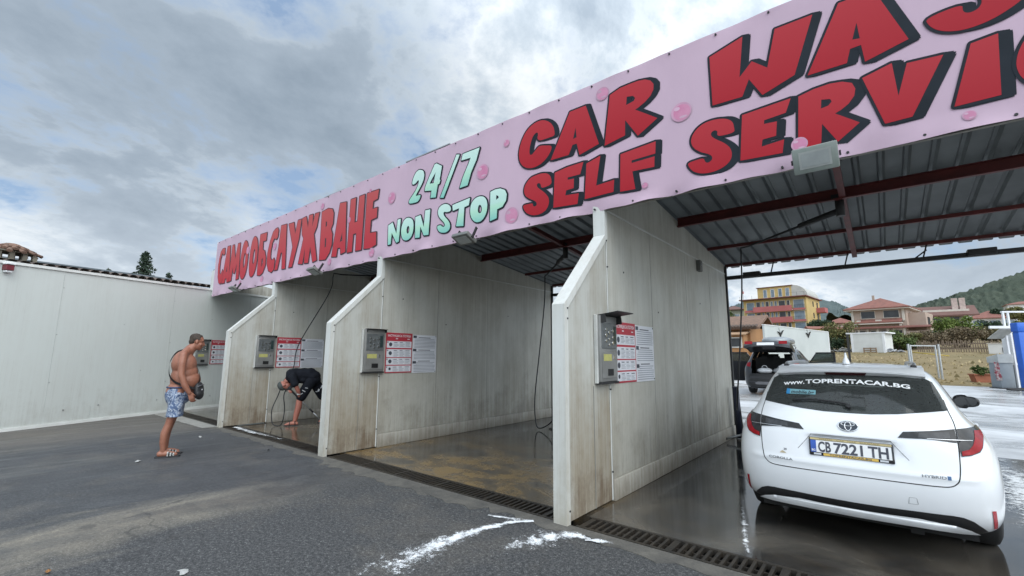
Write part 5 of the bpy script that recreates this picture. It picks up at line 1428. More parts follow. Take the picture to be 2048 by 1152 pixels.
# wheels
def wheel(par, x, y, r=.325, w=.215, rimr=.215, s_=1):
    M = Matrix.Translation((x, y, r)) @ Matrix.Rotation(R(90), 4, 'Y')
    bm = BM(); pr = [(rimr, -w / 2 + .01), (r - .05, -w / 2), (r - .012, -w / 2 + .02), (r, -w / 2 + .045), (r, w / 2 - .045), (r - .012, w / 2 - .02), (r - .05, w / 2), (rimr, w / 2 - .01)]
    n = 40; rg = []
    for k in range(n):
        a = 2 * math.pi * k / n
        rg.append([bm.verts.new((p[0] * math.cos(a), p[0] * math.sin(a), p[1])) for p in pr])
    for k in range(n):
        for i in range(len(pr) - 1): bm.faces.new((rg[k][i], rg[(k + 1) % n][i], rg[(k + 1) % n][i + 1], rg[k][i + 1]))
    bm.transform(M); wh = thing_part('wheel', par)
    obj('tyre', bm, TYRE, wh, True, 40)
    bm = BM(); cyl(bm, (0, 0, -w / 2 + .03), (0, 0, w / 2 - .03), rimr + .003, 32)
    for side in (1,):
        cyl(bm, (0, 0, s_ * (w / 2 - .03)), (0, 0, s_ * (w / 2 - .012)), .05, 16)
        for k in range(10):
            a = 2 * math.pi * k / 10
            box(bm, (.04, -.016, s_ * (w / 2 - .03)), (rimr - .005, .016, s_ * (w / 2 - .014)), Matrix.Rotation(a, 4, 'Z'))
    bm.transform(M); obj('rim', bm, RIM, wh, True, 30)
    return wh
def thing_part(name, par):
    o = bpy.data.objects.new(name, None); o.empty_display_size = .1; COL.objects.link(o); o.parent = par
    return o
for y in (1.01, 3.70):
    for s_ in (1, -1): wheel(car, s_ * .775, y, s_=s_)
    for s_ in (1, -1):
        bm = BM(); n = 24; ra = .375
        ring = [[bm.verts.new((s_ * xx, y + ra * math.cos(math.pi * k / n * 1.1 - .15), .325 + ra * math.sin(math.pi * k / n * 1.1 - .15))) for k in range(n + 1)] for xx in (.55, .868)]
        for k in range(n): bm.faces.new((ring[0][k], ring[0][k + 1], ring[1][k + 1], ring[1][k]))
        obj('arch_liner', bm, ARCH, car, True)
bm = BM(); box(bm, (-.70, .35, .17), (.70, 4.3, .235)); box(bm, (.32, .3, .16), (.40, .9, .2)); obj('underbody', bm, ARCH, car, True)
# cabin seen through the glass
bm = BM(); box(bm, (-.68, .30, .60), (.68, 3.2, .64)); obj('cabin_floor', bm, SEATM, car, True)
bm = BM(); box(bm, (-.66, 1.02, .64), (.66, 1.18, 1.09), Matrix.Identity(4), .04); 
for x in (-.42, 0, .42): box(bm, (x - .12, 1.05, 1.08), (x + .12, 1.15, 1.21), None, .03)
obj('rear_seat', bm, SEATM, car, True, 40)
for x in (-.37, .37):
    bm = BM(); box(bm, (x - .24, 1.95, .64), (x + .24, 2.1, 1.14), None, .05); box(bm, (x - .12, 1.97, 1.15), (x + .12, 2.07, 1.33), None, .03); obj('front_seat', bm, SEATM, car, True, 40)
bm = BM(); box(bm, (-.68, 2.95, .7), (.68, 3.35, 1.045), None, .04); obj('dashboard', bm, SEATM, car, True, 40)
bm = BM(); box(bm, (-.11, 2.62, 1.27), (.11, 2.65, 1.33), None, .01); obj('rear_view_mirror', bm, SEATM, car, True)
# front end, out of this view
bm = BM(); SK.patch(bm, [ccw(sym([(0, .50), (.55, .50), (.66, .32), (0, .28)]))], 'f', .004, .05); obj('front_grille', bm, SATB, car, True)
for f in (lambda p: ccw(p), lambda p: ccw(mir(p))):
    bm = BM(); SK.patch(bm, [f([(.42, .66), (.80, .72), (.83, .66), (.72, .61), (.45, .62)])], 'f', .005, .04); obj('headlight', bm, CLEARG if False else LENSG, car, True)

# ================================================================== dark SUV with its tailgate up, beyond the bays
SX, SY, SZ = -3.02, 18.05, apron_z(19.5)
suv = thing('parked_suv', 'dark grey SUV with raised tailgate and roof box on the pale apron', 'suv', (SX, SY, SZ))
SUVP = mat('suv_paint', (0.032, 0.033, 0.036), .3, .4, col2=(0.026, 0.027, 0.03), coat=.6)
b0 = cage_mesh(CAR_LEVELS, 3)
for v in b0.verts:
    v.co.x *= 1.07; v.co.y *= .96
    v.co.z = v.co.z * 1.06 + max(0, v.co.z - .25) * .13
SK2 = Skin(b0)
sx_side = [[(.62, 1.27), (1.1, 1.25), (1.1, 1.50), (.86, 1.48)], [(1.16, 1.25), (1.92, 1.24), (1.92, 1.54), (1.5, 1.54), (1.16, 1.50)], [(1.98, 1.24), (2.9, 1.23), (2.72, 1.36), (2.46, 1.53), (1.98, 1.55)]]
op = sym([(0, 1.52), (.52, 1.50), (.60, 1.40), (.64, 1.2), (.64, .80), (.60, .74), (0, .73)])
kill = []
for f in b0.faces:
    c = f.calc_center_median()
    if c.y < .75 and inside(c.x, c.z, op): kill.append(f); continue
    if abs(c.x) > .4 and abs(f.normal.x) > .6 and any(inside(c.y, c.z, p) for p in sx_side): kill.append(f); continue
    if c.y > 2.2 and f.normal.y > .2 and abs(c.x) < .5 and 1.25 < c.z < 1.5: kill.append(f); continue
    if abs(c.x) > .55 and c.z < .78 and any((c.y - wy) ** 2 + (c.z - .35) ** 2 < .40 ** 2 for wy in (.97, 3.55)): kill.append(f)
bmesh.ops.delete(b0, geom=kill, context='FACES')
obj('body', b0, SUVP, suv, True)
for d in ('R', 'L'):
    for p in sx_side:
        bm = BM(); SK2.patch(bm, [ccw(p)], d, .004, .05); obj('side_window', bm, PRIV, suv, True)
bm = BM(); SK2.patch(bm, [ccw(sym([(0, .70), (.62, .70), (.70, .60), (.76, .45), (.74, .30), (0, .28)]))], 'r', .006, .05); obj('bumper_trim', bm, SATB, suv, True)
bm = BM(); SK2.patch(bm, [ccw(sym([(0, .47), (.45, .47), (.55, .42), (.5, .38), (0, .38)]))], 'r', .02, .05); obj('skid_plate', bm, mat('skid_grey', (0.22, 0.22, 0.23), .4, .5), suv, True)
for s_ in (1, -1):
    f = (lambda p: ccw(p)) if s_ > 0 else (lambda p: ccw(mir(p)))
    bm = BM(); SK2.patch(bm, [f([(.66, 1.12), (.70, 1.14), (.80, 1.12), (.82, 1.0), (.68, .98)])], 'r', .006, .03); obj('tail_lamp', bm, LENSR, suv, True)
for y in (.97, 3.55):
    for s_ in (1, -1): wheel(suv, s_ * .80, y, .35, .225, .22, s_)
bm = BM(); box(bm, (-.66, .10, .70), (.66, 1.3, .74)); box(bm, (-.72, 1.28, .74), (.72, 1.36, 1.30)); box(bm, (-.7, 2.3, .74), (-.1, 2.4, 1.45)); box(bm, (.1, 2.3, .74), (.7, 2.4, 1.45))
for x in (-.42, 0, .42): box(bm, (x - .1, 1.27, 1.22), (x + .1, 1.35, 1.36), None, .02)
box(bm, (-.72, .2, .22), (.72, 4.1, .30)); obj('boot_floor', bm, SEATM, suv, True)
bm = BM()
H = Matrix.Translation((0, .52, 1.60)) @ Matrix.Rotation(R(-14), 4, 'X')
tg = [(0, 0), (-.60, .05), (-1.12, -.02), (-1.20, -.12), (-1.19, -.20), (-1.10, -.17), (-.6, -.09), (-.02, -.08)]
rows = []
for i in range(13):
    x = -.66 + 1.32 * i / 12; u = abs(x) / .66
    rows.append([bm.verts.new(H @ Vector((x * 1.06, a * (1 - .07 * u ** 3), b_ - .05 * u ** 3))) for k, (a, b_) in enumerate(tg)])
for a, b_ in zip(rows, rows[1:]):
    for k in range(8): bm.faces.new((a[k], a[(k + 1) % 8], b_[(k + 1) % 8], b_[k]))
for r_ in (rows[0], rows[-1]): bm.faces.new(r_)
bmesh.ops.recalc_face_normals(bm, faces=bm.faces[:])
tgo = obj('tailgate', bm, SUVP, suv, True, 40)
def tgbox(name, x0, x1, z0, z1, m):
    bm = BM(); box(bm, (x0, -1.225, z0), (x1, -1.195, z1)); bm.transform(H); return obj(name, bm, m, tgo, True)
tgbox('number_plate', -.26, .26, -.17, -.08, PLATEW)
tgbox('lamp_strip', .40, .64, -.13, -.03, LENSR); tgbox('lamp_strip', -.64, -.40, -.13, -.03, LENSR)
bm = BM(); box(bm, (-.2, -.9, -.13), (.2, -.5, -.08)); bm.transform(H); obj('inner_trim', bm, SEATM, tgo, True)
bm = BM(); bmesh.ops.create_uvsphere(bm, u_segments=24, v_segments=14, radius=1)
for v in bm.verts:
    sg = lambda q, e: math.copysign(abs(q) ** e, q)
    v.co = Vector((sg(v.co.x, .55) * .47, sg(v.co.y, .6) * 1.25 + 2.0, sg(v.co.z, .7) * (.19 if v.co.z > 0 else .10) + 1.90))
for f in bm.faces: f.smooth = True
rb = obj('roof_box', bm, mat('roof_box_grey', (0.27, 0.29, 0.30), .3, .2, coat=.3), suv, True)
bm = BM(); box(bm, (-.5, 1.2, 1.745), (.5, 1.26, 1.80)); box(bm, (-.5, 2.2, 1.745), (.5, 2.26, 1.80)); obj('crossbar', bm, DARKST, suv, True)
for s_ in (1, -1):
    bm = BM(); tube(bm, spline([(s_ * .5, .7, 1.64), (s_ * .52, .85, 1.73), (s_ * .52, 1.7, 1.765), (s_ * .5, 2.35, 1.72), (s_ * .49, 2.45, 1.66)], 5), .018, 8); obj('roof_rail', bm, SILV, suv, True)
# the opened doors
def open_door(x, y, ang, s_):
    M = Matrix.Translation((x, y, 0)) @ Matrix.Rotation(R(ang), 4, 'Z')
    bm = BM()
    prism(bm, [(-.95, .42), (-.02, .40), (0, 1.15), (-.93, 1.18)], .09, M_YZ if False else Matrix(((0, 0, 1, 0), (1, 0, 0, 0), (0, 1, 0, 0), (0, 0, 0, 1))))
    box(bm, (.02, -.95, 1.17), (.06, -.90, 1.50)); box(bm, (.02, -.95, 1.47), (.06, -.25, 1.52))
    tube(bm, [(.04, -.27, 1.5), (.04, 0, 1.15)], .022, 6)
    bm.transform(M); d = obj('door', bm, SUVP, suv, True)
    bm = BM(); prism(bm, [(-.91, 1.17), (-.02, 1.16), (-.28, 1.49), (-.91, 1.49)], .006, Matrix.Translation((.035, 0, 0)) @ Matrix(((0, 0, 1, 0), (1, 0, 0, 0), (0, 1, 0, 0), (0, 0, 0, 1)))); bm.transform(M); obj('door_glass', bm, PRIV, d, True)
open_door(.84, 3.0, 62, 1); open_door(-.93, 1.98, -55, -1)
for x, y, lab, c in ((-.28, .45, 'white bag lying in the open boot of the SUV', WHT), (.22, .5, 'grey and white box in the open boot of the SUV', mat('bag_grey', (.42, .43, .44), .7))):
    t = thing('bag', lab, 'bag', (SX + x, SY + y, SZ + .74), .2)
    bm = BM(); bmesh.ops.create_icosphere(bm, subdivisions=3, radius=1)
    rnd = random.Random(int(x * 100))
    for v in bm.verts: v.co = Vector((math.copysign(abs(v.co.x) ** .7, v.co.x) * .24, math.copysign(abs(v.co.y) ** .7, v.co.y) * .17, (v.co.z + 1) * .10 * rnd.uniform(.9, 1.1)))
    for f in bm.faces: f.smooth = True
    obj('sack', bm, c, t, True)
    bm = BM(); tube(bm, spline([(-.1, 0, .17), (-.05, 0, .27), (.05, 0, .27), (.1, 0, .17)], 5), .012, 6); obj('handle', bm, c, t, True)

# ================================================================== far buildings
def cmat(n, c, r=.8, v=.85): return mat(n, c, r, col2=tuple(x * v for x in c), scale=.6)
YELLOW = cmat('yellow_render', (0.52, 0.38, 0.15)); PINKB = cmat('pink_balcony', (0.40, 0.12, 0.115)); WINB = mat('window_blue', (0.10, 0.14, 0.18), .15, col2=(0.22, 0.27, 0.31), scale=.5)
WHITEB = cmat('white_render', (0.62, 0.61, 0.58)); ROOFR = mat('roof_tile_red', (0.25, 0.10, 0.075), .85, col2=(0.17, 0.075, 0.058), scale=1.5); EAVE = cmat('eave_brown', (0.16, 0.06, 0.045))
BEIGE = cmat('beige_render', (0.40, 0.31, 0.25)); CREAM = cmat('cream_trim', (0.58, 0.53, 0.46)); BROWN = cmat('brown_roof', (0.15, 0.075, 0.06)); DKWIN = mat('window_dark', (0.025, 0.027, 0.03), .2, col2=(0.05, 0.055, 0.06), scale=.8)
def bbox(par, name, lo, hi, m, bev=0):
    bm = BM(); box(bm, lo, hi, None, bev); return obj(name, bm, m, par, True)
def win(par, x0, x1, z0, z1, y, m=None, fr=CREAM, d=.08):
    """a window on a wall that faces -y: frame, pane set into it"""
    bm = BM()
    for lo, hi in (((x0, y - d, z0), (x0 + .09, y + .1, z1)), ((x1 - .09, y - d, z0), (x1, y + .1, z1)), ((x0 + .09, y - d, z1 - .09), (x1 - .09, y + .1, z1)), ((x0 + .09, y - d, z0), (x1 - .09, y + .1, z0 + .09))): box(bm, lo, hi)
    w = obj('window', bm, fr, par, True)
    bm = BM(); box(bm, (x0 + .09, y - d * .4, z0 + .09), (x1 - .09, y + .05, z1 - .09)); obj('pane', bm, m or WINB, w, True)
    return w
# --- yellow apartment building (front faces -y)
B = thing('apartment_building', 'yellow apartment building with pink balcony bands and a rounded top floor', 'building', (-26.5, 127.8, 4.0), -.13)
bx, by, bz = 14.0, 12.2, 12.0
bbox(B, 'wall', (0, 0, 0), (bx, by, bz - .1), YELLOW)
bm = BM(); box(bm, (-.6, -1.5, bz - .1), (bx + .5, by + .8, bz + .12)); obj('roof_slab', bm, EAVE, B, True)
bm = BM(); box(bm, (3.2, 1.0, bz + .12), (10.9, by - 1, bz + 3.0)); obj('penthouse', bm, YELLOW, B, True)
bm = BM(); pts = [(10.9, bz + .12)] + [(10.9 + 3.3 * math.sin(a), bz + .12 + 3.0 * math.cos(a)) for a in [k * math.pi / 16 for k in range(9)]]
prism(bm, pts, -(by - 2.0), Matrix.Translation((0, 1.0, 0)) @ M_XZ); obj('rounded_end', bm, mat('glazed_grey', (0.36, 0.36, 0.33), .5, col2=(0.45, 0.44, 0.40), scale=1), B, True)
bm = BM(); box(bm, (3.0, .7, bz + 3.0), (11.2, by - .8, bz + 3.15)); obj('roof_edge', bm, EAVE, B, True)
for x in (5.0, 6.7, 8.4, 10.0): win(B, x - .45, x + .45, bz + .4, bz + 2.5, 1.0, fr=WHITEB)
for fl_, z in enumerate((bz - 3.0, bz - 5.75, bz - 8.5)):
    if fl_ < 2:
        for (x0, x1, dy) in ((.4, 3.0, -.5), (2.6, 11.2, -1.1), (10.8, bx - .2, -.5)):
            bbox(B, 'balcony', (x0, dy - .12, z - .25), (x1, 0, z + .0), CREAM)
        bbox(B, 'balcony_front', (2.6, -1.25, z - .35), (11.2, -1.13, z + 1.0), PINKB)
        bbox(B, 'balcony_front', (.4, -.64, z - .2), (2.7, -.55, z + .30), PINKB)
        bbox(B, 'balcony_front', (11.1, -.64, z - .2), (bx - .1, -.55, z + .25), PINKB)
        bm = BM()
        for k in range(8): box(bm, (11.2 + k * .36, -.62, z + .25), (11.23 + k * .36, -.59, z + 1.0))
        box(bm, (11.1, -.62, z + .97), (bx - .1, -.59, z + 1.02)); obj('railing', bm, DARKST, B, True)
    for (x0, x1, mm) in ((.7, 2.6, WINB), (3.0, 4.0, DKWIN), (4.3, 4.9, WINB), (5.2, 6.0, DKWIN), (6.3, 6.9, WINB), (7.2, 7.8, WINB), (8.1, 9.6, DKWIN), (9.9, 10.6, DKWIN), (11.3, 13.6, WINB)):
        win(B, x0, x1, z + .05 if x1 - x0 > .5 else z + .9, z + 2.35, 0, mm, WHITEB)
# right flank
for z in (bz - 2.4, bz - 5.2):
    bm = BM(); box(bm, (bx - .05, 5.5, z + .3), (bx + .04, 6.4, z + 1.6)); obj('window', bm, DKWIN, B, True)
    bm = BM(); box(bm, (bx - .05, 9.2, z - .6), (bx + .04, 10.4, z + 1.6)); obj('balcony_door', bm, DKWIN, B, True)
bbox(B, 'balcony_front', (bx, 8.6, bz - 3.4), (bx + 1.8, 11.6, bz - 2.2), PINKB)
bm = BM()
for x in (-.4, 2.5, 12.5, 14.0): box(bm, (x, -1.3, bz + .12), (x + .04, -1.26, bz + 1.0))
box(bm, (11, -1.3, bz + .97), (bx + .4, -1.26, bz + 1.0)); tube(bm, [(-.3, 1, bz), (-.3, 1, bz + 3.2)], .03, 6); obj('roof_railing', bm, DARKST, B, True)
bm = BM(); box(bm, (-.6, .9, bz + 2.0), (-.1, 1.1, bz + 2.6)); obj('aerial_dish', bm, mat('dish_red', (.5, .2, .2), .7), B, True)
# --- brown villa (front corner towards us)
B = thing('villa', 'beige two-storey villa with red hipped roof and long veranda', 'house', (-4.4, 121.4, 4.6), -.2)
VW, VD, zE = 9.2, 10.5, 7.05
bbox(B, 'wall', (.2, .2, 0), (VW, VD, zE), BEIGE)
bbox(B, 'wall', (VW, 2.2, 0), (VW + 2.6, VD, zE - 1.0), BEIGE)
def hip(par, x0, x1, y0, y1, z, h, m=ROOFR, name='roof', rl=None):
    bm = BM(); d = min(x1 - x0, y1 - y0) / 2; cy = (y0 + y1) / 2; cx = (x0 + x1) / 2
    e = [bm.verts.new(p) for p in ((x0, y0, z), (x1, y0, z), (x1, y1, z), (x0, y1, z))]
    lo = [bm.verts.new((v.co.x, v.co.y, z - .22)) for v in e]
    if x1 - x0 >= y1 - y0: r_ = [bm.verts.new((x0 + d, cy, z + h)), bm.verts.new((x1 - d + .01, cy, z + h))]; fs = [(e[0], e[1], r_[1], r_[0]), (e[1], e[2], r_[1]), (e[2], e[3], r_[0], r_[1]), (e[3], e[0], r_[0])]
    else: r_ = [bm.verts.new((cx, y0 + d, z + h)), bm.verts.new((cx, y1 - d + .01, z + h))]; fs = [(e[0], e[1], r_[0]), (e[1], e[2], r_[1], r_[0]), (e[2], e[3], r_[1]), (e[3], e[0], r_[0], r_[1])]
    for f in fs: bm.faces.new(f)
    for i in range(4): bm.faces.new((lo[i], lo[(i + 1) % 4], e[(i + 1) % 4], e[i]))
    bm.faces.new(lo[::-1])
    bmesh.ops.recalc_face_normals(bm, faces=bm.faces[:])
    return obj(name, bm, m, par, True)
rf = hip(B, -1.0, VW + .9, -.9, VD + .8, zE + .2, 2.5)
bm = BM(); box(bm, (3.1, 4.8, zE + 1.5), (3.5, 5.2, zE + 3.4)); obj('chimney', bm, BEIGE, rf, True)
bbox(B, 'eaves', (-.9, -.8, zE - .22), (VW + .8, VD + .7, zE - .03), CREAM)
bm = BM(); prism(bm, [(-1.3, 4.25), (.2, 4.95), (.2, 4.75), (-1.3, 4.05)], VW - 1.5, Matrix.Translation((.9, 0, 0)) @ M_YZ); obj('balcony_roof', bm, ROOFR, B, True)
bbox(B, 'eaves', (.9, -1.3, 3.83), (VW - .6, .19, 4.02), CREAM)
bm = BM(); prism(bm, [(-2.2, 3.0), (-1.1, 3.35), (-1.1, 3.2), (-2.2, 2.85)], VW + 5.5, Matrix.Translation((-.6, 0, 0)) @ M_YZ); obj('veranda_roof', bm, EAVE, B, True)
for x0, x1 in ((1.8, 4.3), (5.6, 8.2)): win(B, x0, x1, 5.05, 6.7, .2, DKWIN)
for x0, x1 in ((.6, 2.4), (3.2, 4.2), (4.9, 6.3), (6.9, 8.4)): win(B, x0, x1, .6, 2.6, .2, DKWIN)
bm = BM()
for x in (.0, 1.4, 2.9, 4.6, 6.2, 7.2, 8.8): box(bm, (x, -1.6, 0), (x + .32, -1.3, 2.9))
for x in (1.0, 8.2): box(bm, (x, -1.0, 2.9), (x + .3, -.7, 3.83))
box(bm, (8.6, -.05, 4.4), (9.0, .35, zE - .22)); box(bm, (.2, -.05, 4.4), (.6, .35, zE - .22)); obj('column', bm, CREAM, B, True)
bbox(B, 'parapet', (1.2, -.9, 4.3), (1.9, -.6, 4.75), CREAM); bbox(B, 'parapet', (4.4, -.9, 4.3), (5.4, -.6, 4.75), CREAM)
bm = BM(); cyl(bm, (VW - .02, 3.5, 6.0), (VW + .05, 3.5, 6.0), .32, 14); obj('round_window', bm, DKWIN, B, True)
bm = BM(); box(bm, (VW + 2.6 - .02, 4, 3.6), (VW + 2.65, 6.5, 5.2)); obj('terrace_opening', bm, DKWIN, B, True)
bbox(B, 'terrace', (VW - .2, -.5, 3.1), (VW + 5.0, 6, 3.35), EAVE); bbox(B, 'garden_wall', (VW, -1.6, -.5), (VW + 5.2, -1.3, 2.2), BEIGE)
# --- second villa with paired chimneys
B = thing('villa', 'dark brown villa with two pale chimneys and a tall white corner pillar', 'house', (8.2, 135.0, 5.5))
bbox(B, 'wall', (0, 1.2, 0), (7.4, 9, 6.6), CREAM)
bm = BM(); prism(bm, [(-.8, 5.3), (4.5, 7.6), (10, 5.6), (10, 5.3), (4.5, 7.2), (-.8, 5.0)], 9.4, Matrix.Translation((-.8, 0, 0)) @ M_YZ); rf = obj('roof', bm, BROWN, B, True)
for x in (4.9, 6.1): bm = BM(); box(bm, (x, 2.2, 5.6), (x + .95, 3.1, 9.1)); obj('chimney', bm, mat('chimney_pink', (0.50, 0.40, 0.36), .85), rf, True)
for x0, x1 in ((.6, 2.8), (3.6, 5.8)): win(B, x0, x1, 3.3, 5.0, 1.2, DKWIN)
bbox(B, 'corner_pillar', (6.6, -.6, 0), (7.4, .3, 5.2), WHITEB); bbox(B, 'balcony_front', (0, -.2, 2.6), (6.5, .0, 3.5), BROWN)
# --- further roofs
def simple_house(label, x, y, z, w, d, h, rh, wm, roof=ROOFR, wins=(), nm='house'):
    B = thing(nm, label, 'house', (x, y, z))
    bbox(B, 'wall', (0, 0, 0), (w, d, h), wm)
    hip(B, -.6, w + .6, -.6, d + .6, h + .2, rh, roof)
    for x0, x1, z0, z1 in wins: win(B, x0, x1, z0, z1, 0, WINB, WHITEB)
    return B
simple_house('white house with wide orange red roof and large panes beyond the villas', 21.0, 186, 7.5, 9.5, 9, 5.4, 2.3, WHITEB, wins=((.6, 3.6, 2.6, 4.9), (4.2, 6.2, 2.6, 4.9), (6.8, 9.0, 2.6, 4.9)))
simple_house('pale yellow house at the right edge behind the vacuum station', 31.0, 206, 9.5, 12, 9, 6.2, .6, YELLOW, CREAM if False else WHITEB, ((3.5, 6.0, 3.5, 5.4), (8, 10, 3.5, 5.4)))
simple_house('small house with pale red roof between the apartment building and the villa', -11.8, 165, 8.0, 6.4, 7, 3.6, 1.7, BEIGE, wins=((3, 4.2, 1.6, 2.8),))
simple_house('greenish grey house at the edge of the near partition', -38, 151, 7.5, 6.5, 8, 8.5, 1.4, mat('green_grey', (0.24, 0.25, 0.19), .85), BROWN, ((1, 2.4, 5.6, 7.2), (3.4, 5.4, 5.6, 7.2)))
simple_house('long white building high on the hillside', 53, 340, 22, 14, 10, 7, 1.6, WHITEB, wins=((2, 5, 3.5, 5.5), (8, 11, 3.5, 5.5)))
t = thing('garden_wall', 'low garden wall with red tile coping below the apartment building', 'wall', (-8.6, 83.5, 3.5), math.atan2(3.8, 4.7))
bbox(t, 'wall', (0, 0, 0), (6.0, .3, 2.45), YELLOW)
bm = BM(); prism(bm, [(-.5, 2.45), (.15, 2.85), (.8, 2.45)], 6.2, Matrix.Translation((-.1, 0, 0)) @ M_YZ); obj('tile_coping', bm, ROOFR, t, True)
# --- orange house next to the near partition
ORANGE = cmat('orange_render', (0.44, 0.23, 0.10))
B = thing('house', 'orange house with old tiled roof edge beside the near partition', 'house', (-14.5, 41.2, 1.2), 0)
bbox(B, 'wall', (0, 0, 0), (6.3, 7, 2.85), ORANGE); bbox(B, 'wall', (4.2, -1.6, 0), (6.1, -.001, 2.15), ORANGE)
bm = BM(); prism(bm, [(-.7, 2.75), (3.5, 4.0), (7.4, 2.75), (7.4, 2.6), (3.5, 3.8), (-.7, 2.55)], 7.6, Matrix.Translation((-.5, 0, 0)) @ M_YZ); rf = obj('roof', bm, mat('old_tile', (0.13, 0.085, 0.06), .9, col2=(0.22, 0.13, 0.09), scale=4), B, True)
bm = BM()
for k in range(30): cyl(bm, (-.4 + k * .25, -.85, 2.70), (-.4 + k * .25, -.2, 2.9), .11, 8)
obj('eave_tile', bm, mat('old_tile_edge', (0.10, 0.07, 0.055), .9), rf, True)
bm = BM(); prism(bm, [(-2.0, 2.15), (-.0, 2.45), (-.0, 2.35), (-2.0, 2.05)], 2.4, Matrix.Translation((3.9, 0, 0)) @ M_YZ); obj('porch_roof', bm, mat('porch_tan', (0.42, 0.27, 0.16), .85), B, True)
win(B, 5.0, 6.0, 1.05, 1.9, -1.6, DKWIN, WHITEB)
# --- white hoarding with two black bird ornaments
hd = math.atan2(46.46 - 33.94, -3.33 + 5.89)
t = thing('white_hoarding', 'large white panel wall with two black bird ornaments behind the SUV', 'wall', (-5.89, 33.94, 1.0), hd)
bm = BM(); box(bm, (0, 0, -.4), (12.8, .12, 2.65)); obj('panel', bm, mat('hoarding_white', (0.50, 0.535, 0.53), .5, col2=(0.44, 0.475, 0.47), scale=.5), t, True)
bm = BM(); box(bm, (-.03, -.03, 2.65), (12.83, .15, 2.70)); obj('top_rail', bm, WHT, t, True)
bm = BM(); box(bm, (12.8, -.02, -.4), (12.95, .14, 2.68)); obj('end_post', bm, WHT, t, True)
BIRD = [(-.30, .02), (-.16, .0), (-.05, -.08), (.06, -.06), (.12, .02), (.22, .10), (.36, .14), (.22, .02), (.14, -.10), (.04, -.18), (-.02, -.32), (-.05, -.18), (-.14, -.10), (-.24, -.02)]
for s_, lab in ((2.55, 'left black bird ornament on the white hoarding'), (8.0, 'right black bird ornament on the white hoarding')):
    c = Vector((-5.89, 33.94, 0)) + Vector((math.cos(hd), math.sin(hd), 0)) * s_
    o = thing('bird_ornament', lab, 'ornament', (c.x + math.sin(hd) * .03, c.y - math.cos(hd) * .03, 3.22 + .02 * s_), hd, 'bird ornaments on the hoarding')
    bm = BM(); prism(bm, [(a * 1.7, b_ * 1.15) for a, b_ in BIRD], .05, M_XZ); obj('silhouette', bm, mat('ornament_black', (0.012, 0.012, 0.012), .6), o, True)
    bm = BM(); tube(bm, [(0, 0, 0), (-.25, -.02, .28)], .012, 5); tube(bm, [(0, .03, -.05), (0, -.04, -.05)], .02, 6); obj('mount', bm, DARKST, o, True)
# --- white site container
t = thing('site_container', 'white site container standing in the dry field', 'container', (-2.1, 53.9, 1.9), math.atan2(-.68, 2.33))
bm = BM(); box(bm, (0.1, 0, .1), (2.5, 2.4, 1.85)); obj('panel', bm, mat('container_white', (0.62, 0.63, 0.61), .6, col2=(0.54, 0.545, 0.52), scale=1.2), t, True)
bm = BM()
for x in (0, 2.42): box(bm, (x, -.03, 0), (x + .18, .12, 1.95))
box(bm, (-.35, -.05, 1.85), (2.75, 2.5, 1.97)); obj('frame', bm, WHT, t, True)
bm = BM(); box(bm, (0, 0, -.2), (2.5, 2.4, .1)); obj('base', bm, DARKST, t, True)
t = thing('pallet', 'brown wooden pallet leaning against the white container', 'pallet', (-.75, 53.1, 1.95), -.28)
bm = BM()
for z in (.02, .2, .38): box(bm, (-.5, 0, z), (.5, .03, z + .1))
for x in (-.5, 0, .42): box(bm, (x, .03, 0), (x + .08, .1, .5))
obj('board', bm, mat('pallet_wood', (0.26, 0.18, 0.11), .9), t, True)
t = thing('black_post', 'thin black post in front of the white container', 'post', (-1.75, 40.5, 1.0))
bm = BM(); box(bm, (-.07, -.07, 0), (.07, .07, 2.1)); obj('shaft', bm, DARKST, t, True); bm = BM(); box(bm, (-.09, -.09, 2.1), (.09, .09, 2.15)); obj('cap', bm, DARKST, t, True)
def heap(label, x, y, z, s, m, seed, n=26):
    r = random.Random(seed); bm = BM()
    for k in range(n):
        a, rr = r.uniform(0, 6.28), r.random() ** .5
        rbox(bm, (s * rr * math.cos(a), s * .6 * rr * math.sin(a), .06 + s * .32 * (1 - rr) * r.random()), (s * r.uniform(.2, .5), s * r.uniform(.12, .4), .05), (r.uniform(-.5, .5), r.uniform(-.5, .5), r.uniform(0, 3)))
    return tag(obj('scrap_heap', bm, m, origin=None), label, 'heap', 'heaps of scrap in the field') if False else place(obj('scrap_heap', bm, m), (x, y, z), label)
def place(o, loc, label):
    o.location = loc; tag(o, label, 'heap', 'heaps of scrap in the field'); return o
heap('pale heap of scrap panels right of the white container', .75, 53.9, 2.02, .95, mat('scrap_white', (0.50, 0.51, 0.52), .5, col2=(0.2, 0.21, 0.23), scale=2), 3)
heap('pale heap of scrap left of the white container', -3.0, 54.5, 2.05, 1.1, mat('scrap_grey', (0.45, 0.45, 0.43), .6, col2=(0.2, 0.2, 0.19), scale=2), 4)
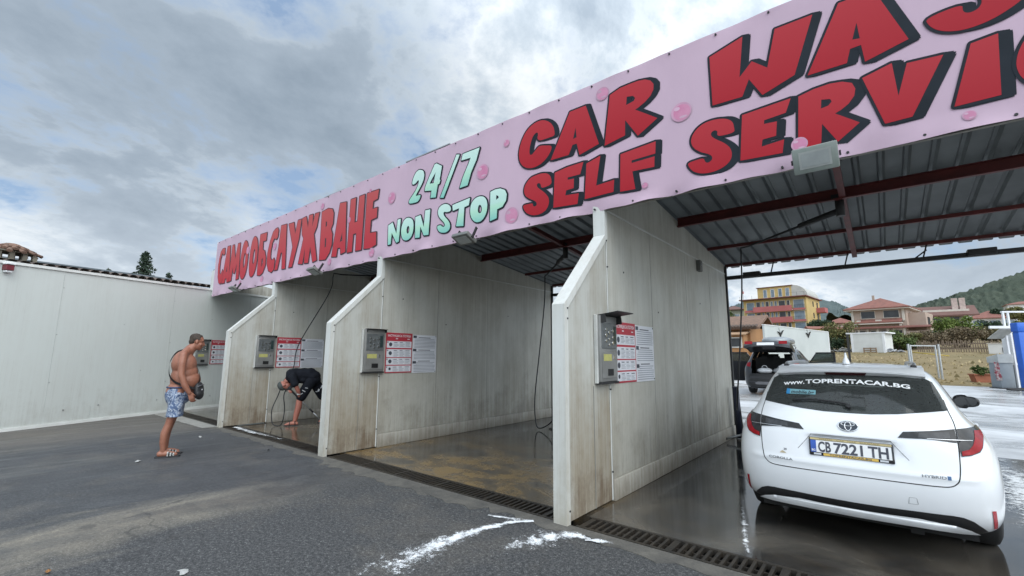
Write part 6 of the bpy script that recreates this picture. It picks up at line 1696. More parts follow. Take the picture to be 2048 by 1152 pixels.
# --- picket fence
t = thing('picket_fence', 'weathered wooden picket fence at the far side of the dry field', 'fence', (2.6, 54.0, 1.97), math.atan2(-.9, 4.6))
r = random.Random(4)
bm = BM()
x = 0
while x < 5.0:
    rbox(bm, (x, 0, .50), (.07, .025, 1.0 + r.uniform(-.15, .2)), (0, r.uniform(-.1, .1), 0)); x += .145
obj('picket', bm, mat('old_wood', (0.20, 0.15, 0.11), .9), t, True)
bm = BM(); box(bm, (-.1, .015, .3), (5.1, .045, .38)); box(bm, (-.1, .015, .72), (5.1, .045, .8)); obj('rail', bm, mat('old_wood_rail', (0.17, 0.13, 0.10), .9), t, True)
t = thing('white_kiosk', 'small white box kiosk with a dark window by the picket fence', 'kiosk', (6.6, 51.3, 1.86), -.2)
bm = BM(); box(bm, (0, 0, 0), (1.4, 1, .8), None, .03); obj('body', bm, WHITEB, t, True); bm = BM(); box(bm, (.75, -.02, .12), (1.15, .02, .5), None, .005); obj('window', bm, DKWIN, t, True); bm = BM(); box(bm, (-.05, -.05, .8), (1.45, 1.05, .86)); obj('lid', bm, CREAM, t, True)

# --- galvanised gate frame at the field's edge
GALV = mat('galvanised_post', (0.50, 0.52, 0.53), .4, .7, col2=(0.42, 0.44, 0.45))
t = thing('gate_frame', 'galvanised steel gate frame standing at the edge of the dry field', 'gate', (1.03, 28.2, .42), math.atan2(1.15, 1.16))
bm = BM()
for x in (0, 1.57): box(bm, (x, 0, -.1), (x + .06, .06, 1.74))
obj('post', bm, GALV, t, True)
bm = BM(); box(bm, (.13, .02, .15), (.18, .07, 1.7)); box(bm, (1.42, .02, .15), (1.47, .07, 1.7)); box(bm, (.18, .02, 1.64), (1.42, .07, 1.69)); obj('leaf_frame', bm, GALV, t, True)
bm = BM(); box(bm, (.06, -.03, .55), (.2, .0, .62)); obj('latch', bm, DARKST, t, True)
t = thing('yellow_bar', 'yellow bar lying across the field behind the gate frame', 'bar', (1.9, 48, 1.68), -.3)
bm = BM(); tube(bm, [(0, 0, .3), (2.2, 0, .0)], .04, 6); obj('tube', bm, mat('bar_yellow', (.5, .36, .06), .6), t, True); bm = BM(); box(bm, (-.1, -.05, 0), (.0, .05, .34)); obj('support', bm, DARKST, t, True)

# --- vacuum station
t = thing('vacuum_cabinet', 'grey vacuum cabinet with pale lid beside the blue post', 'vacuum', (3.68, 26.45, .338), .55)
bm = BM(); box(bm, (-.25, -.22, 0), (.25, .22, 1.0), None, .015); obj('cabinet', bm, mat('cabinet_grey', (0.22, 0.25, 0.27), .5, col2=(0.19, 0.215, 0.235)), t, True, 40)
bm = BM(); prism(bm, [(-.25, 1.0), (.25, 1.0), (.25, 1.22), (-.25, 1.34)], .54, Matrix.Translation((-.27, 0, 0)) @ M_YZ); obj('lid', bm, mat('lid_pale', (0.46, 0.48, 0.47), .5), t, True)
bm = BM(); box(bm, (-.3, -.27, -.03), (.4, .27, .03)); obj('base', bm, DARKST, t, True)
t = thing('towel', 'pink and white patterned towel hanging on the vacuum cabinet', 'towel', (3.47, 26.2, .75), .55)
bm = BM(); rows = []
for i in range(9):
    rows.append([bm.verts.new((-.10 + .19 * k / 6 + .02 * math.sin(i * 1.3), .02 * math.sin(k * 1.9 + i * .5) - .12, .72 * i / 8 - .1)) for k in range(7)])
for a, b_ in zip(rows, rows[1:]):
    for k in range(6): bm.faces.new((a[k], a[k + 1], b_[k + 1], b_[k]))
bmesh.ops.solidify(bm, geom=bm.faces[:], thickness=.012)
obj('cloth', bm, mat('towel_pattern', (0.60, 0.55, 0.54), .9, col2=(0.42, 0.10, 0.13), scale=9, lo=.45, hi=.55), t, True, 60)
bm = BM(); tube(bm, [(-.1, -.12, .63), (.12, -.12, .63)], .01, 6); obj('rod', bm, STEEL, t, True)
t = thing('vacuum_shelter', 'white slanted shelter on two white posts over the vacuum cabinet', 'shelter', (3.98, 26.6, .345), .55)
bm = BM()
for x in (0, .17): box(bm, (x - .03, -.03, 0), (x + .03, .03, 3.05))
obj('post', bm, WHT, t, True)
bm = BM(); prism(bm, [(-.42, 2.35), (.2, 1.98), (.2, 1.95), (-.42, 2.31)], .55, Matrix.Translation((-.52, 0, 0)) @ M_YZ); obj('canopy_panel', bm, mat('shelter_pale', (0.50, 0.50, 0.46), .6), t, True)
bm = BM(); box(bm, (-.6, -.08, 2.36), (1.6, -.02, 2.46)); box(bm, (-.05, -.04, 3.0), (1.5, .04, 3.06)); obj('beam', bm, WHT, t, True)
bm = BM(); box(bm, (.22, .1, .9), (.42, .5, 2.3), None, .01); obj('white_cabinet', bm, WHT, t, True)
bm = BM(); box(bm, (.30, .08, 0), (.60, .4, .9)); obj('grey_base', bm, mat('base_grey', (.20, .22, .24), .5), t, True)
bm = BM(); box(bm, (.30, .085, 1.0), (.36, .1, 2.2)); obj('dark_opening', bm, DKWIN, t, True)
t = thing('blue_post', 'thick bright blue post of the vacuum station at the right edge', 'post', (4.22, 25.75, .323), .55)
bm = BM(); box(bm, (-.15, -.12, 0), (.15, .12, 2.2), None, .02); box(bm, (-.18, -.15, 2.2), (.18, .15, 2.55), None, .03); obj('shaft', bm, mat('post_blue', (0.015, 0.11, 0.50), .4, col2=(0.012, 0.09, 0.42)), t, True, 40)
bm = BM(); box(bm, (-.25, -.25, -.02), (.25, .25, .03)); obj('foot', bm, DARKST, t, True)
bm = BM(); tube(bm, spline([(.2, -.15, 1.9), (.3, -.3, 1.2), (.05, -.4, .3), (-.5, -.5, .06), (-1.0, -.35, .05), (-.6, -.2, .06), (-.1, -.35, .1)], 8), .035, 8); obj('vacuum_hose', bm, BLACK, t, True)
# --- planter
t = thing('planter', 'terracotta trough planter with leafy green plants near the vacuum cabinet', 'planter', (3.62, 29.0, .46), math.atan2(-.8, .8) + 1.2)
bm = BM(); prism(bm, [(-.55, 0), (.55, 0), (.62, .32), (-.62, .32)], .36, Matrix.Translation((0, .18, 0)) @ M_XZ); obj('trough', bm, mat('terracotta', (0.36, 0.13, 0.07), .8), t, True)
bm = BM(); box(bm, (-.65, -.21, .32), (.65, .21, .37)); obj('rim', bm, mat('terracotta_rim', (0.40, 0.15, 0.085), .8), t, True)

# ================================================================== trees, bushes, hills
def leaf_mat(name, c1, c2, c3=None):
    m, t, b = base_mat(name)
    oi = N(t, 'ShaderNodeNewGeometry')
    rp = oi.outputs['Random Per Island']
    stops = [(0, c1), (1, c2)] if c3 is None else [(0, c1), (.6, c2), (1, c3)]
    t.links.new(ramp_node(t, rp, stops), b.inputs['Base Color'])
    b.inputs['Roughness'].default_value = .65
    b.inputs['Specular IOR Level'].default_value = .25
    return m
def leaf(bm, c, s, r):
    d = Vector((r.gauss(0, 1), r.gauss(0, 1), r.gauss(0, 1))).normalized()
    u = d.orthogonal().normalized(); v = d.cross(u)
    a = r.uniform(0, 6.28); u, v = u * math.cos(a) + v * math.sin(a), v * math.cos(a) - u * math.sin(a)
    l, w = s * r.uniform(.7, 1.3), s * r.uniform(.35, .6)
    vs = [bm.verts.new(c + u * l), bm.verts.new(c + v * w + d * w * .3), bm.verts.new(c - u * l), bm.verts.new(c - v * w - d * w * .3)]
    bm.faces.new(vs)
def clumped(bm, centre, rad, n, s, seed, clumps=22, flat=1.0):
    r = random.Random(seed)
    cs = []
    for k in range(clumps):
        d = Vector((r.gauss(0, 1), r.gauss(0, 1), r.gauss(0, 1))).normalized() * r.random() ** .4
        cs.append((Vector((centre[0] + d.x * rad[0] * .8, centre[1] + d.y * rad[1] * .8, centre[2] + d.z * rad[2] * .8)), r.uniform(.22, .42)))
    for k in range(n):
        c, q = r.choice(cs)
        d = Vector((r.gauss(0, 1), r.gauss(0, 1), r.gauss(0, 1))).normalized() * (r.random() ** .45)
        p = Vector((c.x + d.x * rad[0] * q, c.y + d.y * rad[1] * q, c.z + d.z * rad[2] * q * flat))
        leaf(bm, p, s, r)
    return cs
BARK = mat('bark', (0.10, 0.075, 0.055), .9)
def bush(name, label, x, y, z, rad, n, s, m, seed, cat='bush', trunk=.0, grp=None):
    t = thing(name, label, cat, (x, y, z), 0, grp)
    bm = BM(); cs = clumped(bm, (0, 0, trunk + rad[2] * .85), rad, n, s, seed)
    obj('crown' if trunk else 'foliage', bm, m, t, True)
    bm = BM(); r = random.Random(seed + 1)
    if trunk: tube(bm, [(0, 0, -.2), (.05, .03, trunk * .6), (0, 0, trunk + rad[2] * .8)], [.04 * rad[2] + .08, .03 * rad[2] + .06, .04], 8)
    for c, q in cs[:10]:
        tube(bm, [(r.uniform(-.1, .1), r.uniform(-.1, .1), trunk * .8 - .1), (c.x * .4, c.y * .4, (c.z + trunk) * .5), (c.x, c.y, c.z)], [.05, .035, .012], 5)
    obj('trunk' if trunk else 'stem', bm, BARK, t, True)
    return t
GR1 = leaf_mat('leaf_green', (0.035, 0.06, 0.018), (0.085, 0.12, 0.035), (0.13, 0.16, 0.05))
GR2 = leaf_mat('leaf_dark', (0.015, 0.03, 0.016), (0.035, 0.06, 0.03), (0.05, 0.08, 0.04))
GR3 = leaf_mat('leaf_bright', (0.05, 0.085, 0.015), (0.12, 0.17, 0.035), (0.18, 0.22, 0.06))
GR4 = leaf_mat('leaf_olive', (0.07, 0.075, 0.025), (0.14, 0.14, 0.05), (0.22, 0.19, 0.08))
DRY = leaf_mat('twigs_dry', (0.08, 0.06, 0.035), (0.15, 0.115, 0.07), (0.23, 0.18, 0.11))
bush('bush', 'olive green bush between the white hoarding and the container', -3.0, 56.0, 2.0, (2.2, 1.8, 1.75), 3200, .11, GR4, 11)
bush('bush', 'dark green bush at the foot of the olive bush by the hoarding', -3.6, 55.0, 2.0, (1.3, 1.1, .9), 1500, .10, GR2, 12)
bush('tree', 'dark evergreen tree in front of the yellow apartment building', -9.2, 118, 6.0, (3.4, 2.4, 1.8), 3600, .22, GR2, 13, 'tree', .8)
bush('bush', 'small dark shrub below the pink balconies', -19, 118, 5.6, (2.6, 2, 2.0), 1500, .2, GR2, 14)
bush('bush', 'green bush right of the white container', 1.2, 58.5, 2.2, (1.9, 1.6, 1.1), 2400, .11, GR1, 15)
bush('bush', 'olive bush behind the galvanised gate frame', 2.6, 61, 2.3, (2.0, 1.6, .95), 2200, .11, GR4, 16)
bush('tree', 'bright green tree in front of the second villa', 8.3, 84, 3.7, (2.6, 2.2, 2.1), 3600, .15, GR3, 17, 'tree', .3)
bush('bush', 'brown dry thicket beneath the beige villa', 4.4, 63, 2.4, (2.3, 1.8, 1.25), 3200, .10, DRY, 18)
bush('bush', 'tall brown dry thicket behind the picket fence', 6.9, 64.5, 2.5, (2.6, 1.8, 1.45), 3600, .10, DRY, 19)
bush('bush', 'brownish thicket at the right end of the picket fence', 9.8, 65, 2.5, (2.4, 1.8, 1.35), 3000, .10, leaf_mat('twigs_mixed', (0.07, 0.065, 0.03), (0.15, 0.125, 0.065), (0.16, 0.15, 0.06)), 20)
bush('bush', 'low dry scrub left of the picket fence', 2.2, 59.5, 2.2, (1.6, 1.2, .7), 1500, .09, DRY, 21)
bush('tree', 'dark green tree right of the second villa', 13.2, 100, 4.2, (2.6, 2.2, 1.6), 2400, .2, GR2, 22, 'tree', .4)
bush('tree', 'mid green tree behind the vacuum shelter', 16.5, 104, 4.4, (2.8, 2.2, 1.5), 2400, .2, GR1, 23, 'tree', .4)
bush('tree', 'rounded dark tree near the orange red roof on the slope', 27.2, 189, 11.2, (1.7, 1.7, 2.2), 1300, .3, GR2, 24, 'tree', 1.2)
bush('tree', 'pale green tree below the yellow house on the right', 27.5, 160, 10.0, (4, 3, 2.0), 2200, .3, GR4, 25, 'tree', .6)
bush('tree', 'green tree beside the greenish grey house', -33.6, 140, 9.5, (3.0, 2.6, 2.6), 2000, .28, GR1, 26, 'tree', .8)
bush('bush', 'low green hedge in front of the beige villa', -1.5, 112, 4.6, (4.5, 1.6, .7), 2400, .18, GR1, 27)
bush('bush', 'green hedge below the terrace of the beige villa', 8.6, 112, 4.6, (3.6, 1.6, 1.1), 2000, .18, GR2, 28)
# plants in the planter
bm = BM(); clumped(bm, (3.38, 28.75, .98), (.38, .3, .26), 700, .05, 31, 12); clumped(bm, (3.85, 29.1, .93), (.3, .25, .17), 300, .05, 32, 8)
bm2 = BM()
for k in range(5): tube(bm2, [(3.3 + k * .12, 28.75 + k * .08, .78), (3.3 + k * .13, 28.75 + k * .06, 1.0)], .01, 5)
t = thing('potted_plant', 'leafy green plants spilling from the terracotta trough', 'plant', (3.6, 29.0, .8))
obj('foliage', bm, GR1, t); obj('stem', bm2, BARK, t)
# loose weeds in the field: one mass
bm = BM(); r = random.Random(77)
for k in range(2600):
    y = 27.6 + 26 * r.random() ** 1.5; x = r.uniform(-10, 14)
    z = ground_z(x, y)
    h = r.uniform(.03, .14) * (1.6 if r.random() < .1 else 1)
    a = r.uniform(0, 3.14); w = .03 + h * .5
    p = Vector((x, y, z - .02))
    vs = [bm.verts.new(p + Vector((math.cos(a) * w, math.sin(a) * w, 0))), bm.verts.new(p + Vector((-math.cos(a) * w, -math.sin(a) * w, 0))), bm.verts.new(p + Vector((r.uniform(-.05, .05), r.uniform(-.05, .05), h)))]
    bm.faces.new(vs)
tag(obj('grass', bm, leaf_mat('straw', (0.16, 0.13, 0.06), (0.36, 0.28, 0.15), (0.45, 0.37, 0.22))), 'short dry yellow grass tufts in the field', 'grass', kind='stuff')

# conifer behind the boundary wall
def conifer(label, x, y, z, h, w, n, m, seed):
    t = thing('conifer_tree', label, 'tree', (x, y, z))
    r = random.Random(seed); bm = BM(); bs = BM()
    tube(bs, [(0, 0, 0), (0, 0, h * .6), (.05, 0, h)], [h * .02 + .05, h * .012 + .02, .01], 8)
    for i in range(n):
        f = (i / n) ** .8
        zz_ = h * (.12 + .87 * f)
        a = i * 2.4 + r.uniform(-.3, .3)
        ln = w * (1 - f) ** .85 * r.uniform(.65, 1.15) + .08
        tip = Vector((math.cos(a) * ln, math.sin(a) * ln, zz_ - ln * r.uniform(.05, .35)))
        b0_ = Vector((0, 0, zz_))
        tube(bs, [b0_, tip], [.02, .006], 4)
        for k in range(int(10 + ln * 16)):
            q = b0_.lerp(tip, r.uniform(.15, 1.0)) + Vector((r.gauss(0, .07), r.gauss(0, .07), r.gauss(-.05, .06))) * (.6 + ln * .4)
            leaf(bm, q, .13, r)
    obj('crown', bm, m, t, True); obj('trunk', bs, BARK, t, True)
    return t
CONI = leaf_mat('needles', (0.014, 0.028, 0.02), (0.032, 0.055, 0.036), (0.05, 0.075, 0.05))
conifer('dark conifer rising behind the tiled roof on the left', -50.2, 9.7, 2.2, 8.5, 2.9, 150, CONI, 41)
conifer('small top of a second conifer beside the tall one on the left', -50.6, 11.6, 2.0, 7.1, 1.6, 70, CONI, 42)
conifer('thin tip of a conifer at the left of the tall one', -50.2, 7.3, 2.0, 6.75, 1.3, 60, CONI, 43)

# forested hills, with the haze of the air mixed into their colours
def hill_mat(name, a, b_, sc):
    m, t, bb = base_mat(name)
    v = coords(t)
    n = noise_node(t, v, sc, 8, .7)
    n2 = noise_node(t, v, sc * .12, 5, .6)
    c = mix_node(t, .45, ramp_node(t, n, [(.36, a), (.64, b_)]), ramp_node(t, n2, [(.4, a), (.6, b_)]))
    t.links.new(c, bb.inputs['Base Color']); bb.inputs['Roughness'].default_value = .95; bb.inputs['Specular IOR Level'].default_value = .05
    setbump(t, bb, n, 1.0, 6)
    return m
def hill(name, ridge, depth_front, base, m, seed, rough, nu=160, nv=26):
    """ridge: crest points (x, y, z); the slope runs towards us down to base"""
    r = random.Random(seed)
    P = spline(ridge, max(2, nu // (len(ridge) - 1)))
    bm = BM(); rows = []
    for i, p in enumerate(P):
        d = Vector((p.x, p.y, 0)).normalized()
        row = []
        for j in range(nv + 1):
            f = j / nv
            z = base + (p.z - base) * (1 - f) ** 1.25 + (r.uniform(-1, 1) * rough * (1 if j else .8))
            row.append(bm.verts.new((p.x - d.x * depth_front * f, p.y - d.y * depth_front * f, z)))
        back = bm.verts.new((p.x + d.x * depth_front * .8, p.y + d.y * depth_front * .8, base - 30))
        rows.append([back] + row)
    for a, b_ in zip(rows, rows[1:]):
        for k in range(len(a) - 1): bm.faces.new((a[k], b_[k], b_[k + 1], a[k + 1]))
    bmesh.ops.recalc_face_normals(bm, faces=bm.faces[:])
    return tag(obj(name, bm, m, smooth=180), kind='structure')
hill('hill', [(-60, 840, 52), (0, 900, 64), (29, 924, 73), (61, 947, 88), (92, 970, 98), (129, 998, 113), (185, 1039, 137), (280, 1080, 175), (420, 1080, 210), (600, 1000, 200)], 480, 30, hill_mat('hill_forest_haze', (0.052, 0.068, 0.052), (0.09, 0.104, 0.075), .035), 1, 2.2)
hill('distant_hill', [(-700, 1420, 150), (-500, 1560, 165), (-383, 1612, 168), (-336, 1647, 185), (-230, 1740, 205), (-115, 1826, 190), (-78, 1860, 172), (-41, 1894, 155), (60, 1950, 120), (200, 2000, 100)], 900, 40, hill_mat('hill_haze_blue', (0.075, 0.10, 0.10), (0.11, 0.135, 0.13), .02), 2, 3)

# ================================================================== neighbour's old roof behind the boundary wall
t = thing('tiled_roof_house', 'low house with weathered grey brown tile roof behind the boundary wall', 'house', (LW_A.x, LW_A.y, 0), lrz)
TILE = mat('weathered_tile', (0.075, 0.055, 0.045), .9, col2=(0.13, 0.10, 0.085), scale=3, lo=.4, hi=.6)
bm = BM()
s = -13.0; cols = []
while s < 6.4:
    cols.append(s); s += .21
def tz(s): return 3.31 + .036 * s
nd = 12
prev = None
for s in cols:
    arc = [(s + .105 + .1 * math.cos(a), .075 * math.sin(a)) for a in [math.pi - k * math.pi / 5 for k in range(6)]]
    for j in range(nd):
        d0, d1 = -.35 - j * .33, -.35 - (j + 1) * .33 - .05
        zA, zB = tz(s) + j * .046 + .02, tz(s) + (j + 1) * .046
        a_ = [bm.verts.new((d0, q, zA + h)) for q, h in arc]; b2_ = [bm.verts.new((d1, q, zB + h * .85)) for q, h in arc]
        for k in range(5): bm.faces.new((a_[k], b2_[k], b2_[k + 1], a_[k + 1]))
obj('roof_tiles', bm, TILE, t, True, 60)
bm = BM(); prism(bm, [(-13, tz(-13) - .03), (6.5, tz(6.5) - .03), (6.5, 0), (-13, 0)], -4.0, Matrix.Translation((-.9, 0, 0)) @ M_YZ); obj('wall', bm, mat('old_plaster', (0.30, 0.28, 0.25), .9), t, True)
bm = BM(); prism(bm, [(-13, tz(-13) + .72), (6.4, tz(6.4) + .72), (6.4, tz(6.4) + .5), (-13, tz(-13) + .5)], -.5, Matrix.Translation((-4.6, 0, 0)) @ M_YZ); obj('ridge', bm, mat('ridge_slate', (0.16, 0.19, 0.21), .7), t, True)
t = thing('stone_chimney', 'old stone chimney with open sides and a tiled cap above the boundary wall', 'chimney', (*lwp(.95, -2.5), 3.33), lrz)
CH = Matrix.Diagonal((.58, .58, .58, 1))
STONE = mat('chimney_stone', (0.24, 0.22, 0.17), .9, col2=(0.13, 0.12, 0.10), scale=5)
bm = BM(); box(bm, (-.5, -.72, 0), (.5, .58, .62)); bm.transform(CH); obj('stack', bm, STONE, t, True)
bm = BM()
for x in (-.45, .33):
    for y in (-.70, -.30, .10, .42): box(bm, (x, y, .62), (x + .12, y + .15, .94))
box(bm, (-.5, -.72, .92), (.5, .58, .97)); bm.transform(CH); obj('pillar', bm, STONE, t, True)
bm = BM(); r = random.Random(9)
for ring, (rr, z) in enumerate(((.78, .98), (.56, 1.10), (.33, 1.21))):
    for k in range(14):
        a = 2 * math.pi * k / 14 + ring * .2
        M_ = Matrix.Translation((math.cos(a) * rr * .85, math.sin(a) * rr - .07, z + r.uniform(-.02, .02))) @ Matrix.Rotation(a, 4, 'Z') @ Matrix.Rotation(R(24), 4, 'Y')
        pts = [(-.19, 0), (.19, 0)]
        tmp = BM(); tube(tmp, [(-.19, 0, 0), (.19, 0, 0)], [.075, .1], 8, True); tmp.transform(Matrix.Diagonal((1, 1, .55, 1))); tmp.transform(M_); join(bm, tmp)
bmesh.ops.create_icosphere(bm, subdivisions=2, radius=.2, matrix=Matrix.Translation((0, -.07, 1.24)) @ Matrix.Diagonal((1.4, 1.4, .5, 1)))
bm.transform(CH); obj('tiled_cap', bm, mat('cap_tile', (0.20, 0.115, 0.08), .9, col2=(0.12, 0.08, 0.06), scale=6), t, True)
# raised end wall that closes the first bay under the canopy
t = thing('end_wall', 'raised end wall panel closing the first bay under the canopy', 'wall', (LWx(5), 5, 3.3), 0)
bm = BM()
a, b_ = 4.52, 9.9
q0 = [(LWx(a) - .06, a), (LWx(b_) - .06, b_)]
vs = []
for (x, y), z0_, z1_ in ((q0[0], 3.2, roof_z(a) - .01), (q0[1], 3.2, roof_z(b_) - .01)):
    vs.append([bm.verts.new((x + dx, y, z)) for dx in (-.05, .05) for z in (z0_, z1_)])
A_, B_ = vs
for f in ((A_[0], A_[1], B_[1], B_[0]), (A_[2], B_[2], B_[3], A_[3]), (A_[1], A_[3], B_[3], B_[1]), (A_[0], B_[0], B_[2], A_[2]), (A_[0], A_[2], A_[3], A_[1]), (B_[0], B_[1], B_[3], B_[2])): bm.faces.new(f)
bmesh.ops.recalc_face_normals(bm, faces=bm.faces[:])
obj('panel', bm, PAN_IN, t)
bm = BM(); box(bm, (LWx(4.5) - .15, 4.47, 3.2), (LWx(4.5) + .1, 4.53, roof_z(4.5))); obj('edge_trim', bm, TRIM, t)

# ================================================================== people
def blob(bm, c, r, rot=(0, 0, 0)):
    M = Matrix.Translation(c) @ Euler(rot).to_matrix().to_4x4() @ Matrix.Diagonal((*r, 1))
    bmesh.ops.create_icosphere(bm, subdivisions=3, radius=1, matrix=M)
def cap(bm, a, b_, ra, rb, n=14, flat=None):
    a, b_ = Vector(a), Vector(b_)
    d = b_ - a
    k = 5
    pts = [a - d.normalized() * ra * .8, a - d.normalized() * ra * .45] + [a.lerp(b_, i / k) for i in range(k + 1)] + [b_ + d.normalized() * rb * .45, b_ + d.normalized() * rb * .8]
    rs = [ra * .55, ra * .88] + [ra + (rb - ra) * i / k for i in range(k + 1)] + [rb * .88, rb * .55]
    tube(bm, pts, rs, n)
def limb(bm, pts, rs):
    for p, q, a, b_ in zip(pts, pts[1:], rs, rs[1:]): cap(bm, p, q, a, b_)
def fuse(bm, voxel, smooth=6, fac=.5):
    """one continuous surface out of overlapping volumes"""
    me = bpy.data.meshes.new('fuse'); bmesh.ops.recalc_face_normals(bm, faces=bm.faces[:]); bm.to_mesh(me); bm.free()
    o = bpy.data.objects.new('fuse', me); COL.objects.link(o)
    m = o.modifiers.new('r', 'REMESH'); m.mode = 'VOXEL'; m.voxel_size = voxel
    if smooth:
        s = o.modifiers.new('s', 'SMOOTH'); s.iterations = smooth; s.factor = fac
    me2 = bpy.data.meshes.new_from_object(o.evaluated_get(bpy.context.evaluated_depsgraph_get()))
    q = BM(); q.from_mesh(me2)
    bpy.data.objects.remove(o); bpy.data.meshes.remove(me); bpy.data.meshes.remove(me2)
    for f in q.faces: f.smooth = True
    return q
def hand(bm, w, d, palm_n, thumb, s=1.0, curl=1.0):
    """a relaxed, curled hand: palm block, four unequal bent fingers, thumb from the side of the palm"""
    w, d, palm_n, thumb = Vector(w), Vector(d).normalized(), Vector(palm_n).normalized(), Vector(thumb).normalized()
    k = w + d * .085 * s
    for i in range(4):
        off = thumb * ((1.5 - i) * .019 * s)
        cap(bm, w + off * .8 + d * .01, k + off, .015 * s, .0125 * s, 8)
        ln = (.040, .046, .043, .034)[i] * s
        a = k + off
        d1 = (d + palm_n * .55 * curl).normalized(); b_ = a + d1 * ln
        d2 = (d * .5 + palm_n * 1.0 * curl).normalized(); c = b_ + d2 * ln * .7
        d3 = (-d * .25 + palm_n * .9 * curl).normalized() if curl > .5 else d2; e = c + d3 * ln * .5
        cap(bm, a, b_, .0105 * s, .0095 * s, 8); cap(bm, b_, c, .0095 * s, .0085 * s, 8); cap(bm, c, e, .0085 * s, .0075 * s, 8)
    t0 = w + thumb * .026 * s + d * .02; t1 = t0 + (thumb * .5 + d * .8 + palm_n * .3).normalized() * .042 * s; t2 = t1 + (d * .8 + palm_n * .6).normalized() * .03 * s
    cap(bm, t0, t1, .014 * s, .0115 * s, 8); cap(bm, t1, t2, .011 * s, .009 * s, 8)
def skin_mat(name, a, b_):
    m, t, b = base_mat(name)
    v = coords(t)
    n = noise_node(t, v, 5, 6, .6); n2 = noise_node(t, v, 40, 3, .6)
    c = mix_node(t, .25, ramp_node(t, n, [(.35, a), (.65, b_)]), ramp_node(t, n2, [(.35, a), (.65, b_)]))
    t.links.new(c, b.inputs['Base Color']); b.inputs['Roughness'].default_value = .5
    b.inputs['Subsurface Weight'].default_value = .06; b.inputs['Subsurface Radius'].default_value = (.02, .008, .005)
    return m
SKIN = skin_mat('tanned_skin', (0.31, 0.135, 0.085), (0.23, 0.09, 0.055))
SKIN2 = skin_mat('reddened_skin', (0.40, 0.16, 0.11), (0.31, 0.11, 0.08))
HAIR = mat('hair_brown', (0.028, 0.019, 0.013), .7, col2=(0.06, 0.042, 0.03), scale=30, stretch=(1, 1, 3))
EYE = mat('eye_dark', (0.01, 0.008, 0.008), .3)

# ---- shirtless man watching from the asphalt
px, py = -8.40, 2.12
frz = math.atan2(-.30, .954)
man = thing('person', 'shirtless man in blue patterned swim shorts and striped slides, standing with a black waist bag', 'person', (px, py, 0), frz)
bm = BM()
for s_ in (1, -1):
    dy = .0 if s_ > 0 else .015
    limb(bm, [(s_ * .11, .0 + dy, .10), (s_ * .115, -.012 + dy, .22), (s_ * .12, -.005 + dy, .34), (s_ * .122, .04 + dy, .47), (s_ * .118, .10 + dy, .70), (s_ * .10, .14 + dy, .92)], [.043, .058, .066, .062, .084, .105])
    # foot
    limb(bm, [(s_ * .11, -.055 + dy, .055), (s_ * .115, .06 + dy, .055), (s_ * .12, .15 + dy, .042), (s_ * .122, .20 + dy, .036)], [.040, .042, .038, .026])
    for k in range(5): cap(bm, (s_ * (.092 + .016 * k), .185 - .006 * k + dy, .035), (s_ * (.092 + .017 * k), .222 - .012 * k + dy, .030), .012 - .0008 * k, .010 - .0008 * k, 8)
blob(bm, (0, .115, .98), (.185, .165, .14)); blob(bm, (0, .055, .94), (.17, .13, .13))
blob(bm, (0, .245, 1.10), (.195, .215, .17)); blob(bm, (0, .205, 1.21), (.192, .20, .17)); blob(bm, (0, .135, 1.14), (.188, .168, .22))
blob(bm, (0, .185, 1.32), (.20, .185, .20), (R(-12), 0, 0)); blob(bm, (0, .125, 1.37), (.20, .165, .19), (R(-15), 0, 0))
for s_ in (1, -1):
    blob(bm, (s_ * .085, .275, 1.345), (.085, .05, .065)); blob(bm, (s_ * .15, .15, 1.49), (.09, .075, .075))
cap(bm, (0, .17, 1.48), (0, .275, 1.62), .098, .075); cap(bm, (-.12, .15, 1.50), (0, .22, 1.58), .07, .07); cap(bm, (.12, .15, 1.50), (0, .22, 1.58), .07, .07)
# head
hc = Vector((0, .335, 1.69)); ht = R(-14)
HM = Matrix.Translation(hc) @ Matrix.Rotation(ht, 4, 'X')
def hp(x, y, z): return tuple(HM @ Vector((x, y, z)))
blob(bm, hp(0, -.018, .035), (.076, .118, .088), (ht, 0, 0)); blob(bm, hp(0, .035, -.035), (.062, .080, .085), (ht, 0, 0)); blob(bm, hp(0, .062, -.088), (.036, .034, .032), (ht, 0, 0))
cap(bm, hp(0, .095, .03), hp(0, .122, -.018), .010, .016, 8); blob(bm, hp(0, .122, -.022), (.014, .014, .011))
cap(bm, hp(-.042, .082, .044), hp(.042, .082, .044), .013, .013, 8)
for s_ in (1, -1): blob(bm, hp(s_ * .078, -.005, -.003), (.012, .022, .036)); blob(bm, hp(s_ * .048, .065, -.028), (.024, .026, .028))
cap(bm, hp(-.022, .098, -.052), hp(.022, .098, -.052), .010, .010, 8); cap(bm, hp(-.018, .095, -.068), hp(.018, .095, -.068), .010, .010, 8)
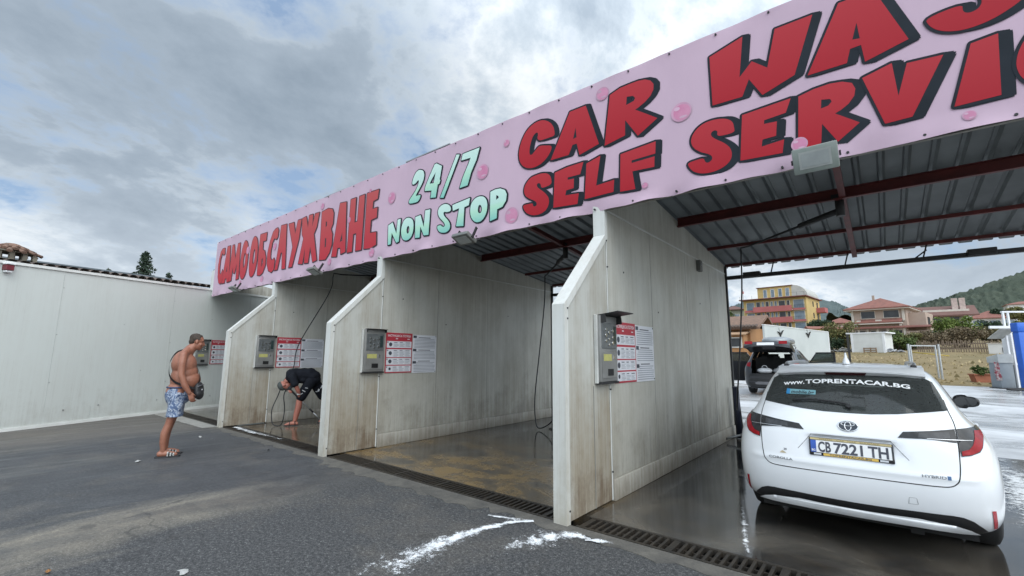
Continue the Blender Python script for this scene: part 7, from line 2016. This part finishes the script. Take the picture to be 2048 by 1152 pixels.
# arms
limb(bm, [(.205, .15, 1.485), (.245, .145, 1.36), (.268, .155, 1.19), (.275, .225, 1.04), (.27, .305, .93)], [.070, .068, .056, .052, .034])
limb(bm, [(-.205, .15, 1.485), (-.25, .16, 1.36), (-.272, .185, 1.19), (-.262, .26, 1.05), (-.24, .33, .95)], [.062, .060, .050, .047, .031])
hand(bm, (.268, .315, .925), (-.05, .35, -.85), (-.85, .35, .1), (-.15, .9, .4), 1.08)
hand(bm, (-.238, .335, .945), (.05, .35, -.85), (.85, .35, .1), (.15, .9, .4), 1.08)
YS = Matrix.Diagonal((1, .80, 1, 1))
fb = fuse(bm, .0068, 9); fb.transform(YS); obj('body', fb, SKIN, man, True)
bm = BM()
for s_ in (1, -1): blob(bm, hp(s_ * .034, .086, .018), (.012, .006, .006))
bm.transform(YS); obj('eye', bm, EYE, man, True)
bm = BM(); blob(bm, hp(0, -.026, .042), (.080, .120, .086), (ht, 0, 0)); blob(bm, hp(0, -.080, .0), (.070, .060, .075), (ht, 0, 0)); blob(bm, hp(0, .025, .098), (.055, .04, .022), (ht, 0, 0))
for s_ in (1, -1): cap(bm, hp(s_ * .074, .018, .04), hp(s_ * .076, .012, .0), .012, .008, 8)
hb = fuse(bm, .006, 3)
kill = [v for v in hb.verts if (lambda q: (q.y > .035 and q.z < .10) or (q.y > .055) or (q.z < .035 and q.y > -.005) or q.z < -.075)(HM.inverted() @ v.co)]
bmesh.ops.delete(hb, geom=kill, context='VERTS')
r = random.Random(1)
for v in hb.verts: v.co += Vector((r.uniform(-1, 1), r.uniform(-1, 1), r.uniform(-1, 1))) * .0035
hb.transform(YS); obj('hair', hb, HAIR, man, True)
# shorts: loose cloth
def shorts_mat():
    m, t, b = base_mat('shorts_pattern')
    v = coords(t)
    n1 = noise_node(t, v, 11, 3, .5, 2.2)
    n2 = noise_node(t, v, 17, 3, .5, 1.5)
    c = ramp_node(t, n1, [(.0, (0.025, 0.045, 0.10)), (.42, (0.04, 0.07, 0.145)), (.455, (0.40, 0.44, 0.50)), (.485, (0.40, 0.44, 0.50)), (.51, (0.10, 0.15, 0.25)), (.62, (0.06, 0.095, 0.18))])
    c = mix_node(t, ramp_node(t, n2, [(.57, (0, 0, 0)), (.60, (1, 1, 1))]), c, (0.22, 0.27, 0.36))
    t.links.new(c, b.inputs['Base Color']); b.inputs['Roughness'].default_value = .8
    return m
bm = BM()
blob(bm, (0, .105, .94), (.20, .175, .12)); blob(bm, (0, .13, .86), (.215, .195, .14)); blob(bm, (0, .05, .88), (.185, .13, .14))
for s_ in (1, -1):
    tube(bm, [(s_ * .10, .11, .92), (s_ * .115, .115, .78), (s_ * .122, .11, .66), (s_ * .124, .10, .575)], [.12, .128, .126, .130], 20)
sb = fuse(bm, .009, 6)
r = random.Random(3)
for v in sb.verts:
    a = math.atan2(v.co.x, v.co.y - .1)
    k = max(0, min(1, (.97 - v.co.z) / .35))
    v.co += Vector((v.co.x, v.co.y - .1, 0)).normalized() * (.007 * k * math.sin(a * 9 + v.co.z * 14) + .004 * math.sin(v.co.z * 40 + a * 3))
    if v.co.z < .60: v.co.z = .585 + (v.co.z - .585) * .15
    if v.co.z > 1.015: v.co.z = 1.015 + (v.co.z - 1.015) * .1
sb.transform(YS); obj('shorts', sb, shorts_mat(), man, True)
bm = BM()
ring = [(.186 * math.sin(a), .115 + .178 * math.cos(a), 1.005) for a in [k * math.pi / 16 for k in range(33)]]
tube(bm, ring, .012, 6); bm.transform(YS); obj('waistband', bm, mat('waistband_navy', (0.04, 0.06, 0.13), .8), man, True)
# waist bag and its strap
t = thing('waist_bag', 'black waist bag worn across the body of the shirtless man', 'bag', (px, py, 0), frz)
BAGM = mat('bag_black', (0.014, 0.014, 0.016), .55, col2=(0.03, 0.03, 0.032), scale=12)
bm = BM(); blob(bm, (.075, .445, .95), (.125, .070, .135), (R(8), R(-8), R(-25))); blob(bm, (.09, .455, .90), (.115, .066, .09), (R(8), R(-8), R(-25)))
bm.transform(YS); obj('pouch', bm, BAGM, t, True, 180)
bm = BM(); tube(bm, spline([(-.03, .49, 1.03), (.06, .515, 1.035), (.15, .475, 1.03), (.19, .42, 1.01)], 4), .007, 6); bm.transform(YS); obj('zip', bm, mat('zip_grey', (.18, .18, .19), .4, .5), t, True)
bm = BM(); blob(bm, (.165, .495, .965), (.008, .006, .012)); bm.transform(YS); obj('zip_tag', bm, WHT, t, True)
bm = BM()
sp_ = spline([(.14, .42, 1.03), (.10, .435, 1.16), (.04, .36, 1.33), (-.05, .285, 1.47), (-.105, .19, 1.565), (-.09, .03, 1.53), (-.02, -.05, 1.40), (.07, -.05, 1.28), (.14, -.02, 1.17), (.18, .08, 1.08), (.20, .26, 1.02), (.185, .37, .99)], 6)
rows = []
for i, p in enumerate(sp_):
    d = (sp_[min(i + 1, len(sp_) - 1)] - sp_[max(i - 1, 0)]).normalized(); n_ = (p - Vector((0, .17, p.z))).normalized(); w_ = d.cross(n_) * .016
    p = p + n_ * .006
    rows.append((bm.verts.new(p - w_), bm.verts.new(p + w_)))
for a, b_ in zip(rows, rows[1:]): bm.faces.new((a[0], a[1], b_[1], b_[0]))
bmesh.ops.solidify(bm, geom=bm.faces[:], thickness=.004); bm.transform(YS); obj('strap', bm, BAGM, t, True)
# slides
SOLE = mat('slide_sole', (0.03, 0.03, 0.032), .7)
STRIPE = mat('slide_stripes', (0.62, 0.62, 0.60), .6)
for s_, lab in ((1, 'nearer striped slide on the foot of the shirtless man'), (-1, 'farther striped slide on the foot of the shirtless man')):
    dy = 0 if s_ > 0 else .015
    t = thing('slide_sandal', lab, 'sandal', (px, py, 0), frz, 'striped slides')
    o = [(s_ * .115 + .047 * (1.08 if y > .1 else .9) * sx, y + dy) for sx, y in [(-.7, -.10), (-.95, -.04), (-.85, .08), (-1, .18), (-.75, .245), (0, .27), (.75, .24), (1, .17), (.9, .06), (.95, -.04), (.7, -.10), (0, -.115)]]
    bm = BM(); prism(bm, o, .022, Matrix.Translation((0, 0, .001))); bm.transform(YS); obj('sole', bm, SOLE, t, True)
    for k in range(5):
        y = .075 + .022 * k
        bm = BM(); pts = [(s_ * .118 + .054 * math.cos(a), y + dy, .022 + .068 * max(0, math.sin(a)) ** .8 - .006 * k * math.sin(a)) for a in [math.pi * j / 10 for j in range(11)]]
        rows = [(bm.verts.new((p[0], p[1] - .011, p[2] + .0015)), bm.verts.new((p[0], p[1] + .011, p[2]))) for p in pts]
        for a, b_ in zip(rows, rows[1:]): bm.faces.new((a[0], a[1], b_[1], b_[0]))
        bmesh.ops.solidify(bm, geom=bm.faces[:], thickness=.004); bm.transform(YS); obj('strap', bm, STRIPE if k % 2 == 0 else SOLE, t, True)

# ---- bending man with the pressure lance (local +y = towards the street, +x = away from the camera)
bx_, by_ = -9.976, 4.797
brz = R(154.3)
man2 = thing('person', 'man in black shirt, black shorts and grey cap, bending down with a pressure lance', 'person', (bx_, by_, 0), brz)
bm = BM()
limb(bm, [(-.10, -.01, .10), (-.10, -.035, .25), (-.10, -.06, .38), (-.10, -.07, .52), (-.10, -.15, .74), (-.09, -.26, .94)], [.044, .060, .066, .064, .084, .105])
limb(bm, [(-.10, -.05, .045), (-.105, .06, .048), (-.11, .14, .038)], [.036, .040, .030])
for k in range(5): cap(bm, (-.135 + .016 * k, .135, .032), (-.137 + .017 * k, .172 + .004 * k, .028), .009 + .0008 * k, .008 + .0007 * k, 8)
limb(bm, [(.12, -.66, .10), (.12, -.66, .25), (.12, -.62, .40), (.12, -.56, .53), (.11, -.47, .74), (.09, -.32, .94)], [.044, .060, .066, .064, .084, .105])
limb(bm, [(.12, -.70, .045), (.125, -.60, .048), (.13, -.52, .038)], [.036, .040, .030])
for k in range(5): cap(bm, (.10 + .016 * k, -.525, .032), (.10 + .017 * k, -.488 - .004 * k, .028), .012 - .0008 * k, .010 - .0007 * k, 8)
blob(bm, (0, -.28, 1.0), (.165, .16, .14)); cap(bm, (0, -.20, 1.06), (0, .12, 1.06), .14, .13); cap(bm, (0, .12, 1.02), (0, .215, .93), .065, .058)
h2 = Vector((0, .245, .845))
HM2 = Matrix.Translation(h2) @ Matrix.Rotation(R(-118), 4, 'X')
def hq(x, y, z): return tuple(HM2 @ Vector((x, y, z)))
re_ = (R(-118), 0, 0)
blob(bm, hq(0, -.012, .035), (.076, .098, .085), re_); blob(bm, hq(0, .035, -.035), (.062, .068, .085), re_); blob(bm, hq(0, .06, -.085), (.036, .034, .032), re_)
cap(bm, hq(0, .095, .03), hq(0, .12, -.018), .010, .015, 8)
for s_ in (1, -1): blob(bm, hq(s_ * .078, -.005, -.003), (.022, .014, .034), re_)
cap(bm, hq(-.02, .097, -.055), hq(.02, .097, -.055), .012, .012, 8)
limb(bm, [(-.19, .10, 1.02), (-.25, .03, .86), (-.235, -.03, .74), (-.18, -.06, .62)], [.056, .048, .043, .03])
limb(bm, [(.19, .12, 1.02), (.22, .16, .88), (.12, .17, .80), (.02, .155, .77)], [.056, .048, .042, .03])
hand(bm, (-.175, -.065, .615), (.45, -.25, -.6), (.8, .0, .3), (0, .9, -.3), 1.05)
hand(bm, (.01, .155, .768), (-.75, -.15, -.1), (0, -.3, -1), (0, .85, .2), 1.05)
obj('body', fuse(bm, .0075, 5), SKIN2, man2, True)
CLB = mat('shirt_black', (0.006, 0.007, 0.011), .9, col2=(0.010, 0.012, 0.017), scale=8, spec=.2)
bm = BM()
blob(bm, (0, -.30, 1.03), (.19, .17, .13)); cap(bm, (0, -.26, 1.05), (0, .10, 1.045), .165, .165); blob(bm, (0, .08, 1.04), (.21, .12, .13))
cap(bm, (-.18, .10, 1.02), (-.25, .04, .88), .085, .078); cap(bm, (.18, .12, 1.02), (.225, .155, .90), .085, .075); blob(bm, (-.05, -.12, .95), (.13, .10, .08))
sh = fuse(bm, .011, 4)
for v in sh.verts: v.co += Vector((0, 0, 1)) * .006 * math.sin(v.co.y * 40 + v.co.x * 12)
obj('shirt', sh, CLB, man2, True)
bm = BM()
blob(bm, (0, -.31, .96), (.19, .17, .14)); cap(bm, (-.095, -.26, .92), (-.105, -.10, .60), .118, .105); cap(bm, (.10, -.34, .92), (.115, -.535, .60), .118, .108)
ss = fuse(bm, .010, 4)
obj('shorts', ss, CLB, man2, True)
bm = BM()
for (c, rr, ro) in (((-.205, -.14, .73), (.006, .055, .012), (.5, 0, 0)), ((-.208, -.10, .67), (.006, .04, .012), (-.6, 0, 0)), ((-.205, -.19, .79), (.006, .04, .010), (.2, 0, 0)), ((-.10, -.44, .73), (.012, .025, .04), (.3, 0, 0)), ((-.03, -.50, .80), (.012, .018, .06), (.5, 0, 0)), ((-.095, -.40, .70), (.01, .03, .01), (0, 0, 0))):
    rbox(bm, c, (rr[0] * 2 + .02, rr[1] * 1.4, rr[2] * 1.4), ro, .004)
obj('shorts_print', bm, mat('print_white', (0.50, 0.52, 0.54), .8), man2, True)
bm = BM(); blob(bm, hq(0, -.014, .052), (.083, .106, .082), re_)
cb_ = fuse(bm, .006, 2); bmesh.ops.delete(cb_, geom=[v for v in cb_.verts if (HM2.inverted() @ v.co).z < .03], context='VERTS')
tmp = BM(); rows = []
for i in range(9):
    a = R(-62 + 124 * i / 8)
    rows.append([tmp.verts.new(hq(math.sin(a) * rr, math.cos(a) * rr * 1.2 - .01, .035 - (rr - .078) * .35)) for rr in (.078, .12, .15 - abs(a) * .03)])
for a, b_ in zip(rows, rows[1:]):
    for k in range(2): tmp.faces.new((a[k], a[k + 1], b_[k + 1], b_[k]))
bmesh.ops.solidify(tmp, geom=tmp.faces[:], thickness=.005); join(cb_, tmp)
obj('cap', cb_, mat('cap_grey', (0.065, 0.075, 0.07), .85, col2=(0.045, 0.052, 0.05), scale=20), man2, True)
bm = BM(); tube(bm, [(-.215 + .036 * math.cos(a), -.052 + .03 * math.sin(a), .665) for a in [k * math.pi / 8 for k in range(17)]], .009, 6); rbox(bm, (-.235, -.03, .665), (.02, .03, .032), (0, 0, .6), .004); obj('wrist_watch', bm, mat('watch_white', (0.7, 0.7, 0.68), .35), man2, True)
for x, y0, lab in ((-.10, 0, 'nearer dark sandal of the bending man'), (.12, -.66, 'farther dark sandal of the bending man behind the middle partition')):
    t = thing('slide_sandal', lab, 'sandal', (bx_, by_, 0), brz, 'dark sandals of the bending man')
    o = [(x + .045 * sx, y + y0 + .01) for sx, y in [(-.7, -.10), (-.95, -.04), (-.85, .08), (-1, .13), (-.6, .19), (.2, .19), (.9, .15), (.9, .06), (.95, -.04), (.7, -.10)]]
    bm = BM(); prism(bm, o, .02, Matrix.Translation((0, 0, .001))); obj('sole', bm, SOLE, t, True)
    bm = BM(); tube(bm, [(x + .052 * math.cos(a), y0 + .09, .02 + .065 * math.sin(a)) for a in [math.pi * k / 10 for k in range(11)]], .008, 6); tube(bm, [(x - .04, y0 - .02, .02), (x - .045, y0 - .01, .10), (x + .045, y0 - .01, .10), (x + .04, y0 - .02, .02)], .007, 6); obj('strap', bm, SOLE, t, True)
# pressure lance
t = thing('pressure_lance', 'pressure washer lance with black trigger gun held by the bending man', 'lance', (bx_, by_, 0), brz)
bm = BM(); tube(bm, [(-.09, .17, .80), (-.09, .10, .73), (-.11, -.03, .60)], [.024, .022, .018], 10); rbox(bm, (-.09, .135, .79), (.04, .07, .11), (R(40), 0, 0), .01); obj('trigger_gun', bm, BLACK, t, True, 40)
bm = BM(); tube(bm, [(-.11, -.03, .60), (-.10, -.30, .32)], .011, 8); obj('wand', bm, STEEL, t, True)
bm = BM(); tube(bm, [(-.10, -.28, .34), (-.10, -.36, .26)], .018, 8); obj('nozzle_sleeve', bm, BLACK, t, True)
bm = BM(); tube(bm, [(-.10, -.36, .26), (-.09, -.52, .09)], [.011, .009], 8); obj('tip', bm, STEEL, t, True)
M2 = WM[man2]
def l2(*p): return tuple(M2 @ Vector(p))
hose('black hose running from the overhead boom down to the lance of the bending man', [(-9.3, 5.1, 3.26), (-9.45, 5.1, 2.85), l2(.22, .02, 1.75), l2(.27, .10, 1.22), l2(.26, .26, .95), l2(.16, .36, .62), l2(.06, .45, .34), l2(.0, .43, .10), l2(-.04, .36, .016), l2(-.10, .24, .05), l2(-.12, .205, .35), l2(-.10, .24, .62), l2(-.09, .20, .78)], .011, 8)
